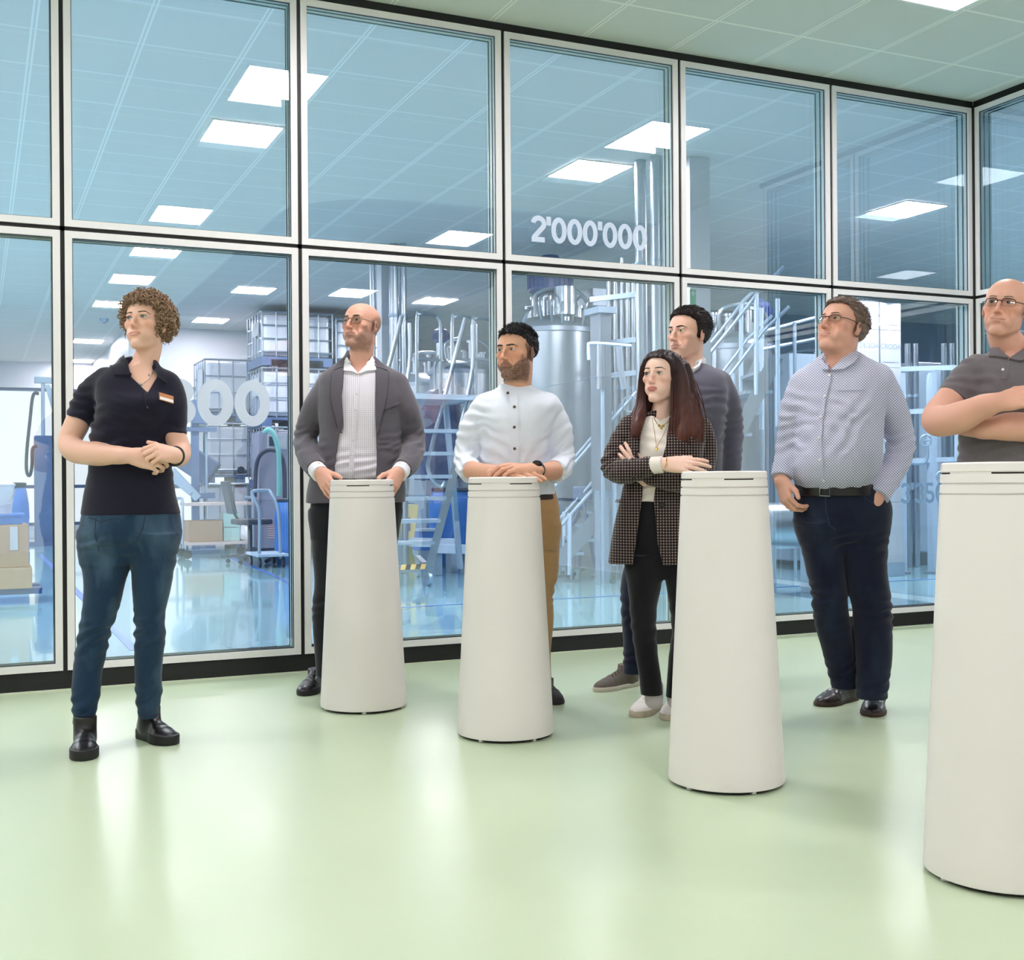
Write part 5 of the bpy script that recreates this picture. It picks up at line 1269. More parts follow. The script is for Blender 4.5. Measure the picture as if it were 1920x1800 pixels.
# ------------------------------------------------------------------ clothing helpers
def sleeve(p, pts, n=5, k=0., grow=0., ext=.05):
    """limb whose far end is cut square"""
    P, R = smooth_path([p.w(*q[:3]) for q in pts], [q[3]+grow for q in pts], n)
    d = unit(P[-1]-P[-3]); e = P[-1].copy(); c = chain(P+[e+d*ext], R+[R[-1]], k)
    return Prim(lambda V: np.maximum(c.fn(V), (V-e)@d), c.lo, c.hi)
def cuff(p, a, b, r, th=.004):
    """square-ended band round a limb from a to b"""
    a = np.array(a, float); b = np.array(b, float); d = unit(b-a); c = cone(a-d*.03, b+d*.03, r, r)
    return Prim(lambda V: np.maximum(np.maximum(c.fn(V), (V-b)@d), (a-V)@d), c.lo, c.hi)
def neck_ring(p, px, py, dy, rx, ry, drop, r, n=28, rz=None, tilt=0.):
    c = p.w(px, py, dy); pts = []
    for i in range(n+1):
        a = 2*math.pi*i/n; pts.append(c+p.ex*rx*math.cos(a)+p.et*ry*math.sin(a)+p.ez*(-drop*math.sin(a)+tilt*math.cos(a)))
    if rz is None: return chain(pts, [r]*(n+1), .0)
    pr = chain(pts, [r]*(n+1), .0); up = p.ez
    # tall thin band
    q = chain([v+up*rz for v in pts], [r*.8]*(n+1), 0); mid = chain([v+up*rz*.5 for v in pts], [r*.9]*(n+1), 0)
    return Prim(lambda V: np.minimum(np.minimum(pr.fn(V), q.fn(V)), mid.fn(V)), np.minimum(pr.lo, q.lo), np.maximum(pr.hi, q.hi))
def tubes_on(p, f, paths, r, M, name, parent=None, off=.0, n=40):
    mb = MB()
    for L in paths:
        L = np.array(L, float); q = np.r_[0, np.cumsum(np.linalg.norm(np.diff(L, axis=0), axis=1))]; t = np.linspace(0, q[-1], n)
        P, _ = p.cast(f, np.interp(t, q, L[:, 0]), np.interp(t, q, L[:, 1])); P = P+grad(f, P, .005)*off
        mb.tube(P, r, 6)
    return mb.build(name, M, parent or p.root)
SKIN1, SKIN2, SKIN3, SKIN4 = rgb(228, 184, 162), rgb(218, 166, 144), rgb(212, 160, 132), rgb(234, 196, 178)
M_skin = mat('skin', SKIN1, .48, spec=.35, sss=.08, attr=True, bump=(260, .12, .0006))
def cloth_mat(name, col, c2, scale=40, rough=.85, weave=900, wb=.25, sheen=.2):
    n = Nodes(name, rough=rough, spec=.2, sheen=sheen)
    n.base(n.mix(n.m('MULTIPLY', n.noise(scale, 4), 1.0), col, c2))
    n.bump(n.noise(weave, 2), wb, .0008); return n.M
M_navy = cloth_mat('navy_pique', rgb(20, 19, 34), rgb(30, 29, 48))
M_blackl = mat('black_leather', rgb(22, 19, 21), .33, spec=.5, bump=(90, .15, .001))
M_blacks = mat('black_rubber_sole', rgb(16, 15, 16), .55)
def denim(name, dark, light, fade, zk=None):
    n = Nodes(name, rough=.85, spec=.2, sheen=.15)
    w = n.noise(900, 2, (1, 1, .15)); a = n.mix(w, dark, light)
    big = n.noise(5, 3, (1.6, 1.6, .8)); r = n.nt.nodes.new('ShaderNodeMapRange'); r.inputs[1].default_value = .48; r.inputs[2].default_value = .72; n.nt.links.new(big, r.inputs[0])
    n.base(n.mix(n.m('MULTIPLY', r.outputs[0], fade), a, rgb(96, 124, 146))); n.bump(w, .3, .0008); return n.M
M_jean1 = denim('washed_blue_denim', rgb(20, 40, 62), rgb(36, 62, 88), .42)
M_jean2 = denim('dark_navy_denim', rgb(13, 18, 36), rgb(22, 29, 52), .06)
M_metal = mat('polished_steel', rgb(205, 208, 212), .2, metal=1.)
M_gold = mat('gold', rgb(212, 170, 96), .25, metal=1.)

mat('brown_brow_hair', rgb(84, 62, 50), .7); mat('dark_lash', rgb(24, 18, 16), .6); mat('black_brow_hair', rgb(28, 22, 22), .7); mat('pearl_button', rgb(225, 220, 222), .25)
cloth_mat('white_cotton', rgb(226, 224, 228), rgb(234, 232, 236))
_n = Nodes('short_black_hair', rough=.55, spec=.22); _n.base(_n.mix(_n.noise(90, 3), rgb(10, 8, 10), rgb(26, 22, 24)))
_n = Nodes('short_brown_black_hair', rough=.5, spec=.25); _n.base(_n.mix(_n.noise(90, 3), rgb(18, 12, 13), rgb(44, 32, 32)))
# ================= the guide on the left: woman with curly hair, navy polo, jeans
def guide():
    p = Person(255, 4.48, 'woman with curly hair in navy polo shirt and jeans, hands clasped, standing far left')
    hd = Head(p, 275, 611, .0, 109, 30, 11, 3, jaw=.82, face=.96, mouth_w=.0250, fold=False, brow=.0068, nose_w=.9, nose_y=.1075, lip=.0052, gap=.0022, eye_open=.0064, ears=True)
    hd.neck(p.w(263, 702, -.01), .046, .053)
    armR = [(194, 716, 0, .032), (166, 747, 0, .034), (149, 780, .01, .040), (144, 796, .012, .0445), (131, 826, .02, .042), (141, 845, .06, .044), (178, 851, .11, .042), (216, 853, .15, .034), (246, 855, .175, .0265)]
    armL = [(314, 720, 0, .028), (325, 752, 0, .028), (327, 800, .02, .032), (329, 814, .02, .0365), (337, 842, .02, .040), (336, 855, .07, .038), (328, 855, .125, .029)]
    torso = [(672, 238, 288, .052, -.015), (684, 226, 298, .062, -.012), (696, 204, 314, .078, -.006), (712, 186, 329, .094, 0), (735, 182, 333, .106, .008), (757, 184, 333, .120, .018), (785, 181, 328, .112, .016), (808, 174, 323, .104, .010), (838, 174, 320, .104, .008), (885, 170, 322, .112, .008), (929, 162, 328, .118, .004), (964, 157, 336, .122, 0)]
    pelvis = [(950, 161, 332, .112, 0), (977, 156, 337, .122, 0), (1010, 153, 337, .126, -.005), (1030, 158, 331, .098, -.005), (1050, 172, 318, .06, 0)]
    legL = [(1000, 154, 250, .104, 0), (1050, 153, 249, .096, .0), (1073, 157, 239, .086, .01), (1138, 156, 222, .072, .018), (1183, 148, 207, .064, .015), (1218, 142, 200, .062, .005), (1266, 137, 190, .058, 0), (1308, 135, 186, .050, .012), (1337, 137, 179, .045, .02), (1362, 138.5, 175.6, .043, .022)]
    legR = [(1000, 240, 336, .104, 0), (1051, 247, 328, .094, 0), (1105, 250, 319, .080, .01), (1160, 253, 308, .068, .008), (1189, 254, 309, .066, 0), (1234, 253, 304.5, .062, -.02), (1273, 254.5, 303, .055, -.035), (1300, 256, 304, .050, -.042), (1325, 258, 298, .045, -.045), (1345, 261, 296, .043, -.045)]
    ops = list(hd.ops)
    ops += [('u', p.loft(torso[1:], grow=-.012), .03), ('u', p.loft(pelvis, grow=-.014), .02), ('u', p.loft(legL, grow=-.012), .01), ('u', p.loft(legR, grow=-.012), .01)]
    ops += [('u', p.limb(armR, .004), .02), ('u', p.limb(armL, .004), .02)]
    ops += hand_ops(p.w(247, 855, .178), p.dirn(.94, .05, -.20), p.dirn(.12, .95, .30), p.dirn(.15, -.3, .95), [(38, 40, 20), (42, 42, 22), (46, 44, 24), (50, 46, 26)], .96, thumb=(.85, .45, .1))
    ops += hand_ops(p.w(329, 853, .125), p.dirn(-.78, .50, .12), p.dirn(.35, .72, .55), p.dirn(-.25, -.25, .93), [(48, 55, 35), (55, 58, 36), (60, 60, 36), (62, 60, 36)], .92, thumb=(.88, .42, -.1), tcurl=15)
    p.build('body', ops, .003, M_skin, color=lambda V: hd.pigment(V, SKIN1, lips=rgb(190, 116, 108), lip_amount=.6))
    hd.eyes((-.12, .08), rgb(92, 96, 92)); hd.brows(mat('brown_brow_hair', rgb(84, 62, 50), .7), .0027); hd.lashes(mat('dark_lash', rgb(24, 18, 16), .6))
    # polo shirt
    sh = [('u', p.loft(torso), 0), ('u', sleeve(p, [(198, 714, 0, .050), (168, 744, 0, .056), (149, 788, .01, .053)]), .03), ('u', sleeve(p, [(314, 718, 0, .044), (326, 752, 0, .046), (327, 814, .02, .042)]), .03),
          ('u', neck_ring(p, 262, 690, -.012, .060, .058, .020, .011, rz=.022), .012), ('s', p.polyprism([(235, 664), (284, 670), (294, 706), (277, 736), (246, 706)], .025, .4), .004)]
    wf = cloth([fold(p.w(150, 785, .01), p.w(150, 785, .01)-p.w(190, 712, 0), .05, .003, .035), fold(p.w(250, 840, 0), (0.2, 0, 1), .10, .0045, .055, rad=.35), fold(p.w(190, 770, .05), (.5, 0, .8), .06, .004, .04, rad=.2)], .003)
    shirt, f = p.build('polo_shirt', sh, .0035, M_navy, disp=wf)
    for A, B in (([(233, 664), (236, 684), (245, 705)], [(223, 672), (207, 690), (215, 705)]), ([(283, 670), (290, 692), (297, 708)], [(293, 682), (306, 700), (314, 719)])):
        p.strip(f, A, B, M_navy, 'collar', shirt, off=.006, thick=.004)
    p.strip(f, [(269, 734), (279, 788)], [(278, 733), (287, 788)], M_navy, 'placket', shirt, n=16, m=4, off=.001, thick=.0025)
    mbt = mat('dark_button', rgb(60, 58, 70), .25)
    for q in ((276, 763), (279, 729)): p.button(f, *q, mbt, .0055, parent=shirt)
    # jeans
    tr = [('u', p.loft(pelvis), 0), ('u', p.loft(legL, n=2.1), .035), ('u', p.loft(legR, n=2.1), .02)]
    wj = cloth([fold(p.w(172, 1190, 0), (0, 0, 1), .07, .0055, .045, rad=.14), fold(p.w(280, 1178, 0), (0, 0, 1), .06, .0050, .045, 1., rad=.14), fold(p.w(158, 1325, 0), (0, 0, 1), .06, .0045, .042, rad=.12), fold(p.w(280, 1312, 0), (0, 0, 1), .05, .0045, .042, rad=.12), fold(p.w(245, 1035, .1), (.25, 0, 1), .05, .004, .05, rad=.25)], .0022, (9, 9, 5))
    jeans, fj = p.build('jeans', tr, .0035, M_jean1, disp=wj)
    seam = mat('seam_thread', rgb(30, 46, 66), .8)
    tubes_on(p, fj, [[(272, 966), (268, 990), (254, 1018)], [(180, 970), (178, 1000), (186, 1036)], [(320, 968), (322, 990), (334, 1004)], [(166, 970), (190, 978), (212, 972)]], .0016, seam, 'seam', jeans, .0005)
    for L in ([(137, 1355), (157, 1358), (177, 1355)], [(260, 1339), (279, 1342), (297, 1338)]): tubes_on(p, fj, [L], .0022, seam, 'hem', jeans, .001)
    shoe(p, p.floor(161, 1399), p.floor(157, 1425), M_blackl, M_blacks, L=.262, wid=1.02, hgt=1.12, shaft=.13, sole=.036, sole_grow=.004, ar=.043, name='ankle_boot')
    shoe(p, p.floor(262, 1380), p.floor(330, 1399), M_blackl, M_blacks, L=.255, wid=1.02, hgt=1.12, shaft=.13, sole=.036, sole_grow=.004, ar=.043, name='ankle_boot')
    # hair: shell plus curls
    n = Nodes('brown_blonde_curls', rough=.5, spec=.4); n.base(n.mix(n.noise(60, 4), rgb(66, 46, 38), rgb(188, 152, 118))); Mh = n.M
    lines = ([-.14, -.06, .0, .022, .035, .05, .066, .12], [-.088, -.094, -.086, -.070, -.02, .050, .074, .080])
    ho = hd.hair(Mh, lines, top=.016, side=.019, back=.026, noise=.010, scale=70, comb=(1, 1, 1), name='hair')
    V = np.zeros(len(ho.data.vertices)*3); ho.data.vertices.foreach_get('co', V); V = V.reshape(-1, 3)+world_loc(p.root)
    L = hd.loc(V); rim = (np.abs(L[:, 0]) > .0) & (L[:, 2] > -.095); V = V[rim]
    rng = np.random.RandomState(3); mb = MB(); c0 = hd.W((0, -.015, .02))
    for i in rng.choice(len(V), 1000, replace=False):
        a = V[i]; o_ = unit(a-c0); dn = unit(np.array([0, 0, -1.])*.9+o_*.35+rng.randn(3)*.35); dn = unit(dn-o_*(dn@o_)*.6)
        u1 = unit(np.cross(dn, o_)); u2 = np.cross(dn, u1); R0 = rng.uniform(.004, .0095); ln = rng.uniform(.020, .050); ph = rng.uniform(0, 6.3); tw = rng.choice([-1, 1])
        pts = [a+o_*.002+dn*ln*(t-.5)+(u1*math.cos(ph+tw*t*9)+u2*math.sin(ph+tw*t*9))*R0*(.6+.5*t)+o_*.004*math.sin(t*3) for t in np.linspace(0, 1, 15)]
        mb.tube(pts, [0.0008+.0017*math.sin(math.pi*min(1, .15+.85*t)) for t in np.linspace(0, 1, 15)], 5, cap=False)
    mb.build('curls', Mh, ho)
    # badge, necklace, watch
    bd = bpy.data.objects.new('name_badge', None); link(bd, p.root); P, _ = p.cast(f, [310.5], [747.5]); bd.location = P[0]-p.O; N = grad(f, P, .01)[0]
    sx_ = unit(np.cross(p.ez, N)); sx_ = sx_ if sx_@p.ex > 0 else -sx_; sx_ = unit(sx_-p.ez*.22); up = np.cross(N, sx_); up = up if up[2] > 0 else -up
    Mx = np.stack([sx_, N, up], 1)
    def plate(c, w, h, t, M, nm):
        mb = MB(); mb.add([c+Mx@np.array([x*w/2, y*t, z*h/2]) for x, y, z in ((-1,0,-1),(1,0,-1),(1,1,-1),(-1,1,-1),(-1,0,1),(1,0,1),(1,1,1),(-1,1,1))], [(3,2,1,0),(4,5,6,7),(0,1,5,4),(1,2,6,5),(2,3,7,6),(3,0,4,7)]); mb.build(nm, M, bd)
    plate(P[0]+N*.003, .060, .031, .004, mat('copper_badge', rgb(196, 130, 84), .35, metal=.4), 'plate'); plate(P[0]+N*.0075-up*.008, .056, .012, .0012, mat('white_badge_strip', rgb(238, 232, 228), .5), 'name_strip')
    fb, _, _ = field(ops)
    nk = tubes_on(p, fb, [[(240, 700), (252, 715), (266, 721), (280, 711), (287, 697)]], .0011, M_metal, 'necklace', off=.001)
    p.button(fb, 265, 722, M_metal, .005, 'pendant', nk, .003); p.button(fb, 279, 704, M_metal, .004, 'pendant', nk, .003)
    a = p.w(331, 856, .105); b = p.w(326, 855, .128); d = unit(b-a)
    wt = MB(); u1 = unit(np.cross(d, p.ez)); u2 = np.cross(d, u1)
    wt.tube([a+(b-a)*.6+u1*.0325*math.cos(t)+u2*.0325*math.sin(t) for t in np.linspace(0, 2*math.pi, 25)[:-1]], .0065, 6, closed=True); wt.build('wristwatch', mat('black_watch_strap', rgb(30, 26, 26), .4), p.root)
guide()
def nodes_axis(n, v):
    a = n.m('MULTIPLY', n.x, float(v[0])); b = n.m('MULTIPLY', n.y, float(v[1])); return n.m('ADD', a, b)
def open_hands(p, Wr, sgn):
    return hand_ops(Wr, p.dirn(-.05*sgn, .15, -.98), p.dirn(sgn*.9, .2, 0), p.dirn(0, 1, .1), [(18, 24, 14)]*4)

# ================= man in the grey blazer
def blazer_man():
    p = Person(672, 5.58, 'bald man with round glasses in grey blazer gripping the farthest podium')
    hd = Head(p, 677, 614, .02, 92, 34, 12, 0, jaw=1.02, nose_y=.113, lip=.0046, brow=.0115, smile=.0012, eye_open=.0048)
    hd.neck(p.w(672, 694, -.01), .056, .063)
    jk = [(658, 650, 694, .055, -.02), (672, 642, 704, .068, -.015), (688, 622, 730, .086, -.01), (702, 604, 752, .102, 0), (728, 598, 760, .120, .01), (770, 598, 757, .130, .02), (812, 600, 752, .130, .02), (850, 594, 751, .128, .02), (890, 584, 757, .130, .015), (925, 576, 761, .130, .01), (942, 575, 760, .130, .01)]
    legL = [(960, 583, 672, .095, -.01), (1027, 586, 664, .088, 0), (1110, 590, 656, .078, .01), (1128, 587, 652, .076, .01), (1152, 586, 650, .074, 0), (1221, 590, 643, .066, -.01), (1266, 592, 640, .060, -.01)]
    legR = [(960, 668, 749, .095, -.01), (1027, 672, 744, .088, 0), (1110, 676, 735, .078, .01), (1221, 682, 728, .066, -.01), (1266, 684, 726, .060, -.01)]
    pel = [(890, 590, 752, .112, 0), (930, 586, 754, .115, 0), (975, 584, 750, .105, 0), (1005, 600, 735, .06, 0)]
    sl = [[(618, 722, -.01, .058), (592, 762, 0, .060), (573, 822, -.03, .056), (579, 858, .09, .051), (594, 880, .19, .046)], [(742, 722, -.01, .058), (762, 768, 0, .060), (776, 824, -.03, .056), (770, 860, .09, .051), (754, 880, .19, .046)]]
    ops = list(hd.ops)+[('u', p.loft(jk[1:], grow=-.028), .03), ('u', p.loft(pel, grow=-.015), .02), ('u', p.loft(legL, grow=-.014), .01), ('u', p.loft(legR, grow=-.014), .01)]
    for q, e in zip(sl, ((599, 886, .235), (749, 886, .235))): ops.append(('u', p.limb([(a, b, c, .034) for a, b, c, d in q]+[(*e, .028)], .004), .02))
    ops += hand_ops(p.w(599, 884, .235), p.dirn(.34, .52, -.58), p.dirn(-.62, .55, .35), p.dirn(.60, .25, .55), [(12, 30, 18), (14, 32, 20), (16, 34, 20), (18, 36, 22)], 1.0, thumb=(.82, .60, -.30), tcurl=18)
    ops += hand_ops(p.w(749, 884, .235), p.dirn(-.34, .52, -.58), p.dirn(.62, .55, .35), p.dirn(-.60, .25, .55), [(12, 30, 18), (14, 32, 20), (16, 34, 20), (18, 36, 22)], 1.0, thumb=(.82, .60, -.30), tcurl=18)
    p.build('body', ops, .003, M_skin, color=lambda V: hd.pigment(V, SKIN2, beard=rgb(84, 70, 66), beard_amount=.60, lips=rgb(176, 110, 98), lip_amount=.5, crop=rgb(72, 60, 56), crop_low=[-.07, -.075, -.04, -.012, -.01, .01, .05], crop_high=[.075, .078, .072, .060, .052, .035, .0], crop_amount=.62))
    hd.eyes((-.13, .06), rgb(70, 52, 40)); hd.brows(mat('dark_brow_hair', rgb(58, 46, 40), .7), .0030)
    hd.glasses(mat('brown_metal_frame', rgb(92, 70, 60), .3, metal=.6), w=.0225, hgt=.0185, rim=.0011, square=2.2)
    # shirt
    n = Nodes('white_checked_shirt_cloth', rough=.8, spec=.2); ex = nodes_axis(n, p.ex)
    g = n.m('MAXIMUM', n.line(ex, 0, .0095, .0016), n.m('MULTIPLY', n.line(n.z, 0, .0095, .0013), .55)); n.base(n.mix(g, rgb(228, 224, 230), rgb(172, 164, 178))); n.bump(n.noise(500, 2), .15, .0006); Ms = n.M
    M_wc = MATS['white_cotton']
    so = [('u', p.loft([(q[0], q[1]+5, q[2]-5, q[3]-.013, q[4]+.001) for q in jk[1:9]]+[(898, 592, 748, .116, .012)]), 0), ('u', neck_ring(p, 672, 688, -.008, .066, .064, .018, .010, rz=.026), .012), ('s', p.polyprism([(649, 660), (696, 660), (691, 684), (673, 705), (655, 685)], .02, .4), .003)]
    shirt, fs = p.build('shirt', so, .0035, Ms, disp=cloth([fold(p.w(665, 870, .1), (.3, 0, 1), .06, .004, .045, rad=.25)], .0025))
    p.strip(fs, [(651, 674), (656, 687), (671, 704)], [(647, 682), (645, 698), (662, 699)], M_wc, 'collar', shirt, off=.010); p.strip(fs, [(696, 672), (690, 686), (674, 704)], [(701, 680), (705, 697), (685, 698)], M_wc, 'collar', shirt, off=.010)
    p.strip(fs, [(667, 706), (659, 800), (653, 897)], [(675, 706), (668, 800), (662, 897)], Ms, 'placket', shirt, n=40, m=4, off=.003, thick=.002)
    mb_ = MATS['pearl_button']
    for q in ((669, 738), (667, 767), (664.5, 795), (662, 823), (660, 852), (657.5, 884)): p.button(fs, *q, mb_, .0056, parent=shirt, lift=.007)
    bl = [(890, 590, 752, .110, 0), (906, 590, 752, .112, 0)]
    p.build('belt', [('u', p.loft([(896, 590, 750, .114, .01), (912, 588, 752, .116, .01)], grow=.002), 0)], .004, M_blackl)
    # jacket
    n = Nodes('grey_flannel', rough=.9, spec=.15, sheen=.3); n.base(n.mix(n.noise(420, 3), rgb(68, 64, 72), rgb(112, 107, 114))); n.bump(n.noise(600, 2), .3, .001); Mj = n.M
    jo = [('u', p.loft(jk), 0)]
    for q in sl: jo.append(('u', sleeve(p, q), .022))
    jo += [('s', p.polyprism([(645, 690), (641, 740), (639, 800), (630, 860), (616, 960), (702, 960), (706, 860), (703, 780), (704, 690), (700, 655), (646, 655)], .045, .5), .004)]
    w = cloth([fold(p.w(572, 826, 0), (0, -.3, 1), .06, .006, .040, rad=.12), fold(p.w(776, 828, 0), (0, -.3, 1), .06, .006, .040, 2., rad=.12), fold(p.w(585, 868, .12), (.3, .5, -.6), .05, .004, .035, rad=.12), fold(p.w(762, 868, .12), (-.3, .5, -.6), .05, .004, .035, rad=.12)], .003, (8, 8, 4))
    jacket, fj = p.build('blazer', jo, .0035, Mj, disp=w)
    Ml = cloth_mat('grey_lapel', rgb(66, 62, 70), rgb(106, 101, 108), 400)
    p.strip(fj, [(643, 692), (640, 742), (639, 806)], [(624, 699), (621, 745), (637, 812)], Ml, 'lapel', jacket, off=.007, thick=.005, n=30)
    p.strip(fj, [(706, 692), (706, 742), (705, 806)], [(728, 700), (723, 748), (707, 813)], Ml, 'lapel', jacket, off=.007, thick=.005, n=30)
    dk = mat('dark_jacket_seam', rgb(34, 31, 36), .9)
    tubes_on(p, fj, [[(624, 699), (621, 745), (634, 803)]], .0018, dk, 'front_edge', jacket, .010, 60); tubes_on(p, fj, [[(728, 700), (723, 748), (709, 803)]], .0018, dk, 'front_edge', jacket, .010, 60)
    p.strip(fj, [(646, 674), (643, 690)], [(637, 681), (626, 697)], Ml, 'collar', jacket, off=.006, n=12); p.strip(fj, [(700, 670), (705, 690)], [(711, 680), (726, 697)], Ml, 'collar', jacket, off=.006, n=12)
    p.strip(fj, [(719, 764), (749, 754)], [(720, 768), (750, 758)], Ml, 'breast_pocket', jacket, n=14, m=4, off=.006, thick=.003)
    for a, b in (((590, 876, .17), (601, 889, .24)), ((757, 876, .17), (747, 889, .24))):
        p.build('shirt_cuff', [('u', cuff(p, p.w(*a), p.w(*b), .0405), 0)], .0025, M_wc, shirt)
    tr = [('u', p.loft(pel), 0), ('u', p.loft(legL, 2.1), .03), ('u', p.loft(legR, 2.1), .02)]
    p.build('trousers', tr, .004, cloth_mat('black_trouser_cloth', rgb(20, 20, 26), rgb(30, 30, 36)), disp=cloth([fold(p.w(620, 1130, 0), (0, 0, 1), .06, .005, .05, rad=.14)], .003))
    lc = mat('black_shoelace', rgb(14, 13, 14), .6)
    shoe(p, p.floor(604, 1286), p.floor(560, 1310), M_blackl, M_blacks, L=.285, wid=1.05, hgt=1.1, shaft=.10, sole=.026, ar=.045, lace=(lc, 4))
    shoe(p, p.floor(702, 1284), p.floor(722, 1312), M_blackl, M_blacks, L=.285, wid=1.05, hgt=1.1, shaft=.10, sole=.026, ar=.045, lace=(lc, 4))
blazer_man()

# ================= man in the white collarless shirt
def white_shirt_man():
    p = Person(965, 4.98, 'dark-haired bearded man in white collarless shirt, folded hands on the second podium')
    hd = Head(p, 968, 664, .03, 100, 33, 3, 0, jaw=1.05, nose_y=.114, nose_z=-.031, lip=.0048, brow=.012, eye_open=.0046, smile=-.0012)
    hd.neck(p.w(967, 738, -.01), .055, .062)
    T = [(720, 945, 990, .056, -.01), (731, 926, 1010, .076, -.005), (741, 908, 1030, .096, 0), (756, 896, 1044, .112, .01), (782, 896, 1040, .124, .02), (823, 904, 1030, .126, .02), (865, 903, 1028, .121, .015), (900, 906, 1036, .12, .01), (927, 908, 1041, .12, 0)]
    pel = [(915, 914, 1040, .112, -.01), (960, 916, 1049, .116, -.03), (1000, 918, 1050, .108, -.04), (1030, 930, 1040, .07, -.05)]
    legR = [(985, 978, 1050, .10, -.05), (1046, 980, 1048, .088, -.11), (1081, 982, 1045, .082, -.14), (1108, 983, 1037, .078, -.165), (1162, 985, 1038, .072, -.21), (1225, 988, 1033, .062, -.27), (1290, 992, 1034, .058, -.33)]
    legL = [(985, 914, 986, .10, -.05), (1046, 913, 982, .088, -.11), (1108, 913, 974, .078, -.165), (1225, 913, 962, .062, -.27), (1290, 915, 958, .058, -.33)]
    sL = [(910, 764, -.01, .056), (887, 802, -.01, .057), (877, 848, .0, .051), (874, 874, .05, .047), (881, 884, .10, .044)]
    sR = [(1026, 764, -.01, .056), (1047, 804, -.01, .057), (1055, 850, .0, .052), (1052, 874, .05, .048), (1043, 882, .10, .045)]
    aL = [(910, 766, -.01, .036), (880, 848, 0, .034), (876, 872, .05, .034), (886, 882, .12, .0385), (915, 885, .23, .032), (936, 886, .295, .0265)]
    aR = [(1026, 766, -.01, .036), (1050, 848, 0, .034), (1048, 872, .05, .034), (1038, 882, .12, .0395), (1016, 884, .23, .033), (1000, 881, .29, .0275)]
    ops = list(hd.ops)+[('u', p.loft(T[1:], grow=-.014), .03), ('u', p.loft(pel, grow=-.014), .02), ('u', p.loft(legL, grow=-.012), .01), ('u', p.loft(legR, grow=-.012), .01), ('u', p.limb(aL, .004), .02), ('u', p.limb(aR, .004), .02)]
    ops += hand_ops(p.w(936, 887, .300), p.dirn(.93, .30, -.05), p.dirn(.02, .25, .97), p.dirn(.3, -.9, .2), [(8, 10, 6)]*4, 1.0, thumb=(.9, .4, .0))
    ops += hand_ops(p.w(1000, 880, .300), p.dirn(-.93, .30, .10), p.dirn(.05, .25, .97), p.dirn(-.3, -.9, .2), [(14, 20, 14), (16, 22, 16), (18, 24, 16), (20, 26, 18)], 1.0, thumb=(.9, .4, -.1))
    p.build('body', ops, .003, M_skin, color=lambda V: hd.pigment(V, SKIN3, beard=rgb(44, 34, 32), beard_amount=.84, lips=rgb(170, 104, 92), lip_amount=.5, crop=rgb(26, 22, 24), crop_low=[-.07, -.075, -.04, -.030, -.040, .0, .05], crop_high=[.2, .2, .2, .2, .2, .08, .0], crop_amount=.85))
    hd.eyes((-.13, .06), rgb(52, 36, 28)); hd.brows(MATS['black_brow_hair'], .0042, -.002, .010)
    Mh = MATS['short_black_hair']
    ho = hd.hair(Mh, ([-.14, -.09, -.04, -.005, .012, .03, .055, .072, .12], [-.02, .0, .012, .028, .032, .052, .070, .080, .086]), top=.016, side=.0035, back=.005, noise=.0035, scale=260, comb=(1, .35, .5))
    hd.tufts(ho, Mh, 900, .016, .0012, (.1, .9, .25), .55, .075, 2)
    hd.tufts(ho, Mh, 500, .008, .0008, (0, -.5, -.8), .15, -.02, 3)
    # shirt
    n = Nodes('white_oxford_cotton', rough=.8, spec=.2, sheen=.1); n.base(n.mix(n.noise(300, 2), rgb(214, 219, 232), rgb(228, 232, 242))); n.bump(n.noise(700, 2), .12, .0005); Ms = n.M
    so = [('u', p.loft(T), 0), ('u', sleeve(p, sL), .03), ('u', sleeve(p, sR), .03), ('u', neck_ring(p, 967, 733, -.008, .064, .064, .020, .008, rz=.022), .010),
          ('u', cuff(p, p.w(876, 877, .06), p.w(884, 885, .115), .050), .003), ('u', cuff(p, p.w(1051, 877, .06), p.w(1040, 884, .115), .050), .003)]
    w = cloth([fold(p.w(890, 800, 0), (.5, 0, 1), .09, .0055, .045, rad=.12), fold(p.w(1048, 800, 0), (-.5, 0, 1), .09, .0055, .045, rad=.12), fold(p.w(873, 866, .04), (0, -.4, 1), .05, .005, .032, rad=.12), fold(p.w(1054, 866, .04), (0, -.4, 1), .05, .005, .032, rad=.12), fold(p.w(930, 850, .1), (.7, 0, .8), .07, .005, .055, rad=.16), fold(p.w(1000, 850, .1), (-.7, 0, .8), .07, .005, .055, rad=.16)], .0035, (9, 9, 6), .0015)
    shirt, f = p.build('shirt', so, .0035, Ms, disp=w)
    p.strip(f, [(955, 742), (958, 800), (957, 870), (956, 892)], [(970, 742), (972, 800), (972, 870), (972, 892)], Ms, 'placket', shirt, n=40, m=5, off=.0035, thick=.0022)
    bt = mat('brown_button', rgb(88, 74, 66), .3)
    for q in ((952.5, 739), (964.5, 764), (964.5, 801), (965, 841)): p.button(f, *q, bt, .0062, parent=shirt, lift=.008)
    p.build('belt', [('u', p.loft([(924, 914, 1039, .114, -.01), (936, 914, 1042, .115, -.015)], grow=.003), 0)], .004, mat('brown_leather_belt', rgb(52, 36, 32), .5))
    Mt = cloth_mat('tan_chino', rgb(168, 130, 88), rgb(186, 148, 104))
    p.build('trousers', [('u', p.loft(pel), 0), ('u', p.loft(legL, 2.1), .03), ('u', p.loft(legR, 2.1), .02)], .004, Mt, disp=cloth([fold(p.w(1020, 1120, -.05), (0, 0, 1), .06, .006, .045, rad=.14)], .003))
    Mb = mat('dark_suede_shoe', rgb(38, 34, 38), .8, bump=(200, .2, .001))
    shoe(p, p.floor(1012, 1302), p.floor(1060, 1330), Mb, M_blacks, L=.28, shaft=.09, sole=.016, ar=.043)
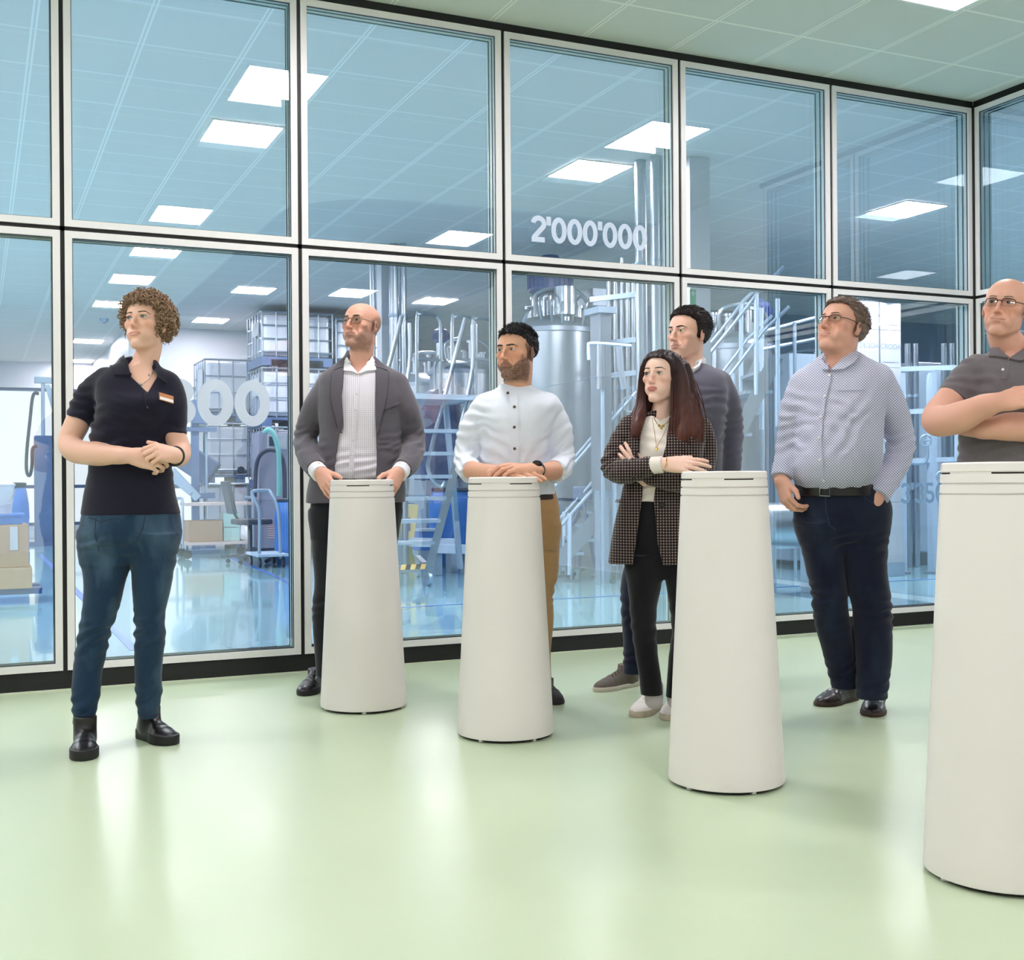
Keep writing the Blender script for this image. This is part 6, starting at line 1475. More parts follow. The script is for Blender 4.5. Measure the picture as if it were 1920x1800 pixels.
    shoe(p, p.floor(938, 1300), p.floor(926, 1334), Mb, M_blacks, L=.28, shaft=.09, sole=.016, ar=.043)
    # watch
    a = p.w(1004, 882, .285); d = unit(p.w(1016, 884, .23)-p.w(1000, 881, .29)); u1 = unit(np.cross(d, p.ez)); u2 = np.cross(u1, d); u2 = u2 if u2[2] > 0 else -u2
    wr = bpy.data.objects.new('wristwatch', None); link(wr, p.root); wr.location = a-p.O
    mb = MB(); mb.tube([a+d*.010+u1*.0305*math.cos(t)+u2*.0305*math.sin(t) for t in np.linspace(0, 2*math.pi, 25)[:-1]], .008, 6, closed=True); mb.build('strap', mat('black_watch_strap', rgb(30, 26, 26), .4), wr)
    nn = unit(u2*.8+p.et*.6); c = a+d*.010+nn*.030
    MB().tube([c, c+nn*.006, c+nn*.0085], [.019, .019, .017], 24).build('case', mat('dark_watch_case', rgb(50, 44, 44), .2, metal=.8), wr)
white_shirt_man()

# ================= man in the grey sweater, behind
def sweater_man():
    p = Person(1295, 5.5, 'young man with dark hair in grey sweater standing behind the woman in the checked blazer')
    hd = Head(p, 1290, 629, .0, 97, 40, 3, 0, jaw=.98, nose_y=.1125, lip=.0052, brow=.011, eye_open=.0048)
    hd.neck(p.w(1296, 690, -.01), .052, .060)
    T = [(678, 1281, 1312, .055, -.01), (688, 1262, 1332, .075, -.005), (700, 1242, 1354, .095, 0), (722, 1230, 1364, .112, .01), (760, 1230, 1364, .122, .015), (820, 1238, 1356, .122, .01), (870, 1240, 1354, .12, .01), (925, 1242, 1352, .12, 0)]
    pel = [(912, 1244, 1350, .112, 0), (960, 1240, 1352, .118, 0), (1000, 1236, 1350, .10, 0), (1025, 1240, 1335, .06, 0)]
    legL = [(960, 1226, 1300, .10, 0), (1010, 1197, 1280, .098, 0), (1065, 1170, 1245, .090, 0), (1100, 1163, 1236, .084, 0), (1140, 1164, 1226, .078, 0), (1212, 1168, 1213, .066, -.02), (1262, 1168, 1208, .060, -.03)]
    legR = [(960, 1290, 1353, .10, 0), (1065, 1296, 1353, .088, 0), (1150, 1304, 1352, .076, 0), (1262, 1310, 1350, .060, -.03)]
    sR = [(1350, 718, -.01, .056), (1367, 760, -.01, .056), (1373, 812, -.03, .052), (1373, 860, -.01, .046), (1370, 912, .03, .038)]
    sL = [(1244, 718, -.01, .056), (1228, 760, -.01, .056), (1222, 812, -.03, .052), (1228, 860, -.01, .046), (1236, 905, .03, .038)]
    ops = list(hd.ops)+[('u', p.loft(T[1:], grow=-.014), .03), ('u', p.loft(pel, grow=-.014), .02), ('u', p.loft(legL, grow=-.012), .01), ('u', p.loft(legR, grow=-.012), .01)]
    for q in (sR, sL): ops.append(('u', p.limb([(a, b, c, d*.62) for a, b, c, d in q], .004), .02))
    ops += open_hands(p, p.w(1370, 914, .03), 1)+open_hands(p, p.w(1236, 908, .03), -1)
    p.build('body', ops, .003, M_skin, color=lambda V: hd.pigment(V, SKIN1, beard=rgb(150, 116, 100), beard_amount=.25, lips=rgb(186, 112, 106), lip_amount=.55))
    hd.eyes((-.13, .06), rgb(48, 34, 28)); hd.brows(MATS['black_brow_hair'], .0036, -.001, .011)
    ho = hd.hair(MATS['short_brown_black_hair'], ([-.14, -.09, -.04, -.004, .014, .030, .055, .074, .12], [-.03, -.035, -.020, -.016, -.012, .056, .074, .084, .090]), top=.018, side=.008, back=.009, noise=.0032, scale=200, comb=(1, .22, .4), recede=.003)
    hd.tufts(ho, MATS['short_brown_black_hair'], 900, .022, .0012, (.8, -.3, .1), .22, .03, 4, .2)
    n = Nodes('grey_fine_knit', rough=.9, spec=.15, sheen=.3); n.base(n.mix(n.noise(500, 2), rgb(84, 82, 96), rgb(112, 109, 124))); n.bump(n.noise(900, 2), .2, .0008); Mk = n.M
    so = [('u', p.loft(T), 0), ('u', sleeve(p, sR), .026), ('u', sleeve(p, sL), .026), ('u', neck_ring(p, 1297, 692, -.008, .066, .066, .022, .010), .012), ('s', p.polyprism([(1280, 670), (1316, 664), (1312, 682), (1294, 704), (1282, 690)], .03, .4), .004)]
    w = cloth([fold(p.w(1374, 815, 0), (0, -.2, 1), .10, .0055, .045, rad=.12), fold(p.w(1340, 770, .05), (.5, 0, 1), .08, .004, .05, rad=.2)], .0028, (8, 8, 6))
    sw, f = p.build('sweater', so, .0035, Mk, disp=w)
    wc = MATS['white_cotton']
    fb = [('u', neck_ring(p, 1297, 684, -.006, .060, .060, .018, .008, rz=.022), 0), ('s', p.polyprism([(1283, 660), (1308, 660), (1304, 682), (1292, 700), (1284, 690)], .02, .4), .003)]
    sc_, fc = p.build('shirt_collar', fb, .003, wc)
    p.strip(f, [(1309, 672), (1300, 684), (1291, 698)], [(1315, 680), (1311, 690), (1296, 701)], wc, 'collar_flap', sc_, off=.012)
    p.strip(f, [(1281, 672), (1283, 688), (1289, 700)], [(1274, 680), (1275, 692), (1284, 701)], wc, 'collar_flap', sc_, off=.012)
    p.build('trousers', [('u', p.loft(pel), 0), ('u', p.loft(legL, 2.1), .03), ('u', p.loft(legR, 2.1), .02)], .004, M_jean2, disp=cloth([fold(p.w(1190, 1140, 0), (0, 0, 1), .07, .006, .05, rad=.14), fold(p.w(1188, 1235, 0), (0, 0, 1), .04, .005, .04, rad=.14)], .003))
    Mg = mat('taupe_suede', rgb(94, 86, 78), .85, bump=(220, .2, .001)); Mo = mat('offwhite_sole', rgb(196, 190, 176), .6); lc = mat('dark_shoelace', rgb(52, 46, 42), .7)
    shoe(p, p.floor(1196, 1284), p.floor(1121, 1297), Mg, Mo, L=.295, hgt=1.1, shaft=.11, sole=.022, ar=.045, name='sneaker', lace=(lc, 4))
    shoe(p, p.floor(1330, 1282), p.floor(1334, 1306), Mg, Mo, L=.295, hgt=1.1, shaft=.11, sole=.022, ar=.045, name='sneaker', lace=(lc, 4))
sweater_man()

# ================= woman in the checked blazer
def blazer_woman():
    p = Person(1230, 4.86, 'woman with long dark hair in houndstooth blazer, arms crossed, next to the third podium')
    hd = Head(p, 1241, 709, .01, 99, 28, 5, 0, jaw=.80, face=.95, brow=.0068, nose_y=.1065, nose_w=.88, lip=.0060, eye_open=.0064, mouth_w=.0235, fold=False, ears=False)
    hd.neck(p.w(1240, 786, -.01), .042, .049)
    T = [(770, 1220, 1262, .052, -.015), (781, 1196, 1296, .070, -.01), (793, 1182, 1318, .086, 0), (816, 1172, 1322, .100, .01), (850, 1170, 1318, .116, .02), (890, 1172, 1316, .112, .015), (930, 1164, 1318, .114, .01), (980, 1152, 1320, .124, 0), (1020, 1145, 1322, .128, 0), (1056, 1141, 1322, .130, 0)]
    pel = [(905, 1182, 1306, .095, 0), (960, 1176, 1314, .108, 0), (1020, 1174, 1318, .108, 0), (1060, 1178, 1312, .085, 0), (1085, 1190, 1300, .05, 0)]
    legL = [(1040, 1171, 1246, .098, 0), (1065, 1172, 1243, .094, 0), (1100, 1177, 1239, .084, 0), (1126, 1180, 1233, .078, 0), (1169, 1183, 1230, .072, 0), (1227, 1191, 1234, .064, 0), (1270, 1198, 1240, .058, .02), (1302, 1201, 1243, .056, .03)]
    legR = [(1040, 1244, 1320, .098, 0), (1066, 1246, 1320, .094, 0), (1140, 1256, 1317, .082, -.01), (1183, 1260, 1314, .072, -.01), (1227, 1254, 1305, .064, 0), (1307, 1248, 1294, .056, .01)]
    sR = [(1182, 800, 0, .049), (1161, 838, .01, .050), (1149, 876, .03, .049), (1174, 884, .13, .047), (1224, 872, .205, .034)]
    sL = [(1312, 802, 0, .049), (1322, 842, .0, .050), (1312, 884, .05, .048), (1272, 901, .15, .045), (1228, 895, .135, .036), (1210, 888, .115, .032)]
    ops = list(hd.ops)+[('u', p.loft(T[1:7], grow=-.030), .03), ('u', p.loft(pel, grow=-.014), .02), ('u', p.loft(legL, grow=-.012), .01), ('u', p.loft(legR, grow=-.012), .01)]
    ops.append(('u', p.limb([(1182, 802, 0, .03), (1152, 872, .03, .03), (1176, 884, .13, .03), (1222, 872, .205, .026), (1246, 871, .225, .0235)], .004), .02))
    ops.append(('u', p.limb([(1312, 804, 0, .03), (1308, 884, .05, .03), (1272, 900, .13, .03), (1222, 896, .12, .026), (1207, 886, .105, .022)], .004), .02))
    ops += hand_ops(p.w(1247, 870, .226), p.dirn(.985, .10, -.06), p.dirn(.05, .80, .60), p.dirn(.1, -.55, .80), [(6, 8, 6), (7, 9, 6), (8, 10, 8), (10, 12, 8)], .93, thumb=(.93, .35, -.05), tcurl=8)
    ops += hand_ops(p.w(1204, 895, .104), p.dirn(-.62, -.14, .76), p.dirn(-.25, .95, .05), p.dirn(.6, .1, .75), [(6, 14, 10), (6, 16, 12), (8, 18, 12), (10, 20, 14)], .90, thumb=(.9, .4, 0))
    ops += [('u', cone(p.w(1222, 1290, .02), p.w(1226, 1312, .02), .030, .030), .01), ('u', cone(p.w(1268, 1292, .0), p.w(1268, 1314, 0), .030, .030), .01)]
    p.build('body', ops, .003, M_skin, color=lambda V: hd.pigment(V, SKIN4, lips=rgb(178, 92, 94), lip_amount=.8))
    hd.eyes((-.13, .06), rgb(66, 54, 42)); hd.brows(MATS['black_brow_hair'], .0027, .003, .012); hd.lashes(MATS['dark_lash'])
    # cream top
    Mc = cloth_mat('cream_jersey', rgb(226, 216, 206), rgb(234, 225, 216))
    to = [('u', p.loft([(q[0], q[1]+6, q[2]-6, q[3]-.012, q[4]) for q in T[1:6]]+[(940, 1176, 1308, .100, .01)]), 0), ('u', neck_ring(p, 1240, 789, -.005, .056, .056, .014, .006), .01), ('s', p.polyprism([(1222, 760), (1258, 760), (1254, 782), (1238, 789), (1225, 782)], .02, .3), .003)]
    top, ft = p.build('top', to, .0035, Mc, disp=cloth([fold(p.w(1225, 845, .1), (.6, 0, 1), .06, .004, .05, rad=.2), fold(p.w(1215, 920, .1), (.2, 0, 1), .04, .004, .035, rad=.2)], .0025))
    # blazer
    n = Nodes('brown_houndstooth', rough=.9, spec=.15, sheen=.2); ex = nodes_axis(n, p.ex)
    a = n.line(ex, 0, .0115, .0072); b = n.line(n.z, 0, .0115, .0072)
    n.base(n.mix(n.m('MULTIPLY', n.m('SUBTRACT', 1.0, a), n.m('SUBTRACT', 1.0, b)), n.mix(n.m('MULTIPLY', a, b), rgb(66, 54, 53), rgb(22, 18, 22)), rgb(166, 146, 134))); n.bump(n.noise(500, 2), .25, .001); Mz = n.M
    jo = [('u', p.loft(T), 0), ('u', sleeve(p, sR), .022), ('s', p.polyprism([(1220, 760), (1262, 760), (1254, 798), (1248, 840), (1234, 880), (1226, 935), (1232, 1018), (1248, 1075), (1184, 1075), (1196, 1000), (1204, 930), (1204, 890), (1196, 850), (1202, 808)], .03, .4), .004), ('u', sleeve(p, sR[1:]), .006), ('u', sleeve(p, sL), .008)]
    w = cloth([fold(p.w(1150, 872, .02), (.2, .2, 1), .06, .0055, .038, rad=.12), fold(p.w(1190, 880, .15), (1, 0, 0), .06, .0045, .040, rad=.12), fold(p.w(1270, 900, .12), (1, 0, .2), .06, .005, .04, rad=.12), fold(p.w(1165, 820, 0), (.3, 0, 1), .05, .004, .04, rad=.12)], .003, (8, 8, 5))
    jk, fj = p.build('blazer', jo, .0035, Mz, disp=w)
    p.strip(fj, [(1256, 792), (1251, 836), (1240, 868)], [(1276, 792), (1282, 830), (1262, 866)], Mz, 'lapel', jk, off=.006, n=26); p.strip(fj, [(1201, 806), (1196, 846), (1198, 858)], [(1186, 800), (1178, 838), (1190, 856)], Mz, 'lapel', jk, off=.006, n=26)
    p.strip(fj, [(1155, 936), (1188, 940)], [(1153, 942), (1187, 946)], Mz, 'pocket_flap', jk, n=12, m=5, off=.002)
    p.button(fj, 1241, 946, mat('black_button', rgb(26, 24, 30), .3), .0105, parent=jk, lift=.006); p.button(fj, 1190, 893, mat('black_button', rgb(26, 24, 30), .3), .007, parent=jk, lift=.006)
    p.build('cuff', [('u', cuff(p, p.w(1221, 873, .203), p.w(1243, 871, .222), .0340), 0)], .0025, Mc, top)
    for dx in (0, 4):
        a_ = p.w(1248+dx, 871, .228); MB().tube([a_+p.ez*.0275*math.sin(t)+p.et*.0262*math.cos(t)+p.ex*.004*math.sin(t+dx) for t in np.linspace(0, 2*math.pi, 25)[:-1]], .0012, 6, closed=True).build('bracelet', M_gold, p.root)
    # trousers, socks, sneakers
    p.build('trousers', [('u', p.loft(pel), 0), ('u', p.loft(legL, 2.1), .02), ('u', p.loft(legR, 2.1), .01)], .004, cloth_mat('black_twill', rgb(13, 12, 17), rgb(20, 19, 25)), disp=cloth([fold(p.w(1210, 1170, 0), (0, 0, 1), .10, .004, .07, rad=.14)], .0025))
    for q in ((1226, 1301, .015), (1268, 1302, 0)):
        P0 = p.w(*q); p.build('sock', [('u', cone(P0+p.ez*.03, P0-p.ez*.025, .0385, .0375), 0)], .004, mat('lilac_grey_sock', rgb(196, 186, 190), .9))
    Mw = mat('white_leather', rgb(226, 220, 214), .45, bump=(120, .08, .001)); Mo = mat('worn_offwhite_sole', rgb(198, 186, 168), .7, noise=(30, .4, rgb(168, 154, 134))); lc = mat('cream_shoelace', rgb(222, 206, 184), .8)
    shoe(p, p.floor(1236, 1326), p.floor(1178, 1351), Mw, Mo, L=.262, wid=.98, hgt=1.05, shaft=.085, sole=.026, ar=.042, name='sneaker', lace=(lc, 6, .0036))
    shoe(p, p.floor(1276, 1330), p.floor(1240, 1362), Mw, Mo, L=.262, wid=.98, hgt=1.05, shaft=.085, sole=.026, ar=.042, name='sneaker', lace=(lc, 6, .0036))
    # necklaces
    nk = tubes_on(p, ft, [[(1226, 784), (1232, 795), (1240, 800), (1250, 794), (1256, 784)]], .0014, M_gold, 'necklace', off=.002)
    for q in ((1236, 799), (1240, 803), (1244, 799)): p.button(ft, *q, M_gold, .0055, 'pendant', nk, .004)
    nk = tubes_on(p, ft, [[(1223, 784), (1228, 815), (1231, 838)], [(1256, 786), (1244, 815), (1232, 838)]], .0010, M_gold, 'necklace', off=.002)
    p.button(ft, 1231, 842, M_gold, .0065, 'pendant', nk, .004)
    # hair
    n = Nodes('long_auburn_hair', rough=.45, spec=.25); zz = n.m('MULTIPLY', n.m('SUBTRACT', 1.50, n.z), 2.6); zz = n.m('MINIMUM', n.m('MAXIMUM', zz, 0.0), 1.0)
    n.base(n.mix(zz, n.mix(n.noise(60, 3, (1, 1, .05)), rgb(24, 15, 20), rgb(50, 30, 32)), n.mix(n.noise(60, 3, (1, 1, .05)), rgb(58, 30, 28), rgb(116, 66, 52)))); Mh = n.M
    ext = []
    for pts in ([(1262, 672, .03, .024), (1275, 705, .035, .028), (1280, 745, .05, .031), (1283, 785, .085, .033), (1280, 812, .110, .028), (1276, 828, .115, .010)],
                [(1281, 690, -.02, .030), (1292, 735, .0, .034), (1299, 775, .05, .034), (1302, 805, .085, .029), (1298, 824, .09, .012)],
                [(1270, 690, -.06, .045), (1275, 735, -.07, .05), (1278, 785, -.06, .05), (1280, 810, -.03, .03)],
                [(1222, 668, .03, .016), (1207, 690, .02, .013), (1204, 722, .0, .015), (1203, 752, .0, .020), (1199, 778, .035, .024), (1194, 800, .085, .021), (1191, 814, .105, .008)],
                [(1215, 700, -.05, .03), (1212, 750, -.06, .035), (1195, 785, -.02, .030), (1184, 800, .03, .018)]):
        ext.append(('u', p.limb(pts, .01, 5), .014))
    ext.append(('s', ellipsoid(hd.W((-.004, .075, -.02)), np.array([.052, .07, .088])*hd.s, hd.M), .006))
    ho = hd.hair(Mh, ([-.14, -.06, .0, .022, .036, .052, .070, .12], [-.11, -.11, -.10, -.07, .0, .056, .078, .084]), top=.010, side=.010, back=.012, noise=.0018, scale=190, comb=(1, .3, .05), extra=ext, h=.003)
    # loose strands following the curtains
    rng = np.random.RandomState(5); mb = MB()
    for k in range(420):
        g_ = rng.choice(4, p=[.36, .30, .22, .12]); base = ([(1258, 668, .05), (1270, 705, .06), (1275, 745, .075), (1278, 785, .115), (1276, 832, .125)], [(1268, 674, .0), (1291, 730, .03), (1302, 775, .08), (1300, 828, .105)], [(1222, 666, .045), (1206, 692, .03), (1203, 735, .01), (1199, 775, .055), (1191, 818, .11)], [(1270, 678, .0), (1292, 715, -.01), (1302, 765, .04), (1300, 815, .09)])[g_]
        sp = rng.randn()*(9 if g_ != 2 else 4.5); dz = rng.uniform(-.012, .004)
        q = [(x+sp*(.25+.75*i/(len(base)-1)), y+rng.randn()*3*(i == len(base)-1)-(abs(sp)*.3 if i == 0 else 0), d+dz, .0018) for i, (x, y, d) in enumerate(base)]
        P, R = smooth_path([p.w(*v[:3]) for v in q], [.0016, .0022, .0022, .002, .0006][:len(q)], 6); mb.tube(P, R, 5, cap=False)
    mb.build('strands', Mh, ho)
blazer_woman()

# ================= man in the dotted shirt
def dotted_shirt_man():
    p = Person(1575, 4.98, 'heavyset man with glasses in light dotted shirt and dark jeans, one hand in his pocket')
    hd = Head(p, 1577, 617, .02, 109, 37, 19, 0, jaw=1.03, face=1.03, nose_y=.112, lip=.0040, brow=.011, eye_open=.0042, smile=-.0015)
    hd.neck(p.w(1570, 688, -.01), .060, .070)
    hd.ops.append(('u', ellipsoid(hd.W((0, .035, -.098)), np.array([.040, .036, .022])*hd.s, hd.M), .025))
    T = [(662, 1545, 1608, .062, -.02), (676, 1528, 1630, .082, -.01), (690, 1508, 1648, .102, 0), (712, 1494, 1660, .120, .01), (750, 1490, 1657, .137, .02), (800, 1491, 1653, .152, .035), (838, 1489, 1651, .166, .045), (880, 1486, 1646, .166, .045), (903, 1491, 1634, .150, .03), (914, 1497, 1628, .136, .018)]
    pel = [(900, 1496, 1630, .132, .012), (938, 1491, 1664, .146, 0), (981, 1492, 1667, .146, 0), (1010, 1500, 1660, .118, 0), (1034, 1520, 1645, .07, 0)]
    legL = [(980, 1493, 1582, .125, 0), (1024, 1502, 1584, .115, 0), (1068, 1512, 1586, .102, 0), (1111, 1522, 1588, .092, 0), (1140, 1524, 1589, .086, 0), (1169, 1528, 1594, .082, -.01), (1227, 1544, 1602, .072, -.05), (1264, 1554, 1604.6, .064, -.06), (1290, 1560, 1606, .062, -.06)]
    legR = [(980, 1570, 1667, .125, 0), (1024, 1574, 1663, .118, .01), (1068, 1582, 1662, .106, .02), (1111, 1592, 1668, .098, .03), (1140, 1599, 1671, .092, .03), (1169, 1600, 1672, .086, .02), (1227, 1606, 1672, .076, .02), (1284, 1606, 1665, .070, .03), (1308, 1607, 1662, .068, .03)]
    sL = [(1506, 724, -.01, .060), (1490, 762, -.01, .058), (1480, 812, -.02, .052), (1471, 858, .0, .045), (1465, 894, .04, .041)]
    sR = [(1646, 712, -.01, .064), (1670, 758, -.01, .064), (1688, 818, -.03, .060), (1684, 858, -.01, .056), (1662, 902, .06, .048), (1646, 931, .11, .043)]
    ops = list(hd.ops)+[('u', p.loft(T[1:], grow=-.014), .03), ('u', p.loft(pel, grow=-.014), .02), ('u', p.loft(legL, grow=-.012), .01), ('u', p.loft(legR, grow=-.012), .01)]
    ops.append(('u', p.limb([(a, b, c, d*.62) for a, b, c, d in sL]+[(1465, 902, .05, .029)], .004), .02)); ops.append(('u', p.limb([(a, b, c, d*.62) for a, b, c, d in sR]+[(1638, 944, .12, .030)], .004), .02))
    ops += hand_ops(p.w(1465, 900, .05), p.dirn(.22, .32, -.90), p.dirn(-.80, .58, .0), p.dirn(.55, .75, .2), [(34, 42, 24), (36, 46, 26), (38, 48, 28), (40, 50, 30)], 1.04, thumb=(.86, .5, -.25))
    ops += hand_ops(p.w(1638, 943, .125), p.dirn(-.45, .0, -.88), p.dirn(.2, .95, -.1), p.dirn(-.8, .1, .5), [(10, 10, 8)]*4, .96)
    p.build('body', ops, .003, M_skin, color=lambda V: hd.pigment(V, SKIN2, beard=rgb(176, 134, 116), beard_amount=.25, lips=rgb(180, 112, 104), lip_amount=.45))
    hd.eyes((-.13, .06), rgb(84, 92, 100)); hd.brows(MATS['brown_brow_hair'], .0026)
    hd.glasses(mat('dark_acetate_frame', rgb(40, 30, 30), .3), w=.0225, hgt=.0145, rim=.0016, square=3.0, rimless_bottom=True)
    n = Nodes('short_brown_hair', rough=.5, spec=.4); n.base(n.mix(n.noise(70, 3), rgb(74, 56, 48), rgb(134, 112, 98))); Mh = n.M
    ho = hd.hair(Mh, ([-.14, -.09, -.04, -.012, .004, .022, .05, .074, .12], [-.06, -.066, -.042, -.018, -.010, .038, .074, .084, .090]), top=.015, side=.0075, back=.009, noise=.0035, scale=190, comb=(1, .22, .4), recede=.004)
    hd.tufts(ho, Mh, 900, .022, .0011, (.7, .2, .15), .25, .02, 5, .25)
    n = Nodes('dotted_shirt_cloth', rough=.8, spec=.2); ex = nodes_axis(n, p.ex); S_ = .0115
    def cell(off):
        u = n.m('SUBTRACT', n.m('FRACT', n.m('ADD', n.m('DIVIDE', ex, S_), off+50)), .5); v = n.m('SUBTRACT', n.m('FRACT', n.m('ADD', n.m('DIVIDE', n.z, S_), off)), .5)
        return n.m('LESS_THAN', n.m('ADD', n.m('MULTIPLY', u, u), n.m('MULTIPLY', v, v)), .062)
    n.base(n.mix(n.m('MAXIMUM', cell(0.), cell(.5)), rgb(150, 152, 182), rgb(232, 233, 240))); n.bump(n.noise(700, 2), .12, .0005); Ms = n.M
    so = [('u', p.loft(T), 0), ('u', sleeve(p, sL), .028), ('u', sleeve(p, sR), .028), ('u', neck_ring(p, 1572, 682, -.012, .074, .072, .026, .010, rz=.026, tilt=.0), .012), ('s', p.polyprism([(1543, 650), (1606, 645), (1596, 668), (1556, 700), (1542, 680)], .03, .4), .004)]
    w = cloth([fold(p.w(1480, 815, 0), (0, -.2, 1), .09, .0055, .042, rad=.12), fold(p.w(1686, 838, 0), (0, -.2, 1), .07, .007, .045, rad=.13), fold(p.w(1655, 910, .06), (-.3, .2, -1), .05, .004, .04, rad=.12), fold(p.w(1520, 770, .1), (.7, 0, 1), .08, .005, .06, rad=.2), fold(p.w(1600, 790, .14), (-.7, 0, 1), .08, .005, .06, rad=.2), fold(p.w(1560, 895, .14), (1, 0, .3), .09, .004, .06, rad=.2)], .0035, (8, 8, 6), .0015)
    sh, f = p.build('shirt', so, .0035, Ms, disp=w)
    p.strip(f, [(1547, 670), (1547, 683), (1555, 698)], [(1541, 676), (1538, 684), (1543, 696)], Ms, 'collar', sh, off=.014); p.strip(f, [(1602, 664), (1586, 676), (1560, 698)], [(1608, 674), (1602, 684), (1582, 696)], Ms, 'collar', sh, off=.014)
    p.strip(f, [(1551, 702), (1541, 745), (1534, 790), (1532, 830), (1536, 905)], [(1560, 702), (1550, 745), (1543, 790), (1541, 830), (1546, 905)], Ms, 'placket', sh, n=50, m=4, off=.0045, thick=.002)
    for q in ((1556, 706), (1546, 744), (1539, 783), (1536, 822), (1538, 862), (1544, 899)): p.button(f, *q, MATS['pearl_button'], .0062, parent=sh, lift=.009)
    p.strip(f, [(1572, 731), (1620, 729)], [(1572, 733.5), (1620, 731.5)], Ms, 'breast_pocket', sh, n=16, m=3, off=.003, thick=.002)
    for q, r in (((sL[-2], sL[-1]), .044), ((sR[-2], sR[-1]), .047)):
        a, b = p.w(*q[0][:3]), p.w(*q[1][:3]); p.build('cuff', [('u', cuff(p, a+(b-a)*.38, a+(b-a)*1.04, r), 0)], .003, Ms, sh)
    belt, fb = p.build('belt', [('u', p.loft([(906, 1494, 1634, .138, .012), (928, 1492, 1650, .145, .004)], grow=.004), 0)], .004, M_blackl)
    P, _ = p.cast(fb, [1538, 1557, 1557, 1538], [911, 912, 930, 929]); MB().tube([q+grad(fb, P, .01)[0]*.006 for q in P], .0028, 6, closed=True).build('buckle', M_metal, belt)
    jeans, fj = p.build('jeans', [('u', p.loft(pel), 0), ('u', p.loft(legL, 2.1), .03), ('u', p.loft(legR, 2.1), .012)], .0035, M_jean2, disp=cloth([fold(p.w(1560, 1130, 0), (.2, 0, 1), .08, .0065, .05, rad=.16), fold(p.w(1635, 1140, .03), (.2, 0, 1), .07, .0065, .05, 1.5, rad=.16), fold(p.w(1640, 1280, .03), (0, 0, 1), .05, .005, .05, rad=.14), fold(p.w(1580, 1262, -.05), (0, 0, 1), .05, .005, .05, rad=.14), fold(p.w(1610, 1020, .1), (.2, 0, 1), .06, .004, .05, rad=.2)], .003))
    sm_ = mat('navy_seam', rgb(44, 58, 88), .8)
    for L in ([(1548, 932), (1549, 960), (1556, 986), (1566, 992)], [(1618, 930), (1634, 942), (1652, 944)], [(1494, 925), (1506, 922), (1512, 912)]): tubes_on(p, fj, [L], .0013, sm_, 'seam', jeans, .0005)
    Ms_ = mat('brown_leather_sole', rgb(60, 40, 32), .6); Mb = mat('dark_brown_leather', rgb(34, 25, 25), .3, bump=(60, .2, .002))
    shoe(p, p.floor(1606, 1309), p.floor(1530, 1326), Mb, Ms_, L=.30, wid=1.1, hgt=1.05, shaft=.12, sole=.018, ar=.048, name='ankle_boot')
    shoe(p, p.floor(1644, 1321), p.floor(1631, 1355), Mb, Ms_, L=.30, wid=1.1, hgt=1.05, shaft=.12, sole=.018, ar=.048, name='ankle_boot')
dotted_shirt_man()

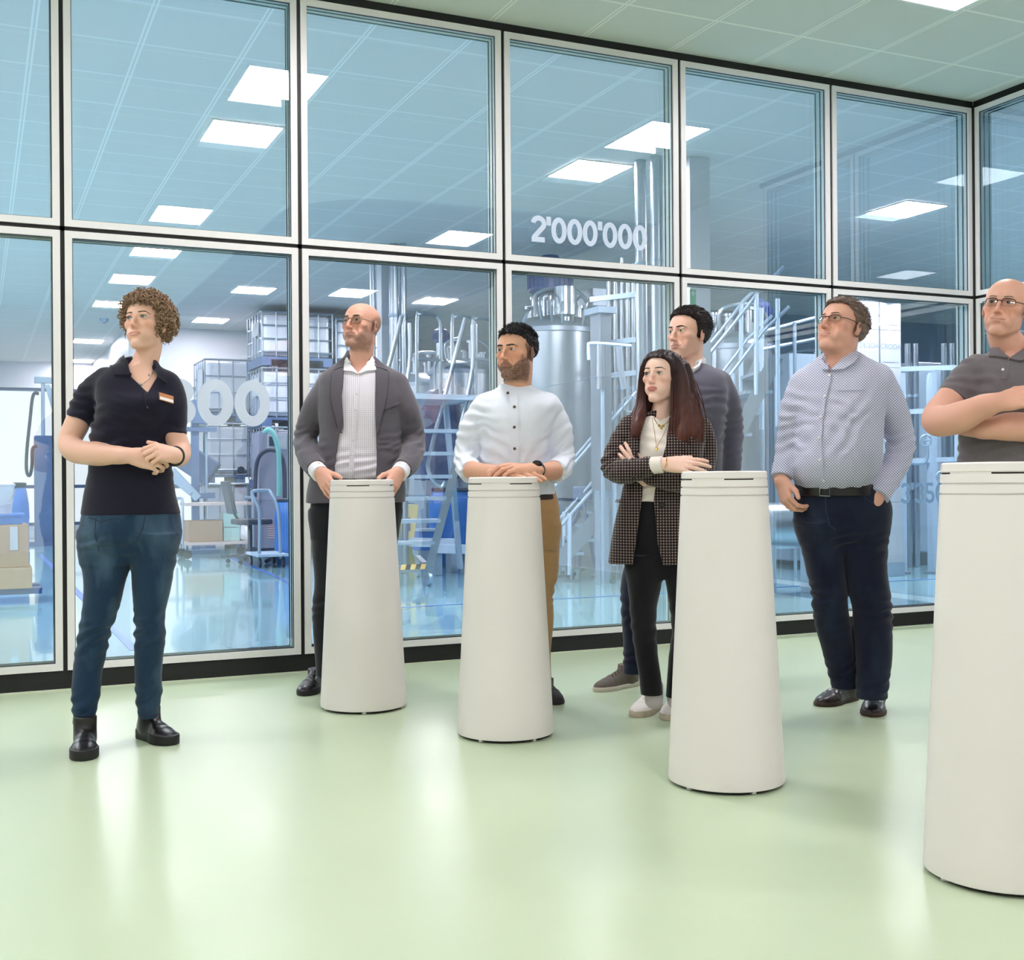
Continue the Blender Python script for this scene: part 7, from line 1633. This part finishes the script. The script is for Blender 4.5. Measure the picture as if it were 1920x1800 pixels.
# ================= man in the grey polo, at the right edge
def grey_polo_man():
    p = Person(1888, 4.35, 'bald man with glasses in grey polo shirt, arms crossed, at the right picture edge')
    hd = Head(p, 1886, 580, .03, 115, 14, 7, -8, jaw=1.03, face=1.02, nose_y=.112, lip=.0038, brow=.0115, eye_open=.0040, smile=.0030, mouth_w=.027)
    hd.neck(p.w(1902, 664, -.01), .056, .066)
    T = [(648, 1874, 1930, .060, -.02), (663, 1850, 1952, .084, -.01), (676, 1828, 1974, .100, 0), (700, 1814, 1988, .120, .01), (756, 1810, 1990, .137, .02), (820, 1804, 1990, .137, .02), (865, 1803, 1990, .137, .02), (930, 1803, 1990, .132, 0)]
    pel = [(915, 1808, 1986, .125, 0), (970, 1806, 1988, .130, 0), (1030, 1810, 1984, .115, 0), (1070, 1830, 1965, .06, 0)]
    legL = [(1010, 1806, 1898, .115, 0), (1100, 1810, 1890, .098, 0), (1200, 1816, 1884, .085, 0), (1355, 1822, 1876, .065, -.02)]
    legR = [(1010, 1896, 1988, .115, 0), (1100, 1902, 1984, .098, 0), (1200, 1908, 1978, .085, 0), (1355, 1914, 1970, .065, -.02)]
    aL = [(1826, 694, -.01, .040), (1800, 724, 0, .042), (1782, 748, .02, .050), (1762, 776, .05, .054), (1760, 790, .09, .053), (1795, 784, .17, .054), (1838, 765, .225, .043), (1866, 755, .25, .033)]
    aR = [(1976, 694, -.01, .040), (2002, 730, 0, .046), (2015, 775, .03, .054), (2012, 800, .07, .053), (1965, 804, .15, .055), (1900, 800, .185, .050), (1852, 804, .165, .036), (1832, 804, .135, .029)]
    ops = list(hd.ops)+[('u', p.loft(T[1:], grow=-.014), .03), ('u', p.loft(pel, grow=-.014), .02), ('u', p.loft(legL, grow=-.012), .01), ('u', p.loft(legR, grow=-.012), .01), ('u', p.limb(aL, .006), .02), ('u', p.limb(aR, .006), .006)]
    ops += hand_ops(p.w(1867, 755, .25), p.dirn(.97, -.12, .16), p.dirn(-.1, .85, .5), p.dirn(.1, -.5, .85), [(10, 16, 10), (12, 18, 12), (14, 20, 12), (16, 22, 14)], 1.02, thumb=(.9, .42, -.05))
    ops += hand_ops(p.w(1830, 804, .13), p.dirn(-.75, -.60, .25), p.dirn(-.5, .75, -.2), p.dirn(.1, .3, .9), [(10, 16, 10)]*4, 1.0)
    p.build('body', ops, .003, M_skin, color=lambda V: hd.pigment(V, SKIN2, beard=rgb(168, 128, 114), beard_amount=.30, lips=rgb(178, 112, 104), lip_amount=.45, crop=rgb(120, 104, 98), crop_low=[-.07, -.075, -.04, -.012, -.01, .01, .05], crop_high=[.06, .066, .060, .045, .04, .03, .0], crop_amount=.45))
    hd.eyes((-.13, .06), rgb(74, 80, 84)); hd.brows(mat('grey_brow_hair', rgb(128, 106, 96), .7), .0024)
    hd.glasses(mat('dark_acetate_frame', rgb(40, 30, 30), .3), w=.0235, hgt=.0150, rim=.0016, square=3.2, rimless_bottom=True)
    n = Nodes('grey_melange_pique', rough=.9, spec=.15, sheen=.2); n.base(n.mix(n.noise(420, 3), rgb(82, 76, 80), rgb(126, 119, 122))); n.bump(n.noise(700, 2), .2, .0008); Mp = n.M
    sl = [[(1830, 694, -.01, .058), (1804, 722, 0, .060), (1786, 748, .015, .058)], [(1972, 694, -.01, .058), (2000, 724, 0, .060), (2012, 752, .015, .058)]]
    so = [('u', p.loft(T), 0), ('u', sleeve(p, sl[0]), .03), ('u', sleeve(p, sl[1]), .03), ('u', neck_ring(p, 1903, 660, -.012, .068, .066, .022, .010, rz=.022), .012), ('s', p.polyprism([(1873, 640), (1935, 640), (1926, 655), (1890, 676), (1878, 662)], .03, .4), .004)]
    w = cloth([fold(p.w(1800, 715, 0), (.6, 0, 1), .06, .004, .04, rad=.13), fold(p.w(1870, 850, .1), (.1, 0, 1), .06, .005, .05, rad=.3), fold(p.w(1860, 730, .1), (1, 0, .35), .07, .004, .06, rad=.25)], .003)
    sh, f = p.build('polo_shirt', so, .0035, Mp, disp=w)
    p.strip(f, [(1872, 650), (1876, 662), (1889, 675)], [(1858, 660), (1854, 672), (1872, 672)], Mp, 'collar', sh, off=.009); p.strip(f, [(1934, 648), (1916, 662), (1893, 676)], [(1946, 656), (1940, 672), (1914, 680)], Mp, 'collar', sh, off=.009)
    p.strip(f, [(1884, 678), (1876, 712)], [(1894, 678), (1888, 712)], Mp, 'placket', sh, n=16, m=4, off=.001, thick=.0025); p.button(f, 1880.5, 694, MATS['pearl_button'], .0055, parent=sh)
    p.build('trousers', [('u', p.loft(pel), 0), ('u', p.loft(legL, 2.1), .03), ('u', p.loft(legR, 2.1), .02)], .005, M_jean2)
    for a, b in (((1850, 1392), (1846, 1430)), ((1942, 1392), (1948, 1430))): shoe(p, p.floor(*a), p.floor(*b), M_blackl, M_blacks, L=.29, wid=1.05, shaft=.10)
grey_polo_man()
